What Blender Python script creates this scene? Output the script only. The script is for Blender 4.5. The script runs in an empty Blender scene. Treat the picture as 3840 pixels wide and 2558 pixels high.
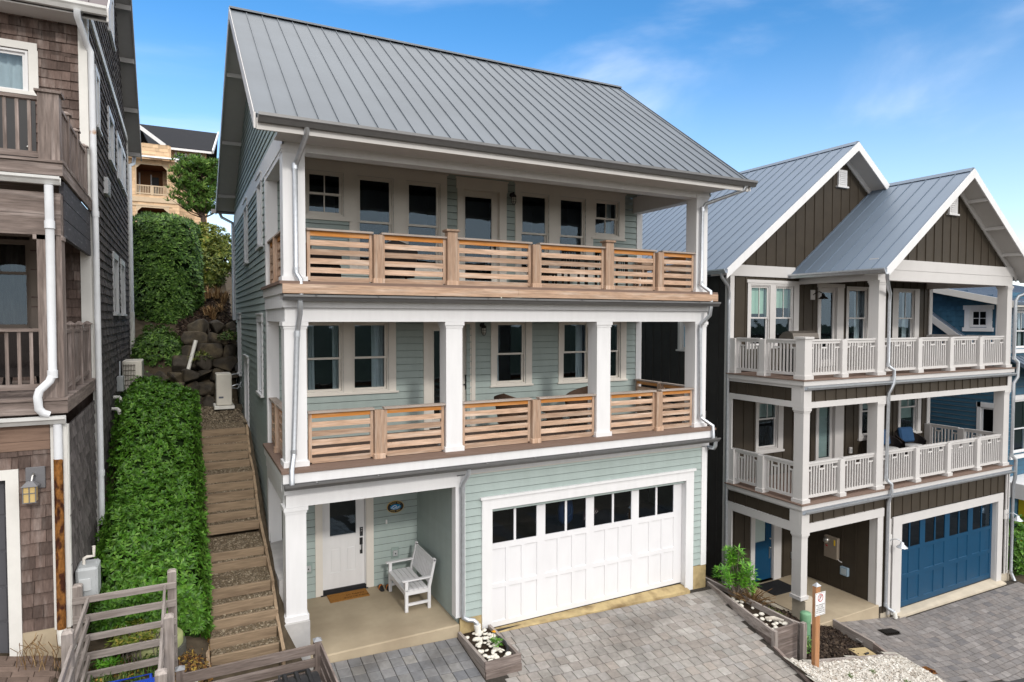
import bpy, math, random
from mathutils import Vector, Matrix
R = math.radians
random.seed(7)
rnd = random.random
def U(a, b): return a + (b - a) * random.random()
sc = bpy.context.scene
COL = sc.collection
CAM = Vector((-1.5, -11.3, 6.2))

# ------------------------------------------------------------------ materials
MATS = {}
def mat(name, col, rough=.6, spec=.3, var=.06, ns=6.0, stretch=(1, 1, 1), isl=0.0, bump=0.0, bs=60.0,
        metal=0.0, col2=None, s2=1.2, t2=.55, w2=.12, coat=0.0, islcol=None, trans=0.0, bstretch=None, hue=0.0):
    """Principled material: base colour broken up by noise, by mesh island and by stains with a shape of their own."""
    if name in MATS: return MATS[name]
    m = bpy.data.materials.new(name); m.use_nodes = True
    nt = m.node_tree; N = nt.nodes; L = nt.links
    b = N['Principled BSDF']
    geo = N.new('ShaderNodeNewGeometry')
    mp = N.new('ShaderNodeMapping'); mp.inputs['Scale'].default_value = stretch
    L.new(geo.outputs['Position'], mp.inputs['Vector'])
    cur = None
    rgb = N.new('ShaderNodeRGB'); rgb.outputs[0].default_value = (*col, 1); cur = rgb.outputs[0]
    if islcol:
        r = N.new('ShaderNodeValToRGB'); e = r.color_ramp.elements
        cs = [col] + list(islcol)
        while len(e) < len(cs): e.new(.5)
        for i, c in enumerate(cs):
            e[i].position = i / (len(cs) - 1); e[i].color = (*c, 1)
        L.new(geo.outputs['Random Per Island'], r.inputs[0]); cur = r.outputs[0]
    if col2:
        n2 = N.new('ShaderNodeTexNoise'); n2.inputs['Scale'].default_value = s2; n2.inputs['Detail'].default_value = 6
        L.new(mp.outputs[0], n2.inputs['Vector'])
        mr = N.new('ShaderNodeMapRange'); mr.inputs[1].default_value = t2 - w2; mr.inputs[2].default_value = t2 + w2
        L.new(n2.outputs['Fac'], mr.inputs[0])
        mx = N.new('ShaderNodeMix'); mx.data_type = 'RGBA'
        L.new(mr.outputs[0], mx.inputs[0]); L.new(cur, mx.inputs[6]); mx.inputs[7].default_value = (*col2, 1); cur = mx.outputs[2]
    n = N.new('ShaderNodeTexNoise'); n.inputs['Scale'].default_value = ns; n.inputs['Detail'].default_value = 5; n.inputs['Roughness'].default_value = .6
    L.new(mp.outputs[0], n.inputs['Vector'])
    hs = N.new('ShaderNodeHueSaturation')
    v = N.new('ShaderNodeMapRange'); v.inputs[1].default_value = .25; v.inputs[2].default_value = .75
    v.inputs[3].default_value = 1 - var; v.inputs[4].default_value = 1 + var
    L.new(n.outputs['Fac'], v.inputs[0])
    val = v.outputs[0]
    if isl:
        iv = N.new('ShaderNodeMapRange'); iv.inputs[3].default_value = 1 - isl; iv.inputs[4].default_value = 1 + isl
        L.new(geo.outputs['Random Per Island'], iv.inputs[0])
        mu = N.new('ShaderNodeMath'); mu.operation = 'MULTIPLY'
        L.new(val, mu.inputs[0]); L.new(iv.outputs[0], mu.inputs[1]); val = mu.outputs[0]
    L.new(val, hs.inputs['Value']); L.new(cur, hs.inputs['Color'])
    if hue:
        hv = N.new('ShaderNodeMapRange'); hv.inputs[3].default_value = .5 - hue; hv.inputs[4].default_value = .5 + hue
        L.new(geo.outputs['Random Per Island'], hv.inputs[0]); L.new(hv.outputs[0], hs.inputs['Hue'])
    L.new(hs.outputs[0], b.inputs['Base Color'])
    b.inputs['Roughness'].default_value = rough
    b.inputs['Specular IOR Level'].default_value = spec
    b.inputs['Metallic'].default_value = metal
    if coat: b.inputs['Coat Weight'].default_value = coat; b.inputs['Coat Roughness'].default_value = .15
    if trans: b.inputs['Transmission Weight'].default_value = trans
    if bump:
        nb = N.new('ShaderNodeTexNoise'); nb.inputs['Scale'].default_value = bs; nb.inputs['Detail'].default_value = 4
        mpb = mp
        if bstretch:
            mpb = N.new('ShaderNodeMapping'); mpb.inputs['Scale'].default_value = bstretch; L.new(geo.outputs['Position'], mpb.inputs['Vector'])
        L.new(mpb.outputs[0], nb.inputs['Vector'])
        bp = N.new('ShaderNodeBump'); bp.inputs['Strength'].default_value = bump; bp.inputs['Distance'].default_value = .01
        L.new(nb.outputs['Fac'], bp.inputs['Height']); L.new(bp.outputs[0], b.inputs['Normal'])
    MATS[name] = m
    return m

def glass(name, tint=(.80, .86, .88), see=.72):
    m = bpy.data.materials.new(name); m.use_nodes = True
    nt = m.node_tree; N = nt.nodes; L = nt.links
    for n in list(N): N.remove(n)
    o = N.new('ShaderNodeOutputMaterial'); mx = N.new('ShaderNodeMixShader')
    t = N.new('ShaderNodeBsdfTransparent'); t.inputs[0].default_value = (*tint, 1)
    g = N.new('ShaderNodeBsdfGlossy'); g.inputs['Roughness'].default_value = .012; g.inputs[0].default_value = (.62, .82, 1, 1)  # blue tint put into the reflection, standing in for mirrored blue sky
    fr = N.new('ShaderNodeFresnel'); fr.inputs[0].default_value = 1.7
    geo = N.new('ShaderNodeNewGeometry')
    nz = N.new('ShaderNodeTexNoise'); nz.inputs['Scale'].default_value = 2.3; nz.inputs['Detail'].default_value = 1
    L.new(geo.outputs['Position'], nz.inputs['Vector'])
    bp = N.new('ShaderNodeBump'); bp.inputs['Strength'].default_value = .12; bp.inputs['Distance'].default_value = .02
    L.new(nz.outputs['Fac'], bp.inputs['Height']); L.new(bp.outputs[0], g.inputs['Normal'])
    L.new(fr.outputs[0], mx.inputs[0]); L.new(t.outputs[0], mx.inputs[1]); L.new(g.outputs[0], mx.inputs[2]); L.new(mx.outputs[0], o.inputs[0])
    MATS[name] = m; return m

def wood(name, col, col2, axis, isl=.12, rough=.75, var=.18, knots=True):
    st = {'x': (1.2, 14, 14), 'y': (14, 1.2, 14), 'z': (14, 14, 1.2)}[axis]
    return mat(name + '_' + axis, col, rough, .2, var=var, ns=3.0, stretch=st, isl=isl, bump=.25, bs=9, col2=col2, s2=.9, t2=.6, w2=.12)

WHITE = mat('white_paint', (.70, .70, .71), .5, .35, var=.05, ns=2.2, stretch=(3, 3, .5), bump=.03, bs=40)
CREAM = mat('cream_trim_paint', (.68, .645, .59), .55, .3, var=.03, ns=4)
DWHITE = mat('garage_door_white', (.70, .70, .72), .4, .4, var=.04, ns=1.6, stretch=(1.5, 1.5, .6))
GREEN = mat('sage_green_siding', (.335, .40, .385), .6, .3, var=.08, ns=2.0, bump=.06, bs=30, stretch=(2, 2, .6), isl=.035)
GREENS = mat('sage_green_side_siding', (.335, .40, .385), .6, .3, var=.09, ns=2.0, bump=.06, bs=30, stretch=(2, 2, .6), isl=.04)
SOFFIT = mat('soffit_paint', (.56, .545, .53), .6, .25, var=.03)
METALROOF = mat('grey_metal_roof', (.115, .132, .152), .5, .35, var=.13, ns=.7, metal=.15, bump=.02, bs=2)
BLUEROOF = mat('blue_grey_metal_roof', (.135, .175, .23), .45, .4, var=.05, ns=1.2, metal=.2, bump=.02, bs=2)
GALV = mat('galvanised_metal', (.55, .58, .62), .35, .5, var=.12, ns=14, metal=.75)
GUTTER = mat('grey_gutter_metal', (.16, .16, .162), .4, .5, var=.08, metal=.5)
DARKIN = mat('dark_interior', (.024, .022, .021), .9, .05, var=.5, ns=1.5)
BLACK = mat('black_plastic', (.014, .014, .016), .45, .4, var=.1)
GLASS = glass('window_glass')
GLASSD = glass('garage_glass', (.85, .82, .8))
CURT = mat('curtain_cloth', (.62, .68, .70), .9, .1, var=.08, ns=8)
BLIND = mat('green_roller_blind', (.62, .80, .62), .8, .1, var=.03)
DECKB = mat('brown_composite_deck', (.18, .125, .10), .75, .2, var=.12, ns=5, stretch=(.6, 8, 8))
CONC = mat('tan_concrete', (.42, .35, .25), .85, .2, var=.10, ns=2.2, bump=.15, bs=50, col2=(.31, .25, .175), s2=.8, t2=.58, w2=.18)
CONCG = mat('grey_concrete', (.44, .43, .42), .85, .2, var=.14, ns=3, bump=.15, bs=40, col2=(.33, .325, .33), s2=1.6, t2=.52)
FOUND = mat('stained_foundation_concrete', (.42, .325, .17), .85, .2, var=.2, ns=5, bump=.3, bs=25, col2=(.2, .14, .07), s2=3, t2=.6)
CEDX, CEDY, CEDZ = (wood('cedar_wood', (.40, .27, .19), (.50, .39, .31), a, isl=.30, var=.32) for a in 'xyz')
CEDOX = wood('orange_cedar_wood', (.42, .17, .04), (.50, .29, .15), 'x', isl=.25)
CEDOY = wood('orange_cedar_wood', (.42, .17, .04), (.50, .29, .15), 'y', isl=.25)
CAPX, CAPY = (wood('weathered_rail_cap', (.33, .28, .245), (.42, .36, .32), a) for a in 'xy')
GREYX, GREYY, GREYZ = (wood('weathered_grey_wood', (.30, .265, .245), (.17, .14, .125), a, isl=.18, var=.3) for a in 'xyz')
TIMX, TIMY, TIMZ = (wood('landscape_timber', (.285, .21, .14), (.17, .12, .08), a, isl=.25, var=.25) for a in 'xyz')
OLDX, OLDY, OLDZ = (wood('old_brown_grey_wood', (.175, .14, .125), (.32, .27, .25), a, isl=.22, var=.42) for a in 'xyz')
SHFRONT = mat('brown_cedar_shingle', (.115, .082, .07), .8, .2, var=.3, ns=7, stretch=(6, 6, 1), isl=.38, col2=(.19, .155, .14), s2=1.6, t2=.62, w2=.12, bump=.3, bs=12, bstretch=(8, 8, 1))
SHSIDE = mat('weathered_grey_shingle', (.12, .107, .105), .85, .15, var=.35, ns=6, stretch=(6, 6, 1), isl=.32, bump=.4, bs=12, bstretch=(8, 8, 1), col2=(.24, .22, .215), s2=1.4, t2=.66, w2=.1)
BROWN = mat('dark_brown_batten_siding', (.047, .037, .026), .6, .3, var=.14, ns=3, bump=.05, bs=30)
BTRIM = mat('pale_grey_trim', (.57, .555, .545), .5, .35, var=.03, ns=3)
BLUED = mat('blue_painted_door', (.004, .05, .112), .45, .3, var=.08, ns=3)
BLUESID = mat('blue_shingle_siding', (.035, .105, .17), .65, .25, var=.12, ns=4, isl=.14)
CEDSH = mat('honey_cedar_shingle', (.58, .41, .26), .8, .2, var=.12, ns=3, isl=.2)
SLATE = mat('dark_asphalt_shingle', (.016, .017, .021), .85, .2, var=.3, ns=9)
MAROON = mat('maroon_metal_roof', (.06, .035, .04), .4, .4, var=.05, metal=.3)
PAVER = mat('grey_paver', (.26, .25, .235), .7, .3, var=.22, ns=9, isl=.1, bump=.35, bs=35,
            islcol=[(.31, .29, .268), (.235, .22, .205), (.295, .262, .235), (.255, .243, .233), (.325, .308, .288), (.21, .188, .17), (.275, .255, .24)], col2=(.125, .112, .10), s2=.9, t2=.64, w2=.14)
PAVERB = mat('blue_grey_paver', (.165, .17, .185), .65, .3, var=.2, ns=9, isl=.12, bump=.35, bs=35,
             islcol=[(.21, .21, .215), (.15, .155, .168), (.24, .232, .22), (.175, .18, .192), (.215, .207, .203)], col2=(.11, .105, .10), s2=1.1, t2=.64, w2=.14)
PAVERD = mat('dark_grey_paver', (.125, .12, .125), .65, .35, var=.25, ns=8, isl=.1, bump=.35, bs=35,
             islcol=[(.20, .185, .178), (.145, .135, .132), (.19, .17, .16), (.16, .15, .147), (.22, .205, .198)])
PAVERR = mat('brown_paver', (.15, .11, .09), .8, .2, var=.2, ns=9, isl=.25, bump=.35, bs=35)
SOIL = mat('dark_soil', (.035, .025, .018), .95, .1, var=.5, ns=14, bump=.8, bs=30)
GROUND = mat('rough_ground', (.07, .055, .038), .95, .1, var=.45, ns=5, bump=.6, bs=16)
JOINT = mat('joint_sand', (.045, .04, .035), .95, .1, var=.3, ns=20)
ASPH = mat('asphalt_paving', (.05, .05, .052), .9, .2, var=.3, ns=40, bump=.5, bs=80)
MULCH = mat('bark_mulch_chips', (.025, .017, .013), .85, .2, isl=.4, var=.2, islcol=[(.045, .028, .02), (.015, .011, .01), (.07, .05, .035), (.03, .02, .015)])
CHIPW = mat('white_gravel_chips', (.62, .60, .55), .8, .2, isl=.2, var=.1, islcol=[(.62, .59, .54), (.38, .34, .29), (.72, .70, .66), (.22, .185, .15), (.55, .52, .48)])
CHIPB = mat('brown_gravel_chips', (.12, .09, .06), .85, .2, isl=.3, var=.15, islcol=[(.26, .21, .15), (.09, .07, .05), (.34, .29, .21), (.14, .11, .08), (.2, .16, .11)])
LITTER = mat('fallen_leaves', (.05, .03, .018), .7, .3, isl=.3, islcol=[(.03, .02, .013), (.30, .15, .03), (.02, .014, .01), (.12, .05, .02), (.38, .26, .05), (.04, .028, .02), (.025, .018, .012)])
HEDGE = mat('glossy_hedge_leaf', (.075, .19, .016), .42, .28, isl=.4, var=.15, islcol=[(.085, .21, .022), (.02, .07, .007), (.14, .28, .04), (.045, .13, .011), (.07, .18, .016), (.03, .09, .01)])
LAUREL = mat('laurel_leaf', (.045, .115, .016), .45, .3, isl=.45, var=.15, islcol=[(.085, .18, .03), (.022, .065, .01), (.13, .23, .045), (.045, .11, .016)])
PINE = mat('pine_needle', (.07, .16, .025), .5, .3, isl=.4, var=.15, islcol=[(.12, .24, .035), (.03, .085, .016), (.17, .27, .05)])
BRIGHT = mat('bright_shrub_leaf', (.07, .24, .012), .4, .4, isl=.35, var=.1, islcol=[(.11, .30, .02), (.04, .15, .01), (.15, .34, .03)])
YELLG = mat('yellow_green_leaf', (.13, .20, .02), .5, .3, isl=.4, var=.1, islcol=[(.20, .25, .03), (.06, .11, .012), (.26, .22, .04), (.09, .16, .02)])
BANKL = mat('bank_shrub_leaf', (.08, .13, .016), .55, .3, isl=.45, var=.1, islcol=[(.13, .17, .02), (.035, .07, .01), (.17, .17, .03), (.06, .1, .012)])
DRY = mat('dry_brown_twig', (.16, .09, .045), .85, .1, isl=.4, var=.2, islcol=[(.24, .15, .07), (.09, .045, .02), (.30, .21, .11)])
TWIG = mat('grey_twig', (.22, .19, .16), .85, .1, isl=.3)
GRASSM = mat('grass_blade', (.05, .13, .018), .6, .3, isl=.5, var=.2, islcol=[(.09, .17, .025), (.03, .075, .012), (.16, .17, .05)])
BARK = mat('tree_bark', (.09, .065, .05), .9, .1, var=.3, ns=6, bump=.6, bs=14)
ROCK = mat('basalt_boulder', (.05, .043, .035), .85, .2, var=.45, ns=5, isl=.25, bump=.8, bs=6, col2=(.12, .095, .06), s2=2.2, t2=.58)
STONEW = mat('white_round_stone', (.66, .63, .56), .6, .3, var=.12, ns=9, isl=.15)
PVC = mat('white_pvc', (.72, .71, .67), .45, .4, var=.06)
HPUMP = mat('beige_unit_casing', (.62, .59, .53), .5, .3, var=.05)
RUST = mat('rusted_pipe_metal', (.20, .085, .022), .85, .15, var=.6, ns=30, stretch=(1, 1, .55), col2=(.05, .017, .009), s2=11, t2=.54, w2=.05, bump=.8, bs=25)
PIPEW = mat('white_downspout', (.66, .68, .71), .35, .45, var=.06, ns=6, col2=(.40, .20, .07), s2=2.6, t2=.74, w2=.03)
COIR = mat('coir_doormat', (.30, .14, .035), .95, .1, var=.2, ns=30, bump=.6, bs=120)
MATD = mat('dark_rubber_mat', (.02, .02, .022), .85, .2, var=.2, ns=40, bump=.4, bs=80)
ORANGE = mat('orange_plastic', (.75, .22, .02), .5, .3, var=.05)
WICK = mat('brown_wicker', (.085, .05, .032), .7, .3, var=.4, ns=25, stretch=(1, 1, 5), bump=.8, bs=45)
WICKD = mat('dark_wicker', (.022, .017, .016), .6, .3, var=.3, ns=25, stretch=(1, 1, 5), bump=.6, bs=45)
CUSH = mat('blue_cushion_cloth', (.035, .085, .18), .9, .1, var=.1)
CUSHW = mat('white_cushion_cloth', (.62, .62, .62), .9, .1, var=.08)
BRONZE = mat('bronze_metal', (.02, .016, .013), .45, .5, var=.15, metal=.6)
STEEL = mat('brushed_steel', (.55, .54, .52), .3, .5, var=.1, metal=.9)
BBQ = mat('grill_lid_steel', (.16, .14, .12), .35, .5, var=.1, metal=.8)
SIGNW = mat('white_sign_face', (.80, .80, .80), .4, .4, var=.01)
INK = mat('black_ink', (.02, .02, .022), .6, .2, var=.02)
RED = mat('red_ink', (.42, .012, .02), .5, .2, var=.02)
GOLD = mat('gold_paint', (.55, .36, .09), .4, .4, var=.05)
BLUEINK = mat('wave_blue_paint', (.02, .24, .50), .5, .3, var=.05)
UGREEN = mat('utility_green_plastic', (.16, .32, .19), .5, .3, var=.06)
SEPT = mat('pale_green_lid', (.34, .37, .17), .6, .3, var=.12)
BLUEBIN = mat('blue_bin_plastic', (.005, .05, .42), .45, .4, var=.06)
IRRIG = mat('tan_box_cover', (.40, .31, .165), .7, .2, var=.12)
GREYBOX = mat('grey_meter_box', (.40, .42, .43), .5, .4, var=.08)
GREYDOOR = mat('charcoal_garage_door', (.085, .085, .095), .5, .3, var=.03)
AMBER = mat('amber_lamp_glass', (.52, .38, .16), .35, .4, var=.08)
FROST = mat('frosted_glass', (.40, .48, .46), .25, .5, var=.03)
TEALG = mat('teal_window_shade', (.42, .50, .46), .35, .5, var=.25, ns=1.5)
YELLOWP = mat('yellow_post_paint', (.55, .42, .02), .6, .2, var=.05)
SLATD = mat('louvre_dark', (.03, .032, .036), .5, .3, var=.1)

# ------------------------------------------------------------------ mesh builder
class MB:
    def __init__(s): s.v = []; s.f = []; s.m = []; s.sm = []
    def face(s, pts, m=0, smooth=False):
        n = len(s.v); s.v.extend([tuple(p) for p in pts]); s.f.append(tuple(range(n, n + len(pts)))); s.m.append(m); s.sm.append(smooth)
    def raw(s, vs, fs, m=0, smooth=False):
        n = len(s.v); s.v.extend([tuple(p) for p in vs])
        for f in fs: s.f.append(tuple(i + n for i in f)); s.m.append(m); s.sm.append(smooth)
    def box(s, x0, x1, y0, y1, z0, z1, m=0):
        if x0 > x1: x0, x1 = x1, x0
        if y0 > y1: y0, y1 = y1, y0
        if z0 > z1: z0, z1 = z1, z0
        s.hexa([(x0, y0, z0), (x1, y0, z0), (x1, y1, z0), (x0, y1, z0), (x0, y0, z1), (x1, y0, z1), (x1, y1, z1), (x0, y1, z1)], m)
    def hexa(s, p, m=0):
        s.raw(p, [(0, 3, 2, 1), (4, 5, 6, 7), (0, 1, 5, 4), (1, 2, 6, 5), (2, 3, 7, 6), (3, 0, 4, 7)], m)
    def bbox(s, x0, x1, y0, y1, z0, z1, b=.008, m=0):
        """box with chamfered edges"""
        vs = []; fs = []
        X = (x0, x1); Y = (y0, y1); Z = (z0, z1)
        idx = {}
        for i in (0, 1):
            for j in (0, 1):
                for k in (0, 1):
                    sx = b if i == 0 else -b; sy = b if j == 0 else -b; sz = b if k == 0 else -b
                    for a in range(3):
                        p = [X[i] + sx, Y[j] + sy, Z[k] + sz]; p[a] = (X[i], Y[j], Z[k])[a]
                        idx[(i, j, k, a)] = len(vs); vs.append(p)
        for a in range(3):
            o = [q for q in range(3) if q != a]
            for sd in (0, 1):
                c = []
                for (u, w) in ((0, 0), (1, 0), (1, 1), (0, 1)):
                    t = [0, 0, 0]; t[a] = sd; t[o[0]] = u; t[o[1]] = w; c.append(idx[(*t, a)])
                if (sd == 0) == (a != 1): c = c[::-1]
                fs.append(tuple(c))
        for a in range(3):
            o = [q for q in range(3) if q != a]
            for u in (0, 1):
                for w in (0, 1):
                    t0 = [0, 0, 0]; t0[o[0]] = u; t0[o[1]] = w; t1 = list(t0); t1[a] = 1
                    c = [idx[(*t0, o[0])], idx[(*t1, o[0])], idx[(*t1, o[1])], idx[(*t0, o[1])]]
                    if (u == w) == (a != 1): c = c[::-1]
                    fs.append(tuple(c))
        for i in (0, 1):
            for j in (0, 1):
                for k in (0, 1):
                    c = [idx[(i, j, k, 0)], idx[(i, j, k, 1)], idx[(i, j, k, 2)]]
                    if (i + j + k) % 2 == 0: c = c[::-1]
                    fs.append(tuple(c))
        s.raw(vs, fs, m)
    def beam(s, p, q, w, h, m=0, up=(0, 0, 1)):
        p = Vector(p); q = Vector(q); d = (q - p).normalized(); u = Vector(up)
        if abs(d.dot(u)) > .99: u = Vector((0, 1, 0))
        r = d.cross(u).normalized(); u = r.cross(d)
        r = r * (w / 2); u = u * (h / 2)
        a = [p - r - u, p + r - u, q + r - u, q - r - u, p - r + u, p + r + u, q + r + u, q - r + u]
        s.hexa(a, m)
    def tube(s, pts, r, n=10, m=0, cap=True, smooth=True):
        pts = [Vector(p) for p in pts]; rs = r if isinstance(r, (list, tuple)) else [r] * len(pts)
        rings = []; prev = None
        for i, p in enumerate(pts):
            if i == 0: d = pts[1] - pts[0]
            elif i == len(pts) - 1: d = pts[-1] - pts[-2]
            else: d = (pts[i + 1] - p).normalized() + (p - pts[i - 1]).normalized()
            d = d.normalized()
            if prev is None:
                u = Vector((0, 1, 0)) if abs(d.z) > .8 else Vector((0, 0, 1))
                a = d.cross(u).normalized()
            else: a = (prev - d * prev.dot(d)).normalized()
            prev = a; b = d.cross(a)
            rings.append([p + (a * math.cos(2 * math.pi * k / n) + b * math.sin(2 * math.pi * k / n)) * rs[i] for k in range(n)])
        vs = [v for rg in rings for v in rg]; fs = []
        for i in range(len(pts) - 1):
            for k in range(n):
                fs.append((i * n + k, i * n + (k + 1) % n, (i + 1) * n + (k + 1) % n, (i + 1) * n + k))
        s.raw(vs, fs, m, smooth)
        if cap:
            s.face(rings[0][::-1], m); s.face(rings[-1], m)
    def lathe(s, prof, c=(0, 0, 0), n=20, m=0, smooth=True, sx=1, sy=1):
        vs = []; fs = []
        for (r, z) in prof:
            for k in range(n):
                a = 2 * math.pi * k / n; vs.append((c[0] + r * math.cos(a) * sx, c[1] + r * math.sin(a) * sy, c[2] + z))
        for i in range(len(prof) - 1):
            for k in range(n):
                fs.append((i * n + k, i * n + (k + 1) % n, (i + 1) * n + (k + 1) % n, (i + 1) * n + k))
        s.raw(vs, fs, m, smooth)
        if prof[0][0] > 1e-4: s.face(vs[:n][::-1], m)
        if prof[-1][0] > 1e-4: s.face(vs[-n:], m)
    def prism(s, poly, axis, a0, a1, m=0):
        """poly 2-D in the other two axes, in order (x,y)->z, (x,z)->y, (y,z)->x"""
        def P(t, a):
            return {'x': (a, t[0], t[1]), 'y': (t[0], a, t[1]), 'z': (t[0], t[1], a)}[axis]
        A = [P(t, a0) for t in poly]; B = [P(t, a1) for t in poly]; n = len(poly)
        s.raw(A + B, [tuple(range(n))[::-1], tuple(range(n, 2 * n))] + [(i, (i + 1) % n, (i + 1) % n + n, i + n) for i in range(n)], m)
    def strip(s, A, B, m=0, smooth=True):
        n = len(A); s.raw(list(A) + list(B), [(i, i + 1, n + i + 1, n + i) for i in range(n - 1)], m, smooth)
    def build(s, name, mats, parent=None, loc=(0, 0, 0), recalc=True):
        off = Vector(loc)
        if parent is not None: off = Vector(parent['_w'])
        me = bpy.data.meshes.new(name)
        me.from_pydata([(v[0] - off.x, v[1] - off.y, v[2] - off.z) for v in s.v], [], s.f)
        if not isinstance(mats, (list, tuple)): mats = [mats]
        for m in mats: me.materials.append(m)
        me.polygons.foreach_set('material_index', s.m); me.polygons.foreach_set('use_smooth', s.sm)
        if recalc:
            import bmesh
            bm = bmesh.new(); bm.from_mesh(me)
            bmesh.ops.remove_doubles(bm, verts=bm.verts, dist=1e-6) if False else None
            bmesh.ops.recalc_face_normals(bm, faces=bm.faces)
            bm.to_mesh(me); bm.free()
        me.update()
        o = bpy.data.objects.new(name, me); COL.objects.link(o)
        o['_w'] = tuple(off)
        if parent is not None: o.parent = parent
        else: o.location = off
        return o

def tag(o, label=None, cat=None, group=None, kind=None):
    if label: o['label'] = label
    if cat: o['category'] = cat
    if group: o['group'] = group
    if kind: o['kind'] = kind
    return o
def thing(name, label, cat, loc=(0, 0, 0), group=None):
    o = bpy.data.objects.new(name, None); COL.objects.link(o); o.location = loc; o['_w'] = tuple(loc)
    o.empty_display_size = .2
    return tag(o, label, cat, group)
KIDS = {}
def dup(root, loc, rz=0, label=None, scale=None):
    def cp(o, par):
        c = o.copy(); COL.objects.link(c); c.parent = par
        for ch in [q for q in bpy.data.objects if q.parent == o]: cp(ch, c)
        return c
    r = cp(root, None); r.location = loc; r.rotation_euler.z = rz
    if scale: r.scale = scale if isinstance(scale, tuple) else (scale,) * 3
    if label: r['label'] = label
    return r
def text(parent, s, size, p, rot, m, name='lettering', align='CENTER', ext=.0006, kind=None, spacing=1.0, lines=1.0):
    cu = bpy.data.curves.new(name, 'FONT'); cu.body = s; cu.size = size; cu.align_x = align; cu.align_y = 'CENTER'
    cu.extrude = ext; cu.space_character = spacing; cu.space_line = lines; cu.resolution_u = 3
    t = bpy.data.objects.new('tmp', cu); COL.objects.link(t)
    dg = bpy.context.evaluated_depsgraph_get()
    me = bpy.data.meshes.new_from_object(t.evaluated_get(dg)); me.name = name
    bpy.data.objects.remove(t)
    me.materials.clear(); me.materials.append(m)
    o = bpy.data.objects.new(name, me); COL.objects.link(o); o.parent = parent; o['_w'] = parent['_w']
    o.location = Vector(p) - Vector(parent['_w']); o.rotation_euler = rot
    return o

# wall frames: point(u along wall, d outward, z up)
class W:
    def __init__(s, axis, plane, sign): s.a = axis; s.p = plane; s.s = sign
    def P(s, u, d, z): return (u, s.p + s.s * d, z) if s.a == 'Y' else (s.p + s.s * d, u, z)
    def box(s, mb, u0, u1, d0, d1, z0, z1, m=0):
        a = s.P(u0, d0, z0); b = s.P(u1, d1, z1); mb.box(a[0], b[0], a[1], b[1], a[2], b[2], m)
    def quad(s, mb, u0, u1, z0, z1, d=0, m=0): mb.face([s.P(u0, d, z0), s.P(u1, d, z0), s.P(u1, d, z1), s.P(u0, d, z1)], m)

def cuts(u0, u1, z0, z1, holes):
    """split [u0,u1] for the strip z0..z1 into the pieces outside the holes"""
    segs = [(u0, u1)]
    zm = (z0 + z1) / 2
    for (a, b, c, d) in holes:
        if c < zm < d:
            n = []
            for (p, q) in segs:
                if b <= p or a >= q: n.append((p, q)); continue
                if a > p: n.append((p, a))
                if b < q: n.append((b, q))
            segs = n
    return segs
def zlist(z0, z1, step, holes, extra=()):
    zs = {round(z0, 5), round(z1, 5)}
    k = 0
    while z0 + k * step < z1: zs.add(round(z0 + k * step, 5)); k += 1
    for h in holes:
        for z in (h[2], h[3]):
            if z0 < z < z1: zs.add(round(z, 5))
    for z in extra:
        if z0 < z < z1: zs.add(round(z, 5))
    return sorted(zs)
def lap(mb, w, u0, u1, z0, z1, exp=.145, holes=(), ulim=None, t=.02, m=0, pieces=True):
    zs = zlist(z0, z1, exp, holes, [z0 + exp * (k + 1) - .013 for k in range(int((z1 - z0) / exp) + 1)])
    for a, b in zip(zs, zs[1:]):
        k = math.floor((a - z0) / exp + 1e-4); base = z0 + k * exp
        da = t * (1 - (a - base) / exp) + .003; db = t * (1 - (b - base) / exp) + .003
        if (a + b) / 2 - base > exp - .0131: da = db = -.03
        la, lb = (u0, u1), (u0, u1)
        if ulim: la, lb = ulim(a), ulim(b)
        if la[1] - la[0] < .01: continue
        segs = cuts(la[0], la[1], a, b, holes)
        for (p, q) in segs:
            p2 = lb[0] if (ulim and p == la[0]) else p; q2 = lb[1] if (ulim and q == la[1]) else q
            mb.face([w.P(p, da, a), w.P(q, da, a), w.P(q2, db, b), w.P(p2, db, b)], m)
            if abs(a - base) < 1e-4: mb.face([w.P(p, .003, a), w.P(q, .003, a), w.P(q, da, a), w.P(p, da, a)], m)
def shing(mb, w, u0, u1, z0, z1, exp=.165, holes=(), ulim=None, t=.022, wd=(.1, .22), m=0):
    zs = zlist(z0, z1, exp, holes)
    for a, b in zip(zs, zs[1:]):
        k = math.floor((a - z0) / exp + 1e-4); base = z0 + k * exp
        la = ulim((a + b) / 2) if ulim else (u0, u1)
        if la[1] - la[0] < .02: continue
        for (p, q) in cuts(la[0], la[1], a, b, holes):
            u = p
            while u < q - .005:
                e = min(u + U(*wd), q)
                if q - e < .06: e = q
                j = U(-.004, .006); dz = U(-.006, .004) if abs(a - base) < 1e-4 else 0
                da = t * (1 - (a - base) / exp) + .006 + j; db = t * (1 - (b - base) / exp) + .006 + j
                g = .003
                A = [w.P(u + g, da, a + dz), w.P(e - g, da, a + dz), w.P(e - g, db, b), w.P(u + g, db, b)]
                B = [w.P(u + g, 0, a + dz), w.P(e - g, 0, a + dz), w.P(e - g, 0, b), w.P(u + g, 0, b)]
                mb.raw(A + B, [(0, 1, 2, 3), (0, 4, 5, 1), (1, 5, 6, 2), (3, 7, 4, 0)], m)
                u = e
        w.quad(mb, la[0], la[1], a, b, .001, m) if not holes else [w.quad(mb, p, q, a, b, .001, m) for (p, q) in cuts(la[0], la[1], a, b, holes)]
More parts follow.
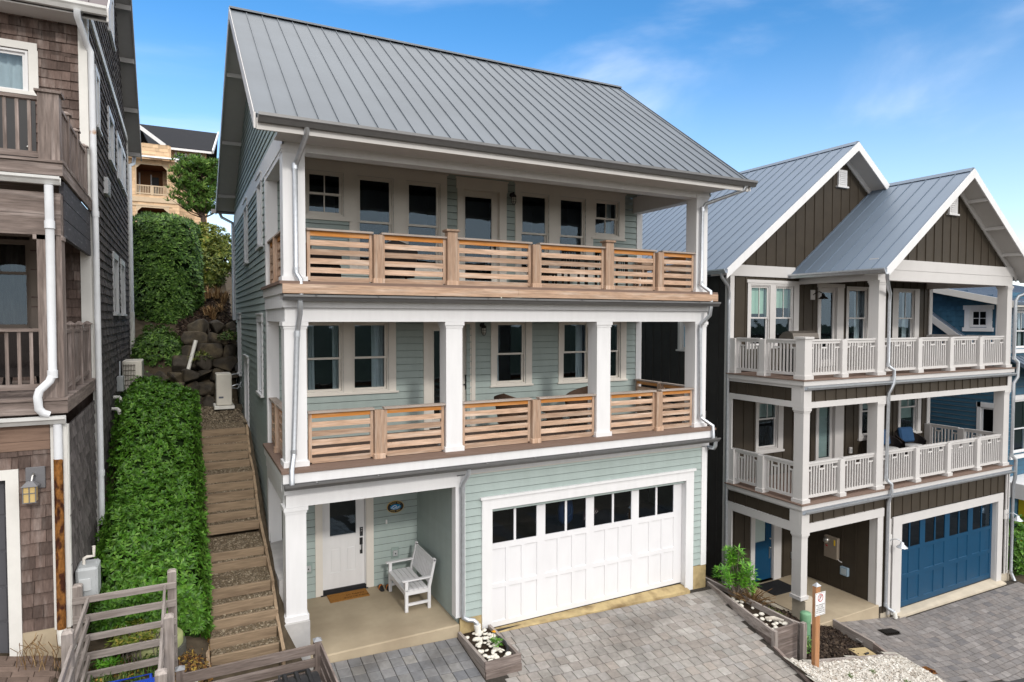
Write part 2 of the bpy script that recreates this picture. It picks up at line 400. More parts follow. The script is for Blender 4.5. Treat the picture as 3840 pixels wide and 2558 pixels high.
def flat(mb, w, u0, u1, z0, z1, d=0, holes=(), ulim=None, m=0, extra=()):
    zs = zlist(z0, z1, 99, holes, extra)
    for a, b in zip(zs, zs[1:]):
        la, lb = (ulim(a), ulim(b)) if ulim else ((u0, u1), (u0, u1))
        for (p, q) in cuts(la[0], la[1], a, b, holes):
            p2 = lb[0] if (ulim and p == la[0]) else p; q2 = lb[1] if (ulim and q == la[1]) else q
            mb.face([w.P(p, d, a), w.P(q, d, a), w.P(q2, d, b), w.P(p2, d, b)], m)
def batten(mb, w, u0, u1, z0, z1, step=.41, holes=(), off=.2, top=None, m=0, ulim=None, extra=()):
    flat(mb, w, u0, u1, z0, z1, 0, holes, ulim, m, extra)
    u = u0 + off
    while u < u1 - .03:
        zt = top(u) if top else z1
        segs = [(z0, zt)]
        for (a, b, c, d) in holes:
            if a - .03 < u < b + .03:
                n = []
                for (p, q) in segs:
                    if d <= p or c >= q: n.append((p, q)); continue
                    if c > p: n.append((p, c))
                    if d < q: n.append((d, q))
                segs = n
        for (p, q) in segs:
            if q - p > .02: w.box(mb, u - .02, u + .02, 0, .02, p, q, m)
        u += step

def window(parent, w, u0, u1, z0, z1, mid=None, mun=None, mf=CREAM, curtain=None, blind=None, depth=.7, gl=GLASS, wall_t=.0, label=None, blmat=BLIND):
    """double-hung or fixed window set in an opening; u0..z1 is the glass. Returns the hole to leave in the wall."""
    s = .045; f = .035
    a, b, c, d = u0 - s - f, u1 + s + f, z0 - s - f, z1 + s + f
    mb = MB()
    fr = .012
    # jamb frame
    w.box(mb, a, a + f, -.14, fr, c, d); w.box(mb, b - f, b, -.14, fr, c, d)
    w.box(mb, a + f, b - f, -.14, fr, d - f, d); w.box(mb, a + f, b - f, -.14, fr + .01, c, c + f)
    def sash(p, q, r, t, dd):
        w.box(mb, p - s, p, dd - .035, dd, r - s, t + s); w.box(mb, q, q + s, dd - .035, dd, r - s, t + s)
        w.box(mb, p, q, dd - .035, dd, r - s, r); w.box(mb, p, q, dd - .035, dd, t, t + s)
    pn = MB()
    if mid:
        sash(u0, u1, mid + s / 2, z1, -.015); sash(u0, u1, z0, mid - s / 2, -.052)
        w.quad(pn, u0, u1, mid + s / 2, z1, -.032); w.quad(pn, u0, u1, z0, mid - s / 2, -.069)
        rng = [(mid + s / 2, z1, -.015), (z0, mid - s / 2, -.052)]
    else:
        sash(u0, u1, z0, z1, -.03); w.quad(pn, u0, u1, z0, z1, -.047); rng = [(z0, z1, -.03)]
    for i, (p, q, dd) in enumerate(rng):
        if mun == 'v' or (mun == 'vt' and i == 0) or mun == 'g':
            w.box(mb, (u0 + u1) / 2 - .011, (u0 + u1) / 2 + .011, dd - .03, dd, p, q)
        if mun == 'g' and not mid:
            zm = (p + q) / 2
            w.box(mb, u0, (u0 + u1) / 2 - .011, dd - .03, dd, zm - .011, zm + .011); w.box(mb, (u0 + u1) / 2 + .011, u1, dd - .03, dd, zm - .011, zm + .011)
    # dark room behind
    D = -.14 - depth
    w.quad(mb, a, b, c, d, D, 1)
    mb.face([w.P(a, -.14, c), w.P(a, D, c), w.P(a, D, d), w.P(a, -.14, d)], 1); mb.face([w.P(b, -.14, c), w.P(b, D, c), w.P(b, D, d), w.P(b, -.14, d)], 1)
    mb.face([w.P(a, -.14, c), w.P(b, -.14, c), w.P(b, D, c), w.P(a, D, c)], 1); mb.face([w.P(a, -.14, d), w.P(b, -.14, d), w.P(b, D, d), w.P(a, D, d)], 1)
    o = mb.build('window', [mf, DARKIN], parent)
    if label: o['label'] = label
    pn.build('pane', gl, o, recalc=False)
    if curtain:
        cm = MB()
        for (p, q) in curtain:
            k = 22; A = []; B = []
            for i in range(k + 1):
                u = p + (q - p) * i / k; dd = -.22 + .025 * math.sin(i * 1.7) + .01 * math.sin(i * .6)
                A.append(w.P(u + .03 * math.sin(i), dd, c + .04)); B.append(w.P(u, dd, d - .02))
            cm.strip(A, B)
        cm.build('curtain', CURT, o, recalc=False)
    if blind:
        bm_ = MB(); w.box(bm_, u0 - .03, u1 + .03, -.16, -.15, blind, d - .04); bm_.build('roller_blind', blmat, o)
    return (a, b, c, d)

def gutter(mb, axis, a0, a1, at, zt, sgn, h=.11, w=.12, m=0):
    """K profile gutter; axis along which it runs, at = back plane, sgn = outward sign"""
    o = [(0, 0), (0, -h), (w * .55, -h), (w * .8, -h * .55), (w, -h * .35), (w, 0), (w - .012, 0), (w - .012, -h * .3), (w * .75, -h * .5), (w * .5, -h + .012), (.01, -h + .012), (.01, 0)]
    poly = [(at + sgn * p, zt + q) for p, q in o]
    mb.prism(poly, axis, a0, a1, m)

def seamroof(mb, ax, a0, a1, e, zr, r, ze, step=.32, th=.1, first=None):
    """one slope: runs along axis ax from a0 to a1; ridge at (r,zr), eave at (e,ze) in the other horizontal axis"""
    def P(a, t, z): return (a, t, z) if ax == 'x' else (t, a, z)
    dz = zr - ze; dt = r - e; L = math.hypot(dz, dt)
    nx, nz = -dz / L * (1 if dt > 0 else -1), abs(dt) / L
    n = (nx * 1.0, nz)
    def Q(a, k, h): return P(a, e + (r - e) * k + n[0] * h, ze + (zr - ze) * k + n[1] * h)
    v = [Q(a0, 0, -th), Q(a1, 0, -th), Q(a1, 1, -th), Q(a0, 1, -th), Q(a0, 0, 0), Q(a1, 0, 0), Q(a1, 1, 0), Q(a0, 1, 0)]
    mb.hexa(v)
    a = a0 if first is None else a0 + first
    lst = []
    while a < a1 - .05: lst.append(a); a += step
    if first is not None or True: lst.append(a1 - .012)
    for a in lst:
        w = .007
        mb.hexa([Q(a - w, 0.003, -.004), Q(a + w, .003, -.004), Q(a + w, 1, -.004), Q(a - w, 1, -.004), Q(a - w, 0.003, .022), Q(a + w, .003, .022), Q(a + w, 1, .022), Q(a - w, 1, .022)])
    return Q

def slope_board(mb, ax, a0, a1, e, ze, r, zr, top, h, m=0, k0=0, k1=1):
    """board following a roof slope (bargeboard, soffit): vertical height h under offset top"""
    def P(a, t, z): return (a, t, z) if ax == 'x' else (t, a, z)
    p = (e + (r - e) * k0, ze + (zr - ze) * k0 + top); q = (e + (r - e) * k1, ze + (zr - ze) * k1 + top)
    mb.hexa([P(a0, p[0], p[1] - h), P(a1, p[0], p[1] - h), P(a1, q[0], q[1] - h), P(a0, q[0], q[1] - h), P(a0, *p), P(a1, *p), P(a1, *q), P(a0, *q)], m)

def lerp_list(L, x):
    if x <= L[0][0]: return L[0][1]
    for (a, b), (c, d) in zip(L, L[1:]):
        if x <= c: return b + (d - b) * (x - a) / (c - a)
    return L[-1][1]

# ------------------------------------------------------------------ camera, sky, sun
cam = bpy.data.cameras.new('Camera'); co = bpy.data.objects.new('Camera', cam); COL.objects.link(co); sc.camera = co
cam.lens = 22.595; cam.sensor_width = 36; cam.clip_end = 3000; cam.clip_start = .05
yaw, pitch, roll = R(27.225), R(-1.943), R(.09)
fw = Vector((math.sin(yaw), math.cos(yaw), 0)); rt = Vector((math.cos(yaw), -math.sin(yaw), 0)); up = Vector((0, 0, 1))
f2 = fw * math.cos(pitch) + up * math.sin(pitch); u2 = up * math.cos(pitch) - fw * math.sin(pitch)
r3 = rt * math.cos(roll) + u2 * math.sin(roll); u3 = u2 * math.cos(roll) - rt * math.sin(roll)
M = Matrix((r3, u3, -f2)).transposed().to_4x4(); M.translation = CAM; co.matrix_world = M

SUN_EL, SUN_AZ = R(29), R(181)          # azimuth measured clockwise from +Y: the sun stands behind the camera
wd = bpy.data.worlds.new('World'); sc.world = wd; wd.use_nodes = True
nt = wd.node_tree; N = nt.nodes; L = nt.links
bg = N['Background']
sky = N.new('ShaderNodeTexSky'); sky.sky_type = 'NISHITA'; sky.sun_disc = False
sky.sun_elevation = SUN_EL; sky.sun_rotation = SUN_AZ; sky.altitude = 20; sky.air_density = 1.0; sky.dust_density = .1; sky.ozone_density = 2.2
tc = N.new('ShaderNodeTexCoord')
mp = N.new('ShaderNodeMapping'); mp.inputs['Scale'].default_value = (1.0, 1.0, 3.2); mp.inputs['Rotation'].default_value = (0, R(14), R(20)); mp.inputs['Location'].default_value = (5.95, 3.2, 1.15)
L.new(tc.outputs['Generated'], mp.inputs[0])
cn = N.new('ShaderNodeTexNoise'); cn.inputs['Scale'].default_value = 1.7; cn.inputs['Detail'].default_value = 7; cn.inputs['Roughness'].default_value = .52; cn.inputs['Distortion'].default_value = .5
L.new(mp.outputs[0], cn.inputs['Vector'])
cr = N.new('ShaderNodeMapRange'); cr.interpolation_type = 'SMOOTHSTEP'; cr.inputs[1].default_value = .46; cr.inputs[2].default_value = .78; cr.inputs[4].default_value = .6
L.new(cn.outputs['Fac'], cr.inputs[0])
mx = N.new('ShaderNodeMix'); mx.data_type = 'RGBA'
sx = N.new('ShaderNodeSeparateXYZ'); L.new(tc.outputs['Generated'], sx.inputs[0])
bk = N.new('ShaderNodeMapRange'); bk.interpolation_type = 'SMOOTHSTEP'; bk.inputs[1].default_value = .30; bk.inputs[2].default_value = -.25; bk.inputs[3].default_value = 0; bk.inputs[4].default_value = .92  # unseen cloud bank behind the camera, added as neutral fill light
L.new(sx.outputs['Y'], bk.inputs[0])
zn = N.new('ShaderNodeMapRange'); zn.interpolation_type = 'SMOOTHSTEP'; zn.inputs[1].default_value = .60; zn.inputs[2].default_value = .82; zn.inputs[4].default_value = .95  # bright overhead cloud out of view, added to lift the shaded side walls
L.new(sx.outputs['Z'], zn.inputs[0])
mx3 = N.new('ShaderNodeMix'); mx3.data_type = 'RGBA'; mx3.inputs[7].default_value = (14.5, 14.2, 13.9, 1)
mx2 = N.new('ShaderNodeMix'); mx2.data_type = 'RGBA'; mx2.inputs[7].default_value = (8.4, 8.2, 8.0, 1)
hs = N.new('ShaderNodeHueSaturation'); hs.inputs['Saturation'].default_value = 1.32; hs.inputs['Value'].default_value = 1.02
L.new(sky.outputs[0], hs.inputs['Color'])
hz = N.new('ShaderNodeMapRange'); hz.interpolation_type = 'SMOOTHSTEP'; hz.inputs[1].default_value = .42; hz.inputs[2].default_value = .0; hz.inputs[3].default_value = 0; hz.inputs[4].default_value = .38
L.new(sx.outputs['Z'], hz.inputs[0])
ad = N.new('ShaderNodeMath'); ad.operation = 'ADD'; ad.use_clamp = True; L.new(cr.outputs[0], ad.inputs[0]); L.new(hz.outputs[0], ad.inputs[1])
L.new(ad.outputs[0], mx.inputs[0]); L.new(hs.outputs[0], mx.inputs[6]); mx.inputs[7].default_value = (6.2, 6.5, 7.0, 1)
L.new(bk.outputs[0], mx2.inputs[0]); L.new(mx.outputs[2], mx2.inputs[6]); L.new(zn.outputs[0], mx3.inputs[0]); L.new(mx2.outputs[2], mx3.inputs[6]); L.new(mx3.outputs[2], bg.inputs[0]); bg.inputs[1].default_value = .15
sl = bpy.data.lights.new('Sun', 'SUN'); sl.energy = 1.05; sl.angle = R(5); sl.color = (1, .95, .88)
so = bpy.data.objects.new('Sun', sl); COL.objects.link(so)
sd = Vector((math.sin(SUN_AZ) * math.cos(SUN_EL), math.cos(SUN_AZ) * math.cos(SUN_EL), math.sin(SUN_EL)))
so.rotation_euler = sd.to_track_quat('Z', 'Y').to_euler(); so.location = (0, -30, 30)
sc.view_settings.view_transform = 'Standard'; sc.view_settings.look = 'None'; sc.view_settings.gamma = 1; sc.view_settings.exposure = .45
sc.cycles.max_bounces = 8; sc.cycles.diffuse_bounces = 4; sc.cycles.transparent_max_bounces = 12
sc.cycles.use_denoising = True

# ------------------------------------------------------------------ ground
ZC = [(-60, 9), (-9, 3.3), (-2.96, 1.88), (-2.84, 1.5), (-1.65, 1.34), (-1.2, 1.0), (-.2, .82), (-.05, .19), (3.1, .10), (8.2, -.36), (8.4, -.62), (9.66, -.66), (10.4, -.78), (13.45, -1.72), (16, -2.06), (22, -2.2), (24, -2.5), (30, -3.4), (80, -7)]
ST = [(-.6, .85), (.5, 1.52), (1.5, 1.83), (2.5, 2.08), (3.6, 2.8), (5.3, 3.56), (8.5, 3.66), (9.2, 3.7), (10.6, 4.9), (11.2, 5.4), (16, 8.3), (18, 8.9), (48, 13.2), (120, 20)]
def gz(x, y):
    z = lerp_list(ZC, x)
    if y < 0: z += .13 * max(y, -7)
    if y > -.6 and x < 0:
        s = lerp_list(ST, y) + (.22 * min(max(-1.2 - x, 0), 1.7) if y < 9 else .22 * max(0, min(max(-1.2 - x, 0), 1.7) * (1 - (y - 9) / 2)))
        if x > -2.9: z = s if y > 0 else s + (z - s) * min(1, (-y) / .6)
        elif y > 0: z = max(z, s)
    if x >= 0 and y > 10:
        z += (lerp_list(ST, y) - 3.6) * min(1, (y - 10) / 3) if y > 10 else 0
    return z
def frange(a, b, s):
    r = []; x = a
    while x < b - 1e-6: r.append(x); x += s
    return r
xs = sorted(set([-60, -40, -25, -15, -9, -6, -4] + [p[0] for p in ZC] + frange(-2.8, 0, .2) + frange(.4, 13.4, .8) + [14, 15, 17, 18.5, 20, 26, 40, 60, 79]))
ys = sorted(set([-60, -40, -25, -15, -10] + frange(-7, 0, .5) + frange(0, 12, .4) + frange(12, 20, 1) + [25, 32, 40, 50, 65, 90, 120]))
g = MB(); nx = len(xs)
vs = [(x, y, gz(x, y) - .035 - (.32 if -1.19 < x < -.1 and -.5 < y < 5.9 else 0)) for y in ys for x in xs]
g.raw(vs, [(j * nx + i, j * nx + i + 1, (j + 1) * nx + i + 1, (j + 1) * nx + i) for j in range(len(ys) - 1) for i in range(nx - 1)], 0, True)
tag(g.build('ground', GROUND, recalc=False), kind='structure')
far = MB(); far.face([(-1500, -1500, -9), (1500, -1500, -9), (1500, 1500, -9), (-1500, 1500, -9)])
tag(far.build('terrain', mat('distant_forest_ground', (.03, .045, .028), .95, .1, var=.5, ns=.05), recalc=False), kind='structure')

def pavers(mb, x0, x1, y0, y1, zf, inside, d=.215, wr=(.2, .26), gap=.011, m=0, phase=0, seedoff=True, grid=False):
    y = y1
    while y > y0:
        b = y - d; x = x0 - (U(0, .2) if seedoff and not grid else 0)
        while x < x1:
            w = U(*wr) if not grid else wr[0]
            if random.random() < .06 and not grid: w *= 1.5
            if inside(x + w / 2, (y + b) / 2):
                dz = U(-.003, .003); k = .009
                p = [(x + gap / 2, b + gap / 2), (x + w - gap / 2, b + gap / 2), (x + w - gap / 2, y - gap / 2), (x + gap / 2, y - gap / 2)]
                q = [(p[0][0] + k, p[0][1] + k), (p[1][0] - k, p[1][1] + k), (p[2][0] - k, p[2][1] - k), (p[3][0] + k, p[3][1] - k)]
                A = [(u, v, zf(u, v) - .03) for u, v in p]; B = [(u, v, zf(u, v) + dz - .006) for u, v in p]; C = [(u, v, zf(u, v) + dz) for u, v in q]
                mb.raw(A + B + C, [(8, 9, 10, 11)] + [(i, (i + 1) % 4, (i + 1) % 4 + 4, i + 4) for i in range(4)] + [(i + 4, (i + 1) % 4 + 4, (i + 1) % 4 + 8, i + 8) for i in range(4)], m)
            x += w
        y = b
DZ = lambda x, y: .215 - .0375 * x + .13 * y
def drive_in(x, y):
    if 3.12 < x < 3.86 and y > -1.3: return False
    xr = 9.66 + .262 * y
    return x < xr and y < (-.03 if x < 3.15 else -.13)
pv = MB(); random.seed(3)
pavers(pv, 3.6, 9.9, -6.2, -.13, DZ, lambda x, y: drive_in(x, y) and x > 3.84 + (0 if y > -1.3 else -.70), d=.213, wr=(.2, .235))
tag(pv.build('driveway', PAVER), kind='structure')
pv = MB()
pavers(pv, .33, 3.4, -6.2, -.02, DZ, lambda x, y: drive_in(x, y) and (x < 3.12 if y > -1.32 else x < 3.15), d=.232, wr=(.232, .232), grid=True)
tag(pv.build('driveway', PAVERB), kind='structure')
jb = MB()
jb.face([(.3, 0, DZ(.3, 0) - .016), (.3, -6.3, DZ(.3, -6.3) - .016), (8.02, -6.3, DZ(8, -6.3) - .016), (9.66, 0, DZ(9.66, 0) - .016)])
tag(jb.build('paving_bed', JOINT, recalc=False), kind='structure')
BX = [(12, -1.45), (13.45, -1.66), (16, -2.04), (22.3, -2.14), (26, -2.4)]
BZ = lambda x, y: lerp_list(BX, x) + .14 * (y + .45)
def bro_in(x, y): return x > 13.5 and x < 22.2 and y < -.52 and not (x > 16.2 and y > -.66) and not (y < -3.22 - .13 * (x - 15.3))
pv = MB(); random.seed(5)
pavers(pv, 13.45, 22.4, -5.5, -.5, BZ, bro_in, d=.17, wr=(.17, .33))
tag(pv.build('driveway', PAVERD), kind='structure')
jb = MB()
for a, b in ((13.5, 16), (16, 22.3)):
    jb.face([(a, -.5, BZ(a, -.5) - .016), (a, -5.6, BZ(a, -5.6) - .016), (b, -5.6, BZ(b, -5.6) - .016), (b, -.5, BZ(b, -.5) - .016)])
tag(jb.build('paving_bed', JOINT, recalc=False), kind='structure')
# lane
rd = MB(); X = [-30, 0, 9, 13.4, 14.1, 16, 22.2, 30, 60]
lane = []
for x in X:
    yt = -3.24 - .13 * (x - 15.3) if 14 < x < 23 else (-6.6 if x < 9.5 else -4.6)
    lane.append((x, min(yt, -2.6)))
for (a, ya), (b, yb) in zip(lane, lane[1:]):
    za = (BZ(a, ya) if a > 13 else gz(a, ya)) + .004; zb = (BZ(b, yb) if b > 13 else gz(b, yb)) + .004
    rd.face([(a, ya, za), (a, -12, za - .12), (b, -12, zb - .12), (b, yb, zb)])
tag(rd.build('lane', ASPH, recalc=False), kind='structure')

def chips(mb, n, pick, zf, s=(.015, .04), flatn=.35, lift=.01):
    for _ in range(n):
        x, y = pick(); z = zf(x, y) + U(0, lift); r = U(*s); a = U(0, 6.28)
        k = U(.4, .8); tx, ty = U(-flatn, flatn), U(-flatn, flatn); h = r * U(.3, .7)
        ps = []
        for (u, v) in ((-1, -k), (1, -k * U(.6, 1)), (U(.7, 1.1), k), (-U(.6, 1), k)):
            px = (u * math.cos(a) - v * math.sin(a)) * r; py = (u * math.sin(a) + v * math.cos(a)) * r
            ps.append((x + px, y + py, z + px * tx + py * ty + h * .5))
        b = [(p[0] * .98 + x * .02, p[1] * .98 + y * .02, p[2] - h) for p in ps]
        mb.raw(ps + b, [(0, 1, 2, 3), (0, 4, 5, 1), (1, 5, 6, 2), (2, 6, 7, 3), (3, 7, 4, 0)])

def leafs(mb, p, n, nrm, ln, wd_, spread=.8, up=.25, fold=.25):
    """a whorl of n folded leaves round a shoot tip at p growing along nrm"""
    nrm = Vector(nrm).normalized(); t = nrm.orthogonal().normalized(); b = nrm.cross(t); a0 = U(0, 6.28)
    for k in range(n):
        a = a0 + k * 2.4 + U(-.3, .3); d = (t * math.cos(a) + b * math.sin(a)) * spread + nrm * (up + U(-.25, .3)); d.normalize()
        s = d.cross(nrm)
        if s.length < .05: s = d.orthogonal()
        s.normalize(); l = ln * U(.7, 1.25); w = wd_ * U(.7, 1.2); q = Vector(p) + nrm * U(-.02, .02)
        m = q + d * l * .5 + nrm * (-fold * w); e = q + d * l
        mb.raw([q, q + d * l * .45 + s * w, e, q + d * l * .45 - s * w, m - nrm * .0], [(0, 1, 4), (1, 2, 4), (2, 3, 4), (3, 0, 4)])

# ------------------------------------------------------------------ sage green house (middle)
HS = thing('house', 'sage green three-storey house with grey metal roof, cedar deck railings and white garage door', 'house', (4.75, 0, 0), 'hillside houses along the lane')
F = W('Y', .03, -1); B = W('Y', 2.5, -1); SL = W('X', .06, -1); SR = W('X', 9.5, 1)
def post(name, x0, x1, y0, y1, z0, z1, m, parent, cap=True, base=True, t=.03):
    mb = MB(); mb.box(x0, x1, y0, y1, z0, z1)
    if base: mb.box(x0 - t, x1 + t, y0 - t, y1 + t, z0, z0 + .09)
    if cap:
        mb.box(x0 - .012, x1 + .012, y0 - .012, y1 + .012, z1 - .115, z1 - .07)
        mb.box(x0 - t, x1 + t, y0 - t, y1 + t, z1 - .07, z1 - .002)
    return mb.build(name, m, parent)

# garage front
gh = (3.88, 8.88, -.3, 2.47)
mb = MB(); lap(mb, F, 3.31, 9.36, .41, 3.2, .152, [(3.68, 9.08, -1, 2.68)])
lap(mb, B, .3, 3.2, .32, 3.1, .152, [(1.0, 2.1, 0, 2.6)])                       # entry back wall
lap(mb, W('X', 3.2, -1), .05, 2.5, .32, 3.1, .152)                              # entry side wall
mb.box(3.2, 3.215, .06, 2.5, -.3, 3.2); mb.box(3.22, 9.48, .06, .075, 2.4, 3.3)
mid_h = []; up_h = []
wm = [(.83, 1.474), (1.81, 2.462), (5.232, 5.884), (7.096, 7.737), (8.09, 8.735)]
for i, (a, b) in enumerate(wm):
    cu = [[(a - .02, a + .16), (b - .1, b + .02)], [(b - .24, b + .03)], [(a - .02, a + .1)], [(b - .18, b + .02)], [(a, a + .1)]][i]
    mid_h.append(window(HS, B, a, b, 4.713, 6.06, 5.365, mf=CREAM, curtain=cu))
mid_h.append((3.42, 4.40, 3.5, 6.15))
wu = [(1.94, 2.584), (3.03, 3.674), (5.884, 6.525), (6.973, 7.605)]
for (a, b) in wu: up_h.append(window(HS, B, a, b, 7.36, 9.18, 8.29, mf=CREAM))
for (a, b) in ((.893, 1.504), (8.043, 8.654)): up_h.append(window(HS, B, a, b, 8.44, 9.195, 8.81, mf=CREAM, mun='v', curtain=[(b - .16, b)] if a > 4 else None))
up_h.append((4.33, 5.25, 6.7, 9.2))
lap(mb, B, .06, 9.36, 3.68, 6.5, .152, mid_h); lap(mb, B, .06, 9.36, 6.82, 9.62, .152, up_h)
mb.build('wall', GREEN, HS)
# side walls
sh = []
for (y0, y1, z0, z1, md) in ((3.32, 3.78, 7.84, 9.0, 8.4), (6.62, 7.12, 7.74, 9.0, 8.35), (3.5, 4.1, 4.65, 6.05, 5.35), (9.1, 9.75, 4.66, 6.1, 5.4), (6.85, 7.55, 3.5, 4.95, 4.2)):
    sh.append(window(HS, SL, y0, y1, z0, z1, md, mf=WHITE))
    t = MB()
    SL.box(t, y0 - .2, y0 - .08, .003, .045, z0 - .08, z1 + .08); SL.box(t, y1 + .08, y1 + .2, .003, .045, z0 - .08, z1 + .08)
    SL.box(t, y0 - .24, y1 + .24, .003, .05, z1 + .08, z1 + .24); SL.box(t, y0 - .26, y1 + .26, .003, .07, z1 + .24, z1 + .275)
    SL.box(t, y0 - .24, y1 + .24, .003, .08, z0 - .13, z0 - .08)
    t.build('window_casing', WHITE, HS)
def roofz(y): return 9.33 + (y + .7) * (13.0 - 9.33) / 4.95 if y < 4.25 else 13.0 - (y - 4.25) * (13.0 - 9.75) / 7.15
def yl(z, off=.16):
    z += off
    a = -.7 + (z - 9.33) * 4.95 / 3.67; b = 4.25 + (13.0 - z) * 7.15 / 3.25
    return (max(0, a), min(11.0, b))
mb = MB(); lap(mb, SL, 2.5, 11.0, .3, 9.06, .152, sh); lap(mb, SL, 0, 11, 9.44, 12.8, .152, ulim=yl)
lap(mb, SR, 2.5, 11, -.3, 9.06, .152); lap(mb, SR, 0, 11, 9.06, 12.8, .152, ulim=yl)
lap(mb, W('Y', 11.0, 1), .06, 9.5, 3, 9.7, .152); mb.box(9.46, 9.49, .08, 2.5, -.4, 3.4)
mb.build('side_wall', GREENS, HS)
# white trim, beams, deck edges
t = MB()
F.box(t, 3.11, 3.31, -.02, .028, .45, 3.2); t.box(3.11, 3.2, .05, .2, .45, 3.2)
F.box(t, 9.34, 9.53, -.02, .03, .39, 3.2); t.box(9.505, 9.53, .0, .2, .39, 3.2)
t.box(.03, 3.14, 0, .22, 3.0, 3.23); t.box(.0, 9.53, -.03, .25, 3.23, 3.36)
t.box(.02, .24, .22, 2.5, 3.0, 3.23); t.box(-.01, .25, .25, 2.5, 3.232, 3.47)
t.box(-.045, 9.49, -.235, -.1, 3.47, 3.635); t.box(-.045, .05, -.1, 2.5, 3.47, 3.634); t.box(9.38, 9.49, -.1, 2.5, 3.47, 3.634)
t.box(.04, 9.46, 0, .3, 6.15, 6.385); t.box(.0, 9.5, -.06, .28, 6.39, 6.52)
t.box(.04, .28, .3, 2.5, 6.15, 6.385); t.box(.0, .3, .28, 2.5, 6.386, 6.62); t.box(9.2, 9.45, .3, 2.5, 6.15, 6.385); t.box(9.3, 9.5, .28, 2.5, 6.386, 6.62)
t.box(.03, 9.47, 0, .3, 9.0, 9.42); t.box(.04, .28, .3, 2.5, 8.97, 9.3); t.box(9.2, 9.45, .3, 2.5, 9.0, 9.42)
SL.box(t, 0, 11.0, .004, .035, 9.06, 9.44)                                       # belt board
SL.box(t, 2.5, 2.72, .0, .03, 1.66, 3.22); SL.box(t, 2.5, 2.66, .0, .03, 3.68, 6.6); SL.box(t, 2.5, 2.66, .0, .03, 6.84, 9.06)
B.box(t, .06, .28, .0, .03, 1.6, 3.1); B.box(t, .06, .26, 0, .03, 3.68, 6.6); B.box(t, .06, .26, 0, .03, 6.82, 9.5)
B.box(t, 9.32, 9.5, 0, .03, 3.68, 6.5); B.box(t, 9.32, 9.5, 0, .03, 6.82, 9.6)
SL.box(t, 10.86, 11.03, .0, .03, 3.4, 9.06); F.box(t, 3.14, 3.2, -.02, .02, .45, .5)
t.build('trim', WHITE, HS)
t = MB()
F.box(t, 3.31, 9.34, 0, .026, 3.2, 3.228)
# cream casings of the recessed walls
def casing(mb, w, a, b, c, d, ga, gb, gc, gd, dd=.032, sill=True, head=0):
    """boards round an opening group: outer a..b,c..d and list of openings"""
    pass
t.build('trim', CREAM, HS); t = MB(); flat(t, B, .55, 2.706, 4.62, 6.15, .034, [h for h in mid_h[:2]]); t_m = mid_h
B.box(t, .5, 2.76, 0, .06, 4.58, 4.62)
for u in (.55, 2.706): t.face([B.P(u, 0, 4.62), B.P(u, .034, 4.62), B.P(u, .034, 6.15), B.P(u, 0, 6.15)])
t.build('window_casing', CREAM, HS)
for (a, b, h) in ((5.028, 6.138, [mid_h[2]]), (6.902, 9.0, mid_h[3:5])):
    t = MB(); flat(t, B, a, b, 4.62, 6.15, .034, h); B.box(t, a - .03, b + .03, 0, .06, 4.58, 4.62)
    for u in (a, b): t.face([B.P(u, 0, 4.62), B.P(u, .034, 4.62), B.P(u, .034, 6.15), B.P(u, 0, 6.15)])
    t.build('window_casing', CREAM, HS)
t = MB(); B.box(t, 3.348, 3.45, 0, .034, 3.68, 6.15); B.box(t, 4.52, 4.62, 0, .034, 3.68, 6.15); B.box(t, 3.45, 3.48, -.1, .02, 3.68, 6.1); B.box(t, 4.49, 4.52, -.1, .02, 3.68, 6.1)
B.box(t, 3.45, 4.52, 0, .03, 6.08, 6.15); t.build('door_casing', CREAM, HS)
for (a, b, hs_, sa, sb) in ((.70, 3.918, [up_h[0], up_h[1], up_h[4]], .60, 1.73), (5.67, 8.92, [up_h[2], up_h[3], up_h[5]], 7.86, 8.94)):
    lo = (1.70, b) if a < 2 else (a, 7.92); t = MB()
    flat(t, B, a, b, 8.30, 9.45, .034, hs_); flat(t, B, lo[0], lo[1], 7.2, 8.30, .034, hs_)
    B.box(t, sa, sb, 0, .065, 8.26, 8.30); B.box(t, a - .02, b + .03, 0, .05, 9.452, 9.49)
    for u in (a, b): t.face([B.P(u, 0, 8.3), B.P(u, .034, 8.3), B.P(u, .034, 9.45), B.P(u, 0, 9.45)])
    for u in lo: t.face([B.P(u, 0, 7.2), B.P(u, .034, 7.2), B.P(u, .034, 8.3), B.P(u, 0, 8.3)])
    t.build('window_casing', CREAM, HS)
t = MB()
B.box(t, 4.173, 4.33, 0, .034, 6.82, 9.2); B.box(t, 5.25, 5.436, 0, .034, 6.82, 9.2); B.box(t, 4.15, 5.46, 0, .036, 9.2, 9.43); B.box(t, 4.13, 5.48, 0, .055, 9.43, 9.465)
t.build('door_casing', CREAM, HS); t = MB(); B.box(t, .3, 9.32, 0, .045, 9.5, 9.62); t.build('frieze', CREAM, HS); t = MB()                                           # frieze under the ceiling
B.box(t, .942, 1.09, 0, .034, .33, 2.58); B.box(t, 2.02, 2.183, 0, .034, .33, 2.58); B.box(t, .94, 2.19, 0, .036, 2.58, 2.75)
t.build('door_casing', CREAM, HS, recalc=True)
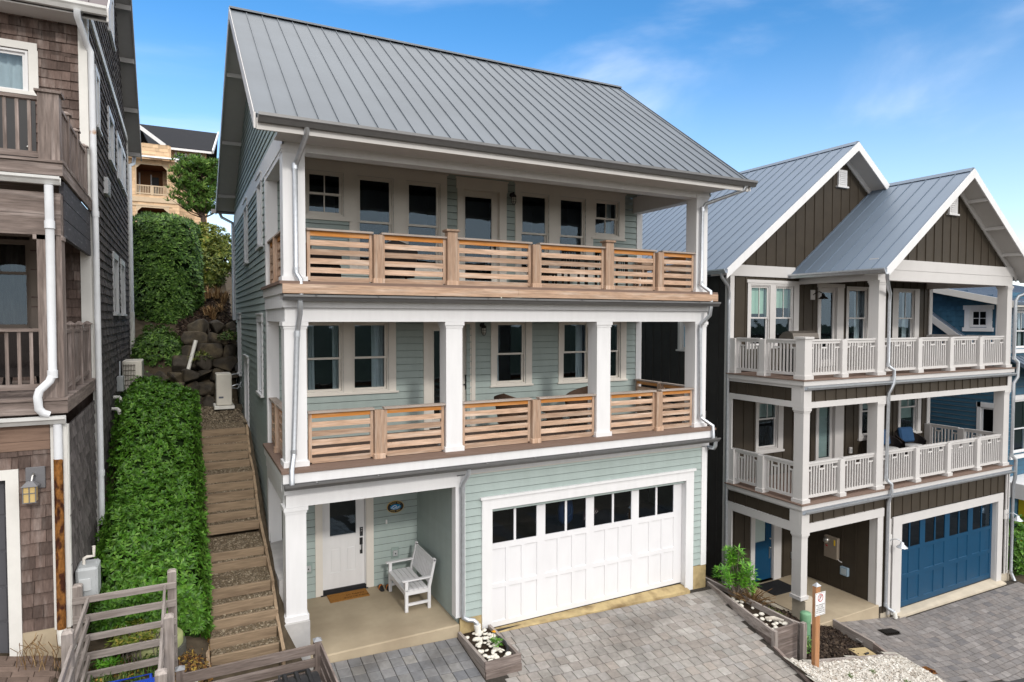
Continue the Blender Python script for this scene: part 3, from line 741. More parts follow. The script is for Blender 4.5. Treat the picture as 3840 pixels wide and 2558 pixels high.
# doors
def door(parent, w, u0, u1, z0, z1, gu0, gu1, gz0, gz1, m, d=-.06, panels=(), hole_d=.5, gl=GLASS):
    mb = MB(); H = [(gu0, gu1, gz0, gz1)] + list(panels)
    flat(mb, w, u0, u1, z0, z1, d, H)
    for i, (a, b, c, e) in enumerate(H):
        dd = d - .03 if i == 0 else d - .012
        for (p, q) in (((a, c), (b, c)), ((b, c), (b, e)), ((b, e), (a, e)), ((a, e), (a, c))):
            mb.face([w.P(p[0], d, p[1]), w.P(q[0], d, q[1]), w.P(q[0], dd, q[1]), w.P(p[0], dd, p[1])])
        if i: flat(mb, w, a, b, c, e, dd); w.box(mb, a + .035, b - .035, dd, d - .002, c + .035, e - .035)
    w.box(mb, gu0 - .03, gu1 + .03, d, d + .012, gz0 - .03, gz0 - .001); w.box(mb, gu0 - .03, gu1 + .03, d, d + .012, gz1 + .001, gz1 + .03)
    w.box(mb, gu0 - .03, gu0 - .001, d, d + .012, gz0, gz1); w.box(mb, gu1 + .001, gu1 + .03, d, d + .012, gz0, gz1)
    w.box(mb, u0 - .03, u1 + .03, d - hole_d, d - hole_d + .01, z0, z1 + .03, 1)
    for (u) in (u0 - .03, u1 + .03): mb.face([w.P(u, d, z0), w.P(u, d - hole_d, z0), w.P(u, d - hole_d, z1), w.P(u, d, z1)], 1)
    mb.face([w.P(u0 - .03, d, z1 + .03), w.P(u1 + .03, d, z1 + .03), w.P(u1 + .03, d - hole_d, z1 + .03), w.P(u0 - .03, d - hole_d, z1 + .03)], 1)
    o = mb.build('door', [m, DARKIN], parent, recalc=False)
    pn = MB(); w.quad(pn, gu0, gu1, gz0, gz1, d - .022); pn.build('pane', gl, o, recalc=False)
    j = MB(); w.box(j, u0 - .03, u0 - .002, d - .03, .0, z0, z1 + .03); w.box(j, u1 + .002, u1 + .03, d - .03, .0, z0, z1 + .03); w.box(j, u0 - .002, u1 + .002, d - .03, .0, z1 + .002, z1 + .03); j.build('jamb', m if m is not BLUED else BTRIM, o)
    return o
d1 = door(HS, B, 1.096, 2.005, .41, 2.56, 1.26, 1.816, 1.55, 2.36, WHITE, panels=[(1.255, 1.475, .75, 1.285), (1.60, 1.81, .75, 1.285)])
h = MB(); B.box(h, 1.90, 1.965, -.06, -.035, 1.47, 1.66); B.box(h, 1.895, 1.96, -.06, -.038, 1.28, 1.43)
h.tube([B.P(1.928, -.04, 1.4), B.P(1.928, .015, 1.38), B.P(1.928, .018, 1.2), B.P(1.928, -.03, 1.13)], .011, 8); B.box(h, 1.90, 1.955, -.06, -.04, 1.08, 1.16)
h.lathe([(.03, 0), (.03, .02)], B.P(1.932, -.03, 1.6), 12); h.build('handle', BLACK, d1)
kp = MB()
for q in range(3): B.box(kp, 1.918 + q * .012, 1.924 + q * .012, -.035, -.033, 1.575, 1.635)
kp.build('keypad', SIGNW, d1)
s_ = MB(); B.box(s_, 1.06, 2.04, -.058, -.03, .335, .405); B.box(s_, 1.04, 2.05, -.03, .06, .322, .345); s_.build('sill', BLACK, d1)
d2 = door(HS, B, 3.48, 4.49, 3.70, 6.07, 3.62, 4.22, 3.9, 5.93, CREAM)
h = MB(); B.box(h, 4.39, 4.44, -.06, -.04, 4.55, 4.9); h.tube([B.P(4.41, -.05, 4.68), B.P(4.41, 0, 4.68), B.P(4.33, 0, 4.68)], .012, 8); h.build('handle', BLACK, d2)
d3 = door(HS, B, 4.34, 5.24, 6.84, 9.19, 4.397, 5.079, 7.1, 9.05, CREAM)
h = MB(); B.box(h, 5.15, 5.19, -.06, -.04, 7.8, 8.05); h.tube([B.P(5.17, -.05, 7.9), B.P(5.17, 0, 7.9), B.P(5.08, 0, 7.9)], .012, 8); h.build('handle', BLACK, d3)

# garage door
def garage_door(parent, w, u0, u1, z0, z1, glass_, panels, m, dd=-.02):
    mb = MB(); H = glass_ + panels
    flat(mb, w, u0, u1, z0, z1, 0, H)
    for i, (a, b, c, e) in enumerate(H):
        q_ = -.03 if i < len(glass_) else dd; k = 0 if i < len(glass_) else .012
        for (p, q, p2, q2) in (((a, c), (b, c), (a + k, c + k), (b - k, c + k)), ((b, c), (b, e), (b - k, c + k), (b - k, e - k)), ((b, e), (a, e), (b - k, e - k), (a + k, e - k)), ((a, e), (a, c), (a + k, e - k), (a + k, c + k))):
            mb.face([w.P(p[0], 0, p[1]), w.P(q[0], 0, q[1]), w.P(q2[0], q_, q2[1]), w.P(p2[0], q_, p2[1])])
        if i >= len(glass_): flat(mb, w, a + k, b - k, c + k, e - k, q_)
    w.box(mb, u0, u1, -1.2, -1.19, z0, z1, 1); w.box(mb, u0, u1, -1.2, -.04, z1 - .01, z1, 1); w.box(mb, u0, u1, -1.2, -.04, z1 - .85, z1 - .84, 1)
    o = mb.build('garage_door', [m, DARKIN], parent, recalc=False)
    sl_ = MB(); w.box(sl_, u0 + .01, u1 - .01, -.03, .004, z0 - .012, z0 + .018); sl_.build('rubber_seal', BLACK, o)
    for (a, b, c, e) in glass_:
        pn = MB(); w.quad(pn, a, b, c, e, -.015); pn.build('pane', GLASSD, o, recalc=False)
    return o
G = W('Y', .15, -1)
BG = thing('bag', 'blue bag hanging behind the garage window, fourth pane from the left', 'bag', (5.95, .55, 2.0)); b = MB(); b.lathe([(.02, .34), (.05, .3), (.17, .2), (.2, .0), (.18, -.2), (.1, -.28), (.001, -.29)], (5.95, .6, 2.0), 14, sy=.5); b.build('body', mat('navy_bag_cloth', (.008, .03, .10), .7, .2), BG); b = MB(); b.tube([(5.87, .56, 2.2), (5.9, .52, 2.32), (6.0, .52, 2.32), (6.03, .56, 2.2)], .012, 6); b.tube([(5.86, .5, 2.1), (5.87, .49, 1.95), (5.95, .49, 1.9), (6.03, .49, 1.95), (6.04, .5, 2.1)], .01, 6); b.build('strap', CUSH, BG)
TWL = thing('fabric_bundle', 'folded dark striped fabric bundle behind the garage window, fifth pane', 'folded fabric', (6.6, .55, 1.95)); b = MB()
for k in range(6): b.tube([(6.42 + .06 * k, .6, 1.72 + .02 * k), (6.45 + .06 * k, .55, 2.0 - .02 * k), (6.5 + .05 * k, .6, 2.16 - .05 * k)], .03, 7)
b.build('cloth', mat('dark_plum_cloth', (.07, .05, .06), .9, .1), TWL); b = MB()
for k in range(6): b.tube([(6.43 + .06 * k, .565, 1.74 + .02 * k), (6.46 + .06 * k, .518, 2.0 - .02 * k)], .007, 5)
b.build('stripe', CUSHW, TWL)
gl_ = []; pn_ = []
for k in range(4):
    o_ = 1.217 * k
    gl_ += [(3.96 + o_, 4.44 + o_, 1.72, 2.375), (4.49 + o_, 4.97 + o_, 1.72, 2.375)]
    for (a, b) in ((3.955, 4.26), (4.33, 4.62), (4.69, 4.985)): pn_ += [(a + o_, b + o_, .90, 1.6), (a + o_, b + o_, .125, .81)]
garage_door(HS, G, 3.885, 8.87, 0.005, 2.47, gl_, pn_, DWHITE)
t = MB()
F.box(t, 3.66, 3.88, 0, .045, -.02, 2.47); F.box(t, 8.86, 9.09, 0, .045, -.13, 2.47); F.box(t, 3.66, 9.09, 0, .047, 2.47, 2.68); F.box(t, 3.62, 9.13, 0, .08, 2.68, 2.73)
t.box(3.85, 3.884, .03, .2, -.02, 2.47); t.box(8.872, 8.9, .03, .2, -.02, 2.47); t.box(3.88, 8.88, .03, .2, 2.468, 2.5)
t.build('garage_door_casing', WHITE, HS)
# concrete
c = MB(); c.box(3.2, 3.66, .012, .3, -.3, .41); c.build('foundation', FOUND, HS); c = MB(); c.box(9.1, 9.51, .012, .4, -.6, .39); c.build('foundation', FOUND, HS); c = MB()
c.hexa([(3.87, -.13, -.3), (8.9, -.13, -.3), (8.9, .2, -.3), (3.87, .2, -.3), (3.87, -.13, .045), (8.9, -.13, -.075), (8.9, .2, -.002), (3.87, .2, .002)])
c.build('garage_apron', FOUND, HS)
c = MB(); c.bbox(.3, 3.19, -.01, 2.6, -.4, .325, .02); c.build('porch_floor', CONC, HS)
c = MB(); c.bbox(-.04, .40, -.05, .42, -.5, 1.03, .012); c.hexa([(-.04, .42, -.5), (.3, .42, -.5), (.3, 2.6, -.5), (-.04, 2.6, -.5), (-.04, .42, 1.62), (.3, .42, 1.66), (.3, 2.6, 1.66), (-.04, 2.6, 1.62)])
c.build('retaining_wall', CONCG, HS)
# decks
for (z, nm) in ((3.68, 0), (6.82, 1)):
    d = MB(); d.box(-.07, 9.52, -.26, 2.5, z - .045, z)
    for k in range(19):
        y = -.255 + .145 * k; d.box(-.07, 9.52, y, min(y + .138, 2.5), z, z + .006)
    d.build('deck_floor', DECKB, HS)
    d = MB(); d.box(.3, 9.4, .25, 2.5, z - .3, z - .28); d.build('ceiling', SOFFIT, HS)
d = MB(); d.box(.1, 9.45, -.1, 2.5, 9.62, 9.64); d.box(-.1, 9.5, -.6, .0, 9.14, 9.16); d.build('ceiling', SOFFIT, HS)
# wooden band of the upper deck
d = MB()
for a, b in ((-.03, 4.3), (4.303, 9.49)): d.box(a, b, -.30, -.262, 6.62, 6.775)
d.build('deck_fascia', CEDX, HS)
for (a, b) in ((-.03, .008), (9.5, 9.53)): d = MB(); d.box(a, b, -.26, 2.5, 6.62, 6.775); d.build('deck_fascia', BTRIM, HS)
for (z, a, b) in ((6.6, -.02, 9.55), (3.47, -.03, 9.56)):
    g_ = MB(); gutter(g_, 'x', a, b, -.24 if z < 4 else -.2, z, -1, .1, .13); 
    for k in range(9): g_.box(a + .5 + k * 1.05, a + .53 + k * 1.05, -.37, -.22, z - .012, z - .004)
    g_.build('gutter', GUTTER, HS)
# columns
for (z0, z1, lst) in ((3.686, 6.15, ((.03, .39), (2.93, 3.26), (6.36, 6.71), (9.11, 9.45))), (6.826, 9.09, ((.03, .39), (9.11, 9.45))), (1.03, 3.0, ((.02, .36),))):
    for (a, b) in lst: post('column', a, b, .02, .36, z0, z1, WHITE, HS)
# railings
def cedar_rail(x0, x1, zd, y=.1, axis='x', x=None, orange=True):
    zt = zd + .92
    r = MB()
    def bx(a, b, d0, d1, c, e, m=0):
        if axis == 'x': r.box(a, b, y + d0, y + d1, c, e, m)
        else: r.box(x + d0, x + d1, a, b, c, e, m)
    bx(x0, x0 + .055, -.02, .035, zd + .04, zt - .03, 2); bx(x1 - .055, x1, -.02, .035, zd + .04, zt - .03, 2)
    bx(x0 + .055, x1 - .055, -.012, .022, zt - .115, zt - .03, 1)
    for k in range(5):
        zz = zt - .185 - .156 * k
        bx(x0 + .055, x1 - .055, -.012 + U(-.002, .002), .022, zz - .095, zz)
    o = r.build('railing', [CEDX if axis == 'x' else CEDY, CEDOX if axis == 'x' else CEDOY, CEDZ], HS)
    c_ = MB()
    if axis == 'x': c_.box(x0 - .01, x1 + .01, y - .07, y + .08, zt - .028, zt + .006)
    else: c_.box(x - .07, x + .08, x0 - .01, x1 + .01, zt - .028, zt + .006)
    c_.build('rail_cap', CAPX if axis == 'x' else CAPY, o)
def rpost(x, zd, h=.88, w=.17, y=.1, capped=False):
    p = MB(); p.bbox(x - w / 2, x + w / 2, y - .1, y + .07, zd + .006, zd + h, .006); p.bbox(x - w / 2 - .02, x + w / 2 + .02, y - .12, y + .09, zd + .006, zd + .1, .006)
    if capped: p.bbox(x - w / 2 - .035, x + w / 2 + .035, y - .135, y + .105, zd + h, zd + h + .045, .01)
    p.build('railing_post', CEDZ, HS)
for zd in (3.68, 6.82):
    for (a, b) in (((.42, 1.55), (1.75, 2.91), (3.28, 4.78), (4.97, 6.34), (6.73, 7.98), (8.15, 9.09)) if zd < 5 else ((.42, 1.55), (1.72, 2.95), (3.17, 4.78), (4.97, 6.56), (6.78, 7.96), (8.14, 9.09))):
        cedar_rail(a, b, zd)
    for x in (1.645, 4.875, 8.065): rpost(x, zd)
    for xx in (.12, 9.33):
        cedar_rail(.4, 1.4, zd, axis='y', x=xx); cedar_rail(1.52, 2.46, zd, axis='y', x=xx)
        p = MB(); p.box(xx - .08, xx + .08, 1.4, 1.52, zd + .006, zd + .9); p.box(xx - .1, xx + .1, 1.38, 1.54, zd + .006, zd + .1); p.build('railing_post', CEDZ, HS)
for x in (3.06, 6.67): rpost(x, 6.82, 1.02, .2, capped=True)
# roof
r = MB()
seamroof(r, 'x', -.46, 10.0, -.72, 13.0, 4.25, 9.33, step=.322)
seamroof(r, 'x', -.46, 10.0, 11.4, 13.0, 4.25, 9.75, step=.322)
r.hexa([(-.47, 4.1, 12.94), (10.01, 4.1, 12.94), (10.01, 4.4, 12.98), (-.47, 4.4, 12.98), (-.47, 4.12, 12.99), (10.01, 4.12, 12.99), (10.01, 4.38, 13.0), (-.47, 4.38, 13.0)])
r.prism([(4.07, 12.93), (4.25, 13.05), (4.43, 12.96), (4.25, 13.02)], 'x', -.47, 10.01)
r.build('roof', METALROOF, HS)
for (a0, a1) in ((-.44, .06), (9.5, 9.98)):
    for (e_, z_) in ((-.6, 9.42), (11.3, 9.8)): sf = MB(); slope_board(sf, 'x', a0, a1, e_, z_, 4.25, 13.0, -.13, .03); sf.build('soffit', SOFFIT, HS)
for k in (.12, .45, .78): 
    for (e, ze) in ((-.6, 9.42), (11.3, 9.8)):
        y = e + (4.25 - e) * k; z = ze + (13 - ze) * k - .17
        for (a0, a1) in ((-.44, .05), (9.51, 9.98)): lk = MB(); lk.box(a0, a1, y - .03, y + .03, z - .1, z); lk.build('lookout', SOFFIT, HS)
for (a0, a1) in ((-.48, -.45), (9.99, 10.02)):
    for (e_, z_) in ((-.72, 9.33), (11.4, 9.75)): bb = MB(); slope_board(bb, 'x', a0, a1, e_, z_, 4.25, 13.0, .015, .24); bb.build('bargeboard', BTRIM, HS)
bb = MB(); bb.box(-.44, 9.98, -.7, -.66, 9.1, 9.27); bb.build('eave_fascia', SOFFIT, HS)
g_ = MB(); gutter(g_, 'x', -.42, 10.12, -.7, 9.33, -1, .13, .14); g_.build('gutter', GUTTER, HS); g_ = MB(); gutter(g_, 'x', -.6, 10.1, 11.4, 9.7, 1, .13, .14)
g_.build('gutter', GUTTER, HS)
# downspouts
def dspout(parent, pts, r=.045, m=GALV, straps=()):
    d = MB(); d.tube(pts, r, 10)
    for i in straps: 
        p = Vector(pts[i]); d.lathe([(r * 1.18, -.05), (r * 1.18, .05)], p, 10)
    return d.build('downspout', m, parent)
dspout(HS, [(.3, -.74, 9.22), (.3, -.7, 9.12), (.26, -.1, 8.86), (.22, -.05, 8.74), (.22, -.05, 7.02), (.23, -.08, 6.95), (.27, -.22, 6.84), (.27, -.24, 6.6)], straps=(3, 4))
dspout(HS, [(.25, -.26, 6.5), (.25, -.24, 6.3), (.24, -.05, 6.05), (.23, -.04, 5.95), (.16, -.04, 3.95), (.15, -.06, 3.88), (.09, -.26, 3.68), (.09, -.28, 3.42)], straps=(3, 4))
dspout(HS, [(9.86, -.74, 9.22), (9.84, -.7, 9.12), (9.28, -.1, 8.86), (9.22, -.05, 8.74), (9.2, -.05, 7.04), (9.21, -.08, 6.97), (9.31, -.24, 6.84), (9.31, -.26, 6.6)], straps=(3, 4))
dspout(HS, [(9.31, -.26, 6.5), (9.3, -.24, 6.3), (9.21, -.05, 6.08), (9.2, -.04, 5.95), (9.23, -.04, 3.95), (9.25, -.06, 3.9), (9.41, -.26, 3.74), (9.41, -.28, 3.42)], straps=(3, 4))
dspout(HS, [(9.47, -.3, 3.38), (9.47, -.29, 3.28), (9.52, -.2, 3.2), (9.56, .0, 3.18), (9.57, .12, 3.1), (9.57, .14, -.1)])
dspout(HS, [(3.25, -.3, 3.39), (3.25, -.28, 3.28), (3.23, -.08, 3.08), (3.225, -.06, 2.95), (3.225, -.06, .56), (3.24, -.06, .47), (3.32, -.1, .42), (3.42, -.14, .41), (3.47, -.17, .36), (3.48, -.18, .3)], straps=(3,))
p_ = MB(); p_.tube([(3.48, -.18, .31), (3.5, -.2, .13)], [.06, .065], 12); p_.tube([(3.479, -.18, .33), (3.484, -.184, .27)], .068, 12); p_.build('drain_pipe', PVC, HS)
dspout(HS, [(-.35, 11.45, 9.58), (-.3, 11.4, 9.45), (.0, 11.1, 9.25), (.0, 11.06, 9.1), (.0, 11.06, 3.9)])

# ------------------------------------------------------------------ brown shingle house (left)
LH = thing('house', 'weathered brown shingle house with grey timber porches at the left edge', 'house', (-5.5, 3, 0), 'hillside houses along the lane')
LF = W('Y', -1.1, -1); LB = W('Y', 1.93, -1); LS = W('X', -2.88, 1)
random.seed(11)
lwin = []
for (y0, y1, z0, z1, md) in ((3.05, 3.3, 9.85, 10.65, None), (5.45, 6.3, 9.78, 10.6, 10.2), (7.55, 8.4, 9.78, 10.6, 10.2), (9.0, 9.75, 9.78, 10.6, 10.2), (6.0, 6.8, 12.75, 13.6, None), (5.95, 6.8, 6.4, 7.5, 6.95), (8.0, 8.8, 6.4, 7.5, 6.95)):
    lwin.append(window(LH, LS, y0, y1, z0, z1, md, mf=WHITE))
    t = MB()
    LS.box(t, y0 - .2, y0 - .08, 0, .05, z0 - .08, z1 + .08); LS.box(t, y1 + .08, y1 + .2, 0, .05, z0 - .08, z1 + .08)
    LS.box(t, y0 - .22, y1 + .22, 0, .052, z1 + .08, z1 + .22); LS.box(t, y0 - .24, y1 + .24, 0, .08, z0 - .13, z0 - .08)
    t.build('window_casing', WHITE, LH)
def lyl(z): 
    k = (15.6 - z - .12) / .92
    return (max(1.93, 6.45 - k), min(11.0, 6.45 + k))
mb = MB()
shing(mb, LS, 1.93, 11.0, 1.9, 11.4, .165, lwin)
shing(mb, LS, -1.1, 1.93, 1.75, 4.78, .165)
shing(mb, LS, 1.93, 11, 11.57, 15.4, .165, lwin[4:5], ulim=lyl)
mb.build('side_wall', SHSIDE, LH, recalc=False)
mb = MB()
w1 = window(LH, LB, -4.5, -3.77, 9.98, 10.53, None, mf=WHITE, mun='v', curtain=[(-4.5, -3.77)])
shing(mb, LB, -9, -2.99, 8.2, 11.5, .155, [w1, (-5.2, -3.6, 8.0, 9.94)])
shing(mb, LB, -3.72, -2.99, 5.15, 8.0, .155); mb.box(-9, -2.9, 2.1, 10.9, 4, 8.1)
gx0 = -3.385
shing(mb, LF, gx0, -3.04, 2.13, 4.5, .165); shing(mb, LF, -9, gx0, 4.26, 4.5, .165)
mb.build('wall', SHFRONT, LH, recalc=False)
t = MB()
LB.box(t, -2.99, -2.86, 0, .04, 8.23, 11.4); LS.box(t, 1.93, 2.08, 0, .03, 8.2, 11.4); LB.box(t, -3.02, -2.86, 0, .04, 5.17, 8.0)
LS.box(t, 1.93, 2.02, 0, .045, 1.9, 8.1)
LS.box(t, 1.95, 11.03, .02, .055, 11.4, 11.56); LB.box(t, -9, -3.0, 0, .03, 11.3, 11.5)
LF.box(t, -3.04, -2.86, 0, .035, 2.1, 4.82); LS.box(t, -1.1, -1.0, 0, .03, 2.1, 4.8)
LB.box(t, -4.62, -3.56, 0, .04, 10.62, 10.74); LB.box(t, -3.68, -3.55, 0, .04, 9.94, 10.62); LB.box(t, -4.7, -4.6, 0, .04, 9.94, 10.62); LB.box(t, -4.7, -3.5, 0, .06, 9.88, 9.94)
LF.box(t, -3.52, gx0, 0, .04, 1.77, 4.14); LF.box(t, -6.2, gx0, 0, .041, 4.14, 4.27); LS.box(t, 10.88, 11.03, .0, .05, 3.6, 11.4)
t.build('trim', mat('old_white_trim', (.66, .65, .62), .6, .3, var=.06, ns=4), LH)
c = MB(); LF.box(c, gx0, -2.87, -.2, .02, 1.5, 2.13); LS.box(c, -1.05, 11, -.1, -.01, 1.0, 1.9); c.build('foundation', CONC, LH)
d = MB(); LF.box(d, -6.2, -3.52, -.12, -.1, 1.8, 4.14)
for k in range(5): LF.box(d, -6.2, -3.56, -.1, -.088, 1.84 + .46 * k, 2.26 + .46 * k)
d.build('garage_door', GREYDOOR, LH)
# upper door and mid window
d = MB(); LB.box(d, -5.2, -3.66, -.1, -.06, 8.24, 9.92); LB.box(d, -3.66, -3.6, -.1, .03, 8.24, 9.92); LB.box(d, -5.2, -3.6, -.06, .03, 9.88, 9.93)
dd = d.build('door', [BLACK], LH); h = MB(); h.lathe([(.01, -.02), (.03, 0), (.01, .02)], LB.P(-3.72, -.03, 9.05), 10); h.build('handle', STEEL, dd)
window(LH, LB, -4.5, -3.79, 6.1, 7.42, 6.95, mun='vt', mf=mat('taupe_window_frame', (.20, .165, .14), .6, .3))
t = MB(); LB.box(t, -3.72, -3.6, .0, .03, 5.2, 7.55); LB.box(t, -5, -3.6, 0, .031, 7.55, 7.7); t.build('window_casing', mat('taupe_window_frame', (.2, .165, .14)), LH)
t = MB(); LB.box(t, -3.6, -3.36, 0, .02, 5.2, 7.7); t.build('panel', mat('old_white_trim', (.66, .65, .62)), LH)
# timber decks
for (zt, h_, nm) in ((5.165, .2, 0), (8.235, .19, 1)):
    d = MB(); d.box(-9, -2.84, -1.17, -1.13, zt - h_, zt - .03); d.build('deck_fascia', OLDX, LH)
    d = MB(); d.box(-2.875, -2.84, -1.13, 1.93, zt - h_, zt - .03); d.build('deck_fascia', OLDY, LH)
    d = MB()
    for k in range(23): d.box(-9, -2.83, -1.2 + .138 * k, -1.2 + .138 * k + .132, zt - .03, zt)
    d.build('deck_floor', OLDX, LH)
    d = MB(); d.box(-8.9, -2.9, -1.1, 1.9, zt - h_ - .02, zt - h_); d.build('ceiling', OLDX, LH)
    p = MB(); gutter(p, 'x', -9, -2.86, -1.17, zt - h_ - .03, -1, .1, .12); p.build('gutter', mat('old_white_gutter', (.55, .55, .54), .45, .4, var=.12), LH)
b_ = MB(); b_.box(-9, -2.88, -1.1, -.9, 7.55, 7.83); b_.box(-9, -2.88, -1.1, -.9, 7.28, 7.545); b_.box(-3.18, -2.86, -1.12, -.88, 7.22, 7.28); b_.build('beam', OLDX, LH)
b_ = MB(); 
for k in range(3): b_.box(-2.92, -2.865, -.9, 1.93, 7.28 + .25 * k, 7.52 + .25 * k)
b_.build('beam', mat('dark_weathered_board', (.06, .058, .066), .7, .3, var=.35, ns=3, stretch=(10, 1.5, 10), col2=(.2, .2, .22), s2=2.2, t2=.68, w2=.1), LH)
b_ = MB(); b_.box(-9, -3.045, -1.135, -1.1, 4.62, 4.86); b_.box(-9, -3.045, -1.13, -1.1, 4.5, 4.615); b_.build('beam', wood('brown_band_board', (.21, .14, .105), (.13, .085, .065), 'x'), LH)
p = MB(); p.box(-3.14, -2.88, -1.12, -.86, 5.165, 7.28); p.box(-2.935, -2.875, -1.125, -.85, 5.17, 7.27); p.build('porch_post', OLDZ, LH)
p = MB(); p.box(-3.10, -2.87, -1.13, -.9, 8.235, 9.1); p.box(-3.13, -2.84, -1.16, -.87, 9.1, 9.13)
p.hexa([(-3.13, -1.16, 9.13), (-2.84, -1.16, 9.13), (-2.84, -.87, 9.13), (-3.13, -.87, 9.13), (-3.0, -1.03, 9.17), (-2.97, -1.03, 9.17), (-2.97, -1.0, 9.17), (-3.0, -1.0, 9.17)]); p.build('porch_post', OLDZ, LH)
def old_rail(zb, zt, y, x0, x1):
    r = MB(); r.box(x0, x1, y - .045, y + .045, zt - .04, zt, 0); r.box(x0, x1, y - .02, y + .02, zb, zb + .075, 0)
    x = x1 - .08
    while x > x0: r.box(x - .038, x, y - .018, y + .018, zb + .075, zt - .04, 1); x -= .128
    r.build('railing', [OLDX, OLDZ], LH)
old_rail(8.28, 9.05, -1.03, -9, -3.10); old_rail(5.27, 6.07, -1.0, -9, -3.14)
def old_side(zd, ys, zt, x=-2.93):
    for y in ys:
        p = MB(); p.box(x - .045, x + .045, y - .045, y + .045, zd, zt); p.box(x - .07, x + .07, y - .07, y + .07, zt, zt + .02)
        p.hexa([(x - .06, y - .06, zt + .02), (x + .06, y - .06, zt + .02), (x + .06, y + .06, zt + .02), (x - .06, y + .06, zt + .02), (x - .01, y - .01, zt + .06), (x + .01, y - .01, zt + .06), (x + .01, y + .01, zt + .06), (x - .01, y + .01, zt + .06)])
        p.build('railing_post', OLDZ, LH)
    r = MB(); r.box(x - .03, x + .03, -.85, 1.9, zt - .1, zt - .05, 0); r.box(x - .02, x + .02, -.85, 1.9, zd + .08, zd + .15, 0)
    y = -.8
    while y < 1.9: r.box(x - .018, x + .018, y, y + .035, zd + .15, zt - .1, 1); y += .16
    r.build('railing', [OLDY, OLDZ], LH)
old_side(8.235, (-.1, .8, 1.8), 9.1); old_side(5.165, (-.1, .8, 1.8), 6.1)
# roof
r = MB(); seamroof(r, 'x', -12, -2.52, 1.4, 15.6, 6.45, 11.32, step=.4); seamroof(r, 'x', -12, -2.52, 11.5, 15.6, 6.45, 11.2, step=.4)
r.build('roof', MAROON, LH)
sf = MB(); slope_board(sf, 'x', -2.88, -2.53, 1.5, 11.3, 6.45, 15.6, -.13, .03); sf.build('soffit', SOFFIT, LH)
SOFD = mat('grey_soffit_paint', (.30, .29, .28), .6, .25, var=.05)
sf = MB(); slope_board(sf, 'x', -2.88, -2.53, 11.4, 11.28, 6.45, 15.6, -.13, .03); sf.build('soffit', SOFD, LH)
for (e, ze) in ((1.4, 11.32), (11.5, 11.2)):
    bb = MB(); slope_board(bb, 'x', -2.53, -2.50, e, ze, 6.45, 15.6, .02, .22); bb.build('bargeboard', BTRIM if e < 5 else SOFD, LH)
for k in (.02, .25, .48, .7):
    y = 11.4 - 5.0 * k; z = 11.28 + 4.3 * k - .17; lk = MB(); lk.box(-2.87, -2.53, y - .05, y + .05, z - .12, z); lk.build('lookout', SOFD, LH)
g_ = MB(); gutter(g_, 'x', -9, -2.52, 1.42, 11.33, -1, .13, .13); g_.build('gutter', mat('old_white_gutter', (.55, .55, .54)), LH)
ef = MB(); ef.box(-9, -2.9, 1.42, 1.93, 11.16, 11.18); ef.build('soffit', SOFFIT, LH)
dspout(LH, [(-2.93, 1.33, 11.2), (-2.93, 1.36, 11.1), (-2.86, 1.86, 10.86), (-2.81, 1.9, 10.75), (-2.79, 1.9, 8.0), (-2.785, 1.9, 3.5), (-2.785, 1.9, 2.6)], .05, PIPEW, straps=(4, 5))
dspout(LH, [(-2.98, -1.25, 7.9), (-2.98, -1.24, 7.4), (-2.985, -1.2, 7.2), (-2.99, -1.2, 5.48), (-3.02, -1.23, 5.39), (-3.12, -1.28, 5.28), (-3.14, -1.29, 5.2), (-3.13, -1.29, 5.05), (-3.09, -1.28, 4.99), (-3.03, -1.26, 4.96)], .05, PIPEW, straps=(1, 3))
dspout(LH, [(-2.95, -1.2, 4.83), (-2.95, -1.19, 4.36)], .05, PIPEW)
dspout(LH, [(-2.952, -1.19, 4.37), (-2.955, -1.19, 2.1)], .052, RUST)
dspout(LH, [(-2.955, -1.19, 2.12), (-2.955, -1.2, 1.95), (-2.9, -1.23, 1.9), (-2.82, -1.28, 1.87)], .056, PVC)
dspout(LH, [(-2.70, 11.5, 11.1), (-2.72, 11.45, 10.9), (-2.8, 11.05, 10.75), (-2.8, 11.03, 6.4)], .05, PIPEW)
dspout(LH, [(-2.8, 11.03, 6.4), (-2.8, 11.03, 4.3)], .06, PVC)
v_ = MB(); LS.box(v_, 4.2, 4.75, 0, .09, 8.75, 9.08)
for k in range(6): LS.box(v_, 4.24, 4.71, .09, .1, 8.78 + .05 * k, 8.80 + .05 * k)
v_.build('wall_vent', WHITE, LH)
for (y, z) in ((4.9, 4.25), (5.4, 4.45)):
    v_ = MB(); v_.tube([LS.P(y, 0, z), LS.P(y, .12, z), LS.P(y - .02, .16, z - .04), LS.P(y - .02, .16, z - .12)], .04, 8); v_.build('vent_pipe', PVC, LH)

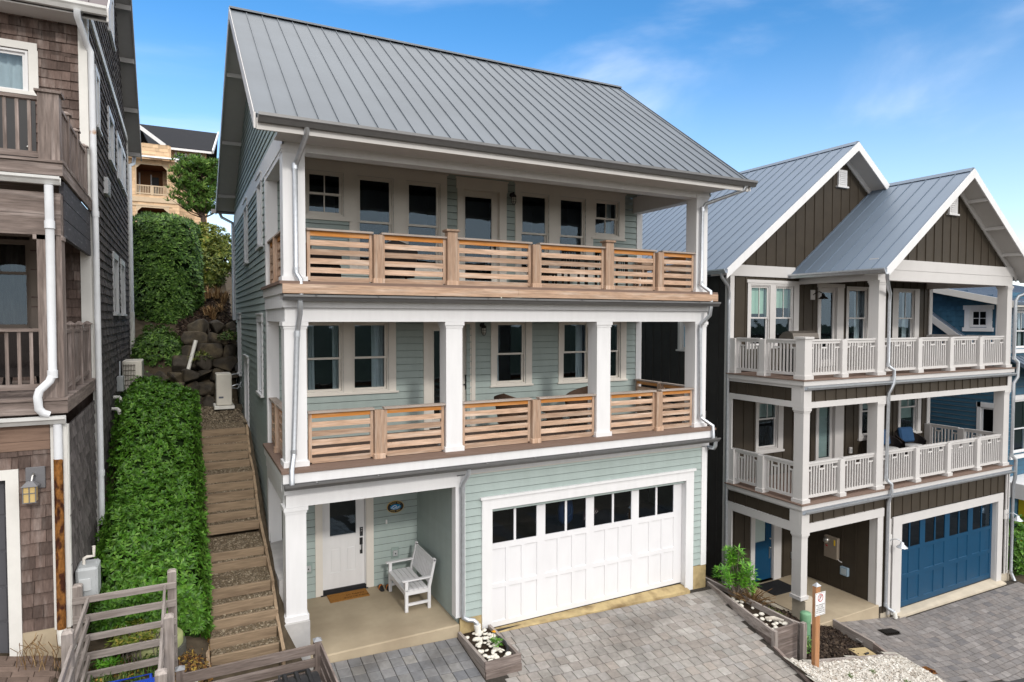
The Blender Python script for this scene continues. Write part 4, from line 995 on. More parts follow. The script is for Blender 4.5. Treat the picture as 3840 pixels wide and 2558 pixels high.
# ------------------------------------------------------------------ timber steps between the houses
SX0, SX1 = -1.16, -.16
ST_ = thing('garden_steps', 'long flight of timber and gravel steps climbing beside the sage green house', 'steps', (-.66, 2.5, 1.5))
ris = [(-.57, 1.0), (-.29, 1.15), (.02, 1.30), (.24, 1.46), (.5, 1.63), (1.3, 1.78), (1.5, 1.91), (2.5, 2.13), (2.8, 2.27), (3.06, 2.41), (3.24, 2.57), (3.5, 2.71), (3.7, 2.87), (4.32, 3.01), (4.58, 3.16), (4.84, 3.31), (5.0, 3.46), (5.25, 3.6)]
random.seed(4)
for i, (y, z) in enumerate(ris):
    h_ = .15 if i else .19
    mb = MB(); mb.bbox(SX0 + U(-.02, .02), SX1 + U(-.02, .02), y - .005, y + .048, z - h_ - .03, z + U(-.004, .006), .007); mb.build('riser', TIMX, ST_)
    y2 = ris[i + 1][0] if i + 1 < len(ris) else 6.3
    t = MB(); t.box(SX0, SX1, y + .04, y2 + .02, z - .2, z - .018); t.build('tread', mat('gravel_tread', (.13, .10, .065), .95, .1, var=.45, ns=40, bump=.8, bs=55), ST_)
for (X_, zz) in ((SX1 + .03, .03), (SX0 - .045, -.06)):
    yy = -.75
    for i in range(0, len(ris), 2):
        y2 = ris[min(i + 2, len(ris) - 1)][0] + .05; z_ = ris[i][1]; z2 = ris[min(i + 1, len(ris) - 1)][1]
        if y2 - yy < .1: continue
        s_ = MB(); s_.hexa([(X_ - .025, yy, z_ - .35), (X_ + .025, yy, z_ - .35), (X_ + .025, y2, z2 - .3), (X_ - .025, y2, z2 - .3), (X_ - .025, yy, z_ + zz - .06), (X_ + .025, yy, z_ + zz - .06), (X_ + .025, y2, z2 + zz + .03), (X_ - .025, y2, z2 + zz + .03)])
        s_.build('side_board', TIMY, ST_); yy = y2
gv = MB()
for i, (y, z) in enumerate(ris):
    y2 = ris[i + 1][0] if i + 1 < len(ris) else 6.3
    chips(gv, int(900 * (y2 - y)), lambda: (U(SX0, SX1), U(y + .05, y2)), lambda a, b: z - .018, s=(.008, .02), flatn=.5, lift=.006)
chips(gv, 2600, lambda: (U(-1.9, -.05), U(6.2, 9.4)), lambda a, b: gz(a, b) - .03, s=(.012, .03), flatn=.5)
tag(gv.build('gravel', CHIPB, recalc=False), kind='stuff')
gp = MB(); n_ = 12
for i in range(n_):
    y0, y1 = 5.3 + i * .36, 5.66 + i * .36
    gp.face([(-1.9, y0, gz(-1.9, y0) - .02), (.05, y0, gz(0, y0) - .02), (.05, y1, gz(0, y1) - .02), (-1.9, y1, gz(-1.9, y1) - .02)])
tag(gp.build('path', mat('gravel_tread', (.13, .10, .065)), recalc=False), kind='structure')

# ------------------------------------------------------------------ slope of clipped glossy shrubs
HG = thing('hedge', 'low bright green glossy hedge filling the slope left of the timber steps', 'hedge', (-1.95, 3.5, 1.8))
random.seed(21)
def htop(x, y):
    h = .68 + .12 * math.sin(2.1 * y + 3 * x) + .10 * math.sin(5.3 * y - 4 * x) + .04 * math.sin(11 * y + 9 * x)
    ex = min((x + 2.72) / .35, (-1.24 - x) / .22, 1); ey = min((y + .15) / .45, (8.6 - y) / .8, 1)
    e = max(0, min(ex, ey, 1)); e = e * (2 - e)
    return gz(x, y) + h * (.18 + .82 * math.sqrt(e))
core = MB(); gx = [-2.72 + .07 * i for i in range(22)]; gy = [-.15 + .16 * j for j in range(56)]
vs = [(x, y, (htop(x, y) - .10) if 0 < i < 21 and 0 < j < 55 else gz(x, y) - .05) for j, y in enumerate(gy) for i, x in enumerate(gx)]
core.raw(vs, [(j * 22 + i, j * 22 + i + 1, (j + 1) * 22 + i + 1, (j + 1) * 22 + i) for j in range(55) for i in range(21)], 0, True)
core.build('shade_core', mat('shrub_shade_core', (.012, .028, .006), .9, .1, var=.6, ns=14), HG, recalc=False)  # solid dark hull; its colour stands in for shade between the leaves
lf = MB()
for _ in range(3900):
    x = U(-2.7, -1.25); y = -.15 + 8.7 * random.random() ** 1.25
    z = htop(x, y); e = .05
    n = Vector((-(htop(x + e, y) - htop(x - e, y)) / (2 * e), -(htop(x, y + e) - htop(x, y - e)) / (2 * e), 1)); n.normalize()
    if rnd() < .14: z += U(.03, .13)
    leafs(lf, (x, y, z - U(0, .06)), 6, n + Vector((U(-.35, .35), U(-.35, .35), .2)), .096, .0225)
for _ in range(1500):                                     # flanks
    q = rnd()
    if q < .55: x = -1.24 + U(-.04, .09); y = -.15 + 8.2 * rnd() ** 1.3; n = Vector((1, -.2, .35)); zt = htop(-1.35, y)
    elif q < .8: x = U(-2.65, -1.28); y = -.16 + U(-.04, .02); n = Vector((0, -1, .4)); zt = htop(x, .05)
    else: x = -2.72 + U(-.06, .02); y = U(-.15, 7); n = Vector((-1, -.3, .4)); zt = htop(-2.6, y)
    z0 = gz(x, y); z = z0 + (zt - z0) * U(.15, 1)
    leafs(lf, (x, y, z), 6, n + Vector((U(-.4, .4), U(-.4, .4), U(0, .4))), .094, .022)
lf.build('leaves', HEDGE, HG, recalc=False)

def crown(lf, cx, cy, cz, rx, ry, rz, n, ln, wd_, k=5, inner=.55, bumps=None, flat_=1.0, nz=.3, seed=1):
    random.seed(seed)
    ph = [U(0, 6.28) for _ in range(6)]
    for _ in range(n):
        v = Vector((random.gauss(0, 1), random.gauss(0, 1), random.gauss(0, 1))).normalized()
        r = 1 + .10 * math.sin(3 * v.x + ph[0]) + .10 * math.sin(4 * v.y + ph[1]) + .08 * math.sin(5 * v.z + ph[2]) + .06 * math.sin(9 * v.x + 7 * v.z + ph[3])
        r *= inner + (1 - inner) * rnd() ** .35
        p = (cx + v.x * r * rx, cy + v.y * r * ry, cz + v.z * r * rz)
        nn = Vector((v.x / rx, v.y / ry, v.z / rz + nz / rz)).normalized()
        leafs(lf, p, k, nn + Vector((U(-.5, .5), U(-.5, .5), U(-.3, .5))), ln, wd_)

# tall laurel behind
LT = thing('tall_hedge', 'tall rounded dark green laurel hedge above the boulder wall', 'hedge', (-2.0, 13.2, 5.3))
lf = MB(); random.seed(5)
def lr(z):
    k = (z - 5.2) / 4.4
    return 1.0 * min(1, .66 + .9 * k) * (1 if k < .90 else math.sqrt(max(0, 1 - ((k - .90) / .12) ** 2)))
for _ in range(5200):
    z = U(4.7, 9.6); a = U(0, 6.28); r = lr(z) * (1.06 + .10 * abs(math.sin(2 * a)) + .06 * math.sin(3 * a + 2 * z) + .05 * math.sin(7 * a + 5 * z))
    x = -2.0 + r * math.cos(a); y = 13.2 + r * math.sin(a) * .9
    leafs(lf, (x, y, z), 5, (math.cos(a) + U(-.4, .4), math.sin(a) + U(-.4, .4), U(.1, .9)), .12, .028)
for _ in range(500):
    a = U(0, 6.28); r = rnd() ** .5 * .75
    leafs(lf, (-2.0 + r * math.cos(a), 13.2 + r * math.sin(a), 9.52 + U(-.12, .08) - .3 * r * r), 5, (U(-.4, .4), U(-.4, .4), 1), .12, .028)
lf.build('leaves', LAUREL, LT, recalc=False)
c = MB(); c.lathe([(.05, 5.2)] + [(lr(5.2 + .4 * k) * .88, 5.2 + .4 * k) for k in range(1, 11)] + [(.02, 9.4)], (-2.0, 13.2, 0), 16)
c.build('shade_core', mat('shrub_shade_core', (.012, .028, .006)), LT)  # dark inner hull, coloured as the shade inside the laurel
SB = thing('laurel_shrub', 'small dark laurel shrub growing between the tall hedge and the boulders', 'shrub', (-2.0, 10.6, 4.6))
lf = MB(); crown(lf, -2.15, 10.9, 5.0, .80, .5, .95, 1400, .11, .026, seed=8); lf.build('leaves', LAUREL, SB, recalc=False)
c = MB(); 
for k in range(6): c.tube([(-1.95 + U(-.1, .1), 10.9, 4.2), (-1.95 + U(-.35, .35), 10.9 + U(-.2, .2), 5.1)], .015, 5)
c.build('branch', BARK, SB)

# boulders
def boulder(seed, rx, ry, rz, n=15, bev=.10):
    random.seed(seed)
    import bmesh
    bm = bmesh.new()
    for _ in range(n):
        v = Vector((U(-1, 1), U(-1, 1), U(-1, 1))); m_ = max(abs(v.x), abs(v.y), abs(v.z)); v = v / m_ * U(.8, 1.0); v = v.lerp(v.normalized(), .35)
        bm.verts.new(v)
    r_ = bmesh.ops.convex_hull(bm, input=bm.verts)
    bmesh.ops.delete(bm, geom=[v for v in bm.verts if not v.link_faces], context='VERTS')
    bmesh.ops.dissolve_limit(bm, angle_limit=.3, verts=bm.verts, edges=bm.edges)
    if bev: bmesh.ops.bevel(bm, geom=list(bm.edges), offset=bev, segments=1, affect='EDGES', profile=.5)
    bmesh.ops.triangulate(bm, faces=bm.faces)
    bmesh.ops.recalc_face_normals(bm, faces=bm.faces)
    for v in bm.verts: v.co = Vector((v.co.x * rx, v.co.y * ry, v.co.z * rz))
    bm.verts.index_update()
    vs = [tuple(v.co) for v in bm.verts]; fs = [tuple(v.index for v in f.verts) for f in bm.faces]; bm.free()
    return vs, fs
random.seed(2)
spots = []
for row, (y, z, x0, x1) in enumerate(((9.35, 3.82, -2.75, -.9), (9.5, 4.15, -2.7, -.8), (9.75, 4.5, -2.75, -.6), (10.1, 4.85, -1.9, -.2), (10.4, 5.2, -1.6, .2), (10.75, 5.6, -1.5, .3), (11.1, 5.95, -1.4, .4))):
    x = x0 + U(0, .15)
    while x < x1:
        w = U(.30, .46) if row < 3 else U(.42, .68)
        spots.append((x + w / 2, y + U(-.08, .08), z + U(-.04, .04), w * .60, U(.30, .40), (.205 if row < 3 else .275) + U(0, .04))); x += w * .98
for x, y, z in ((-.55, 8.75, 3.62), (-.25, 8.6, 3.6), (-.05, 8.9, 3.62), (-.45, 9.6, 4.1), (-.15, 9.9, 4.5)): spots.append((x, y, z, .24, .2, .13))
for i, (x, y, z, a, b, c_) in enumerate(spots):
    vs, fs = boulder(i + 50, a, b, c_); mb = MB(); an = U(0, .5)
    mb.raw([(x + p[0] * math.cos(an) - p[1] * math.sin(an), y + p[0] * math.sin(an) + p[1] * math.cos(an), z + p[2]) for p in vs], fs, 0, False)
    tag(mb.build('boulder', ROCK, None, (x, y, z), recalc=False), 'rough brown basalt boulder stacked in the retaining wall behind the timber steps', 'boulder', 'boulders of the retaining wall')
p_ = MB(); p_.tube([(-1.36, 9.75, 4.62), (-1.12, 10.0, 5.55)], .055, 12); tag(p_.build('drain_pipe', PVC, None, (-1.3, 9.8, 4.9)), 'white plastic pipe leaning out of the boulder wall', 'pipe')

# bank behind: shrubs, dry stems
random.seed(17)
mt = MB(); chips(mt, 3500, lambda: (U(-1.6, .6), U(10.8, 14)), gz, s=(.03, .09), flatn=.8)
tag(mt.build('mulch', MULCH, recalc=False), kind='stuff')
for i, (x, y, rx, rz, ml, lab) in enumerate(((-.55, 14.6, .55, .55, BANKL, 'yellow green bank shrub at the foot of the slope beside the dry grass'), (-.15, 15.4, .6, .7, BANKL, 'green bank shrub high on the slope under the eave downspout'), (-.75, 16.2, .6, .75, YELLG, 'pale yellow green shrub right of the tall laurel hedge top'), (.1, 13.6, .45, .4, YELLG, 'low yellowish shrub near the green house rear corner'), (.3, 14.9, .55, 1.05, BANKL, 'tall olive shrub on the bank touching the rear eave of the green house'), (-.35, 17.2, .8, .75, BANKL, 'dull green shrub on the bank right below the pine trunk'))):
    s_ = thing('bank_shrub', lab, 'shrub', (x, y, gz(x, y)), 'shrubs on the bank')
    lf = MB(); crown(lf, x, y, gz(x, y) + rz * .8, rx, .5, rz, 480, .13, .03, seed=30 + i); lf.build('leaves', ml, s_, recalc=False)
    c = MB()
    for k in range(5): c.tube([(x + U(-.1, .1), y, gz(x, y) - .1), (x + U(-.3, .3), y + U(-.2, .2), gz(x, y) + rz)], .015, 5)
    c.build('branch', BARK, s_)
def tuft(mb, x, y, z, n, h, sp, w=.012):
    for _ in range(n):
        a = U(0, 6.28); l = h * U(.5, 1.1); s_ = sp * U(.2, 1); px, py = x + U(-.06, .06), y + U(-.06, .06)
        p0 = Vector((px, py, z)); p1 = Vector((px + math.cos(a) * s_ * .4, py + math.sin(a) * s_ * .4, z + l * .7)); p2 = Vector((px + math.cos(a) * s_, py + math.sin(a) * s_, z + l * U(.75, 1)))
        sd = Vector((-math.sin(a), math.cos(a), 0)) * w
        mb.raw([p0 - sd, p0 + sd, p1 + sd * .8, p1 - sd * .8, p2], [(0, 1, 2, 3), (3, 2, 4)])
for i, (x, y, h_, lab) in enumerate(((-.5, 13.4, .55, 'tangle of dry straw grass on the bank under the green shrubs'), (.15, 14.9, .7, 'dry brown stems hanging beside the roof corner of the green house'), (-.75, 12.6, .4, 'small dry grass clump above the boulders'))):
    mb = MB(); z = gz(x, y)
    for _ in range(9): tuft(mb, x + U(-.45, .45), y + U(-.3, .3), z + U(-.1, .2), 22, h_, .4, .014)
    tag(mb.build('dry_grass', DRY, None, (x, y, z), recalc=False), lab, 'dry grass', 'dry grass clumps on the bank')

# pine
PT = thing('pine_tree', 'small bushy pine with upswept green tufts in front of the cedar house', 'tree', (-.55, 20, 10.3))
tr = MB(); tr.tube([(-.5, 20, 9.6), (-.56, 20, 10.4), (-.62, 20, 10.9), (-.55, 20, 11.6), (-.62, 20, 12.4)], [.13, .11, .09, .06, .03], 10); tr.build('trunk', BARK, PT)
random.seed(9); lm = MB(); nd = MB()
def needles(p, n=18, l=.2):
    p = Vector(p)
    for _ in range(n):
        d = Vector((random.gauss(0, .5), random.gauss(0, .5), U(.2, 1.1))).normalized(); s_ = d.orthogonal().normalized() * .02
        s_ = Matrix.Rotation(U(0, 6.28), 3, d) @ s_; e = p + d * l * U(.6, 1.15)
        nd.raw([p - s_, p + s_, e + s_ * .4, e - s_ * .4], [(0, 1, 2, 3)])
def inside(x, z):
    k = (z - 11.0) / 2.3
    return 1.28 * math.sqrt(max(0.02, 1 - (2 * k - .9) ** 2 * .85)) 
for _ in range(80):
    z = U(11.0, 13.1); a = U(0, 6.28); rr = inside(0, z) * U(.45, 1.05)
    b0 = Vector((-.58, 20, z - .35 - .25 * rr)); b1 = Vector((-.75 + rr * math.cos(a), 20 + rr * .8 * math.sin(a), z))
    m_ = (b0 + b1) / 2 + Vector((0, 0, -.1)); lm.tube([b0, m_, b1], [.028, .018, .008], 5)
    for t_ in range(16):
        k = U(.35, 1.05); q = b0.lerp(b1, k) + Vector((U(-.2, .2), U(-.2, .2), U(-.05, .16)))
        needles(q, 13)
lm.build('limbs', BARK, PT); nd.build('crown', PINE, PT, recalc=False)

# ------------------------------------------------------------------ split rail bin enclosures
random.seed(31)
def fpost(par, x, y, zb, zt, m=GREYZ, w=.1, cap=None):
    p = MB(); j = U(-.006, .006)
    p.bbox(x - w / 2, x + w / 2, y - w / 2, y + w / 2, zb, zt - .03, .008); p.hexa([(x - w / 2, y - w / 2, zt - .03), (x + w / 2, y - w / 2, zt - .03), (x + w / 2, y + w / 2, zt - .03), (x - w / 2, y + w / 2, zt - .03), (x - w * .28, y - w * .28, zt + j), (x + w * .28, y - w * .28, zt + j), (x + w * .28, y + w * .28, zt + j), (x - w * .28, y + w * .28, zt + j)])
    o = p.build('post', m, par)
    if cap:
        c = MB(); k = w / 2 + .008; c.hexa([(x - k, y - k, zt - .02), (x + k, y - k, zt - .02), (x + k, y + k, zt - .02), (x - k, y + k, zt - .02), (x - .004, y - .004, zt + .022), (x + .004, y - .004, zt + .022), (x + .004, y + .004, zt + .022), (x - .004, y + .004, zt + .022)]); c.build('post_cap', mat('dull_post_cap', (.26, .27, .29), .6, .3), o)
F1 = thing('bin_fence', 'tall weathered grey rail fence enclosing the blue bin beside the brown shingle house', 'fence', (-2.2, -2.4, 1.2), 'timber bin enclosures')
for (x, y, zt) in ((-2.80, -1.0, 2.62), (-1.67, -1.0, 2.62), (-1.69, -2.45, 2.57), (-2.72, -2.45, 2.6), (-1.74, -3.75, 2.53), (-2.72, -3.75, 2.55)): fpost(F1, x, y, gz(x, y) - .3, zt, w=.115)
for k in range(5):
    z = 2.46 - .262 * k
    r = MB(); r.bbox(-2.86, -1.62, -1.09, -1.057, z - .095, z + U(-.01, .01), .004); r.build('rail', GREYX, F1)
    for X_ in (-1.70, -2.745):
        for (ya, yb) in ((-2.4, -1.05), (-3.8, -2.5)):
            r = MB(); r.bbox(X_ - .016 + (.07 if X_ < -2 else -.06), X_ + .016 + (.07 if X_ < -2 else -.06), ya, yb, z - .095 - .02, z - .02, .004); r.build('rail', GREYY, F1)
F2 = thing('bin_fence', 'lower grey brown rail fence with metal capped posts enclosing the black bin', 'fence', (-.7, -2.4, .6), 'timber bin enclosures')
for (x, y, zt) in ((.215, -1.72, 1.50), (-1.58, -1.72, 1.52)): fpost(F2, x, y, gz(x, y) - .5, zt, OLDZ, .105, cap=True)
for (x, y, zt) in ((.215, -3.4, 1.40), (-1.58, -3.4, 1.42)): fpost(F2, x, y, gz(x, y) - .5, zt, OLDZ, .105, cap=True)
for k in range(6):
    z = 1.44 - .185 * k
    r = MB(); r.bbox(-1.55, .17, -1.79, -1.76, z - .135, z + U(-.01, .01), .004); r.build('rail', OLDX, F2)
    r = MB(); r.bbox(.245, .275, -3.4, -1.7, z - .135, z + U(-.01, .01), .004); r.build('rail', OLDY, F2)

# ------------------------------------------------------------------ dark brown board and batten house (right)
BH = thing('house', 'dark brown board and batten house with twin metal gables, white porches and blue garage door', 'house', (17, 0, -1.6), 'hillside houses along the lane')
random.seed(13)
QF = W('Y', -.42, -1); QB = W('Y', 2.05, -1); QL = W('X', 12.28, -1); QI = W('X', 15.35, -1)
BFR = BTRIM
def bwin(u0, u1, z0, z1, mid, mun='vt', curtain=None, blind=None, cas=True, w=QB, par=None, m=None, gl=GLASS, blmat=BLIND):
    h = window(BH, w, u0, u1, z0, z1, mid, mf=BFR, mun=mun, curtain=curtain, blind=blind, gl=gl, blmat=blmat)
    return h
hm = []; hu = []
hu.append(bwin(13.15, 13.78, 5.5, 7.12, 6.25, blind=6.37)); hu.append(bwin(14.17, 14.79, 5.5, 7.12, 6.25, blind=6.55))
hu.append(bwin(17.5, 18.28, 5.5, 7.13, 6.25, curtain=[(18.05, 18.3)])); hu.append(bwin(20.08, 20.82, 5.5, 7.13, 6.25, curtain=[(20.6, 20.85)]))
hu.append((15.98, 16.98, 4.6, 7.2))
hm.append(bwin(13.54, 14.2, 2.46, 3.72, 3.27, blmat=TEALG, blind=3.3)); hm.append(bwin(18.27, 18.95, 2.46, 3.72, 3.2, blmat=TEALG, blind=3.25)); hm.append(bwin(20.33, 21.12, 2.4, 3.72, 3.2, blmat=TEALG, blind=2.8))
hm.append((15.98, 16.98, 1.5, 3.7))
def bz(u): return min(7.6 + (u - 11.6) * .755, 7.6 + (22.3 - u) * .755)
mb = MB()
def big(z):
    k = (z + .12 - 7.6) / .755
    return (max(12.28, 11.6 + k), min(21.9, 22.3 - k))
batten(mb, QB, 12.28, 21.9, 4.72, 7.44, .41, hu, .21); batten(mb, QB, 12.28, 21.9, 1.6, 4.3, .41, hm, .21)
batten(mb, QB, 12.28, 15.35, -1.62, 1.1, .41, [(13.38, 14.2, -1.7, .6)], .3)
mb.build('wall', BROWN, BH, recalc=False)
mb = MB(); batten(mb, QB, 12.28, 21.9, 7.44, 11.5, .41, (), .21, top=lambda u: bz(u) - .14, ulim=big, extra=(7.5, 8.2, 9, 10, 11)); mb.build('gable_wall', BROWN, BH, recalc=False)
QG = W('Y', -.35, -1); mb = MB()
def sml(z):
    k = (z + .12 - 7.6) / .76
    return (max(15.1, 14.72 + k), min(21.85, 22.48 - k))
batten(mb, QG, 15.1, 21.85, 7.84, 10.4, .405, (), .25, top=lambda u: min(7.6 + (u - 14.72) * .76, 7.6 + (22.48 - u) * .76) - .14, ulim=sml, extra=(8.0, 8.2, 9, 10)); mb.build('gable_wall', BROWN, BH, recalc=False)
mb = MB(); lw = [window(BH, QL, 3.35, 3.95, 5.35, 6.4, None, mf=BFR), window(BH, QL, 3.1, 3.7, 2.2, 3.3, None, mf=BFR)]
for (a, b, c, d) in lw: t = MB(); QL.box(t, a - .1, a, 0, .04, c, d); QL.box(t, b, b + .1, 0, .04, c, d); QL.box(t, a - .12, b + .12, 0, .05, d, d + .12); QL.box(t, a - .14, b + .14, 0, .08, c - .05, c); t.build('window_casing', BTRIM, BH)
batten(mb, QL, 2.05, 14, -1.9, 7.45, .415, lw, .0)
mb.box(21.85, 21.9, 2.05, 14, -3, 7.4); mb.box(12.3, 21.9, 13.9, 14, -2, 7.4); mb.build('side_wall', mat('near_black_batten_siding', (.032, .031, .03), .6, .3, var=.15, ns=3), BH, recalc=False)
# entry and garage walls
mb = MB(); batten(mb, QI, -.4, 2.05, -1.62, 1.1, .41, (), .2)
batten(mb, QF, 15.5, 22.05, -1.9, 1.38, .41, [(15.98, 21.64, -3, .74)], .13)
batten(mb, QF, 12.5, 21.9, 4.13, 4.47, .41, (), .2); batten(mb, QF, 12.5, 15.5, 1.05, 1.38, .41, (), .2)
batten(mb, QL, -.42 + .3, 2.0, 4.13, 4.47, .41, (), .25); batten(mb, QL, -.12, 2.0, 1.05, 1.38, .41, (), .25)
mb.box(15.36, 15.5, -.38, 2.05, -2.2, 1.3); mb.box(21.9, 22.05, -.38, 13, -3, 1.3); mb.build('wall', BROWN, BH, recalc=False)
t = MB()
def tb(*a): t.box(*a)
tb(12.24, 21.92, -.46, -.40, 3.98, 4.13); tb(12.24, 21.92, -.462, -.41, 4.47, 4.56); tb(12.24, 12.30, -.4, 2.05, 3.98, 4.13); tb(12.24, 12.3, -.4, 2.05, 4.472, 4.56)
tb(12.24, 12.52, -.463, -.40, 4.13, 4.47); tb(12.236, 12.29, -.4, -.1, 4.13, 4.47)
tb(12.24, 15.56, -.46, -.40, .82, 1.05); tb(12.24, 22.05, -.462, -.41, 1.38, 1.45); tb(12.24, 12.3, -.4, 2.05, .82, 1.05); tb(12.24, 12.3, -.4, 2.05, 1.382, 1.45)
tb(12.24, 12.52, -.463, -.40, 1.05, 1.38); tb(12.236, 12.29, -.4, -.1, 1.05, 1.38)
tb(21.7, 21.92, -.464, -.4, 4.13, 4.47)
for z in (1.58, 4.70): tb(12.19, 22.0, -.50, -.40, z - .15, z - .03); tb(12.19, 12.27, -.4, 2.05, z - .15, z - .03)
QI.box(t, -.4, -.2, 0, .03, -1.6, .82); QF.box(t, 15.3, 15.54, .0, .03, -1.68, .85); QF.box(t, 15.8, 15.9, .0, .035, -1.98, .7)
QL.box(t, 1.85, 2.05, -.02, .03, -1.62, .82); QL.box(t, 1.9, 2.05, -.02, .03, 1.58, 3.98); QB.box(t, 12.26, 12.42, 0, .035, 4.72, 7.44); QL.box(t, 2.05, 2.2, 0, .025, -1.7, 7.4)
QB.box(t, 21.74, 21.92, 0, .04, 1.6, 4.0); QB.box(t, 21.74, 21.92, 0, .04, 4.72, 7.3)
QB.box(t, 12.26, 14.9, 0, .045, 7.44, 7.76)
tb(15.1, 21.86, -.44, -.2, 7.27, 7.56); tb(15.08, 21.88, -.45, -.2, 7.563, 7.85); tb(15.12, 15.35, -.2, 2.05, 7.27, 7.5); tb(21.6, 21.84, -.2, 2.05, 7.27, 7.5)
tb(12.3, 15.6, -.4, -.39, 1.45, 1.5)
t.build('trim', BTRIM, BH)
t = MB()
flat(t, QB, 12.95, 15.1, 5.35, 7.26, .034, hu[:2]); QB.box(t, 12.91, 15.14, 0, .05, 7.26, 7.35); t.build('window_casing', BTRIM, BH); t = MB()
flat(t, QB, 17.3, 18.6, 5.35, 7.26, .034, hu[2:3]); t.build('window_casing', BTRIM, BH); t = MB(); flat(t, QB, 19.68, 21.17, 5.35, 7.26, .034, hu[3:4]); t.build('window_casing', BTRIM, BH); t = MB()
QB.box(t, 15.97, 16.1, 0, .034, 4.72, 7.2); QB.box(t, 16.86, 17.18, 0, .034, 4.72, 7.2); QB.box(t, 15.93, 17.2, 0, .04, 7.2, 7.32); t.build('door_casing', BTRIM, BH)
for (a, b, h) in ((13.36, 14.5, hm[0]), (18.05, 19.15, hm[1]), (20.12, 21.4, hm[2])):
    t = MB(); flat(t, QB, a, b, 2.32, 3.98, .034, [h]); QB.box(t, a - .04, b + .04, 0, .06, 2.26, 2.32)
    for u in (a, b): t.face([QB.P(u, 0, 2.32), QB.P(u, .034, 2.32), QB.P(u, .034, 3.98), QB.P(u, 0, 3.98)])
    t.build('window_casing', BTRIM, BH)
t = MB()
QB.box(t, 15.97, 16.1, 0, .034, 1.6, 3.6); QB.box(t, 16.86, 17.28, 0, .034, 1.6, 3.6); QB.box(t, 15.93, 17.3, 0, .04, 3.6, 3.75); t.build('door_casing', BTRIM, BH); t = MB()
QB.box(t, 13.22, 13.39, 0, .034, -1.6, .6); QB.box(t, 14.18, 14.5, 0, .034, -1.6, .6); QB.box(t, 13.22, 14.5, 0, .04, .6, .75); t.build('door_casing', BTRIM, BH); t = MB()
QF.box(t, 15.98, 16.38, 0, .04, -2.02, .5); QF.box(t, 21.34, 21.63, 0, .04, -2.15, .5); QF.box(t, 15.98, 21.63, 0, .042, .48, .72)
t.box(16.35, 16.39, -.42, -.3, -2.02, .48); t.box(21.33, 21.37, -.42, -.3, -2.1, .48)
t.build('garage_door_casing', BTRIM, BH)
QD = W('Y', -.30, -1)
e1 = door(BH, QB, 13.40, 14.17, -1.56, .5, 13.46, 13.92, -.4, .4, BLUED, gl=FROST)
h = MB(); 
for z in (-.35, -.62): h.lathe([(.001, -.03), (.03, -.01), (.03, .01), (.001, .03)], QB.P(14.09, -.03, z), 10)
QB.box(h, 14.07, 14.11, -.06, -.04, -.95, -.6); h.build('handle', STEEL, e1)
e2 = door(BH, QB, 16.1, 16.86, 1.62, 3.6, 16.18, 16.72, 1.85, 3.45, BTRIM)
sh_ = MB(); QB.box(sh_, 16.18, 16.72, -.16, -.15, 1.85, 3.45); sh_.build('door_blind', TEALG, e2)
door(BH, QB, 16.1, 16.86, 4.74, 7.2, 16.18, 16.76, 4.95, 7.05, BTRIM)
gl_ = []; pn_ = []
pw = (21.34 - 16.38) / 4
for k in range(4):
    o_ = 16.38 + pw * k
    for (a, b) in ((.13, .60), (.65, 1.12)):
        gl_.append((o_ + a, o_ + b, -.32, .40)); pn_.append((o_ + a, o_ + b, -1.08, -.42)); pn_.append((o_ + a, o_ + b, -1.86, -1.20))
garage_door(BH, QD, 16.38, 21.34, -2.02, .48, gl_, pn_, BLUED, dd=-.02)
PCN = mat('pale_concrete', (.50, .44, .35), .85, .2, var=.12, ns=3, bump=.15, bs=50)
for bx_ in ((15.56, 15.98, -.41, .0, -2.5, -1.9), (21.64, 22.2, -.41, .0, -2.7, -1.9), (12.36, 12.5, -.1, 2.0, -2.2, -1.38)): c = MB(); c.box(*bx_); c.build('foundation', PCN, BH)
c = MB(); c.box(12.38, 12.78, -.5, -.1, -1.9, -.9); c.build('pedestal', PCN, BH); c = MB(); c.hexa([(16.1, -.62, -2.4), (21.6, -.62, -2.5), (21.6, -.25, -2.5), (16.1, -.25, -2.4), (16.1, -.62, -2.02), (21.6, -.62, -2.12), (21.6, -.25, -2.04), (16.1, -.25, -2.02)]); c.build('garage_apron', PCN, BH)
c = MB(); c.bbox(12.5, 15.36, -.5, 2.06, -2.3, -1.6, .015); c.build('porch_floor', CONC, BH)
for z in (1.58, 4.70):
    d = MB(); d.box(12.16, 22.02, -.53, 2.05, z - .03, z); d.build('deck_floor', DECKB, BH)
    d = MB(); d.box(12.3, 21.9, -.38, 2.0, z - .72, z - .70); d.build('ceiling', SOFFIT, BH)
    g_ = MB(); gutter(g_, 'x', 12.25, 22.1, -.46, z - .17, -1, .09, .12); g_.build('gutter', GALV, BH)
d = MB(); d.box(15.2, 21.8, -.3, 2.05, 7.52, 7.54); d.build('ceiling', SOFFIT, BH)
for (a, b, z0, z1) in ((12.27, 12.5, -.88, .82), (12.27, 12.5, 1.58, 3.98), (15.2, 15.5, 1.58, 3.98), (21.55, 21.86, 1.58, 3.98), (15.16, 15.46, 4.7, 7.27), (21.58, 21.86, 4.7, 7.27)):
    post('column', a, b, -.44, -.16, z0 + .003, z1, BTRIM, BH)
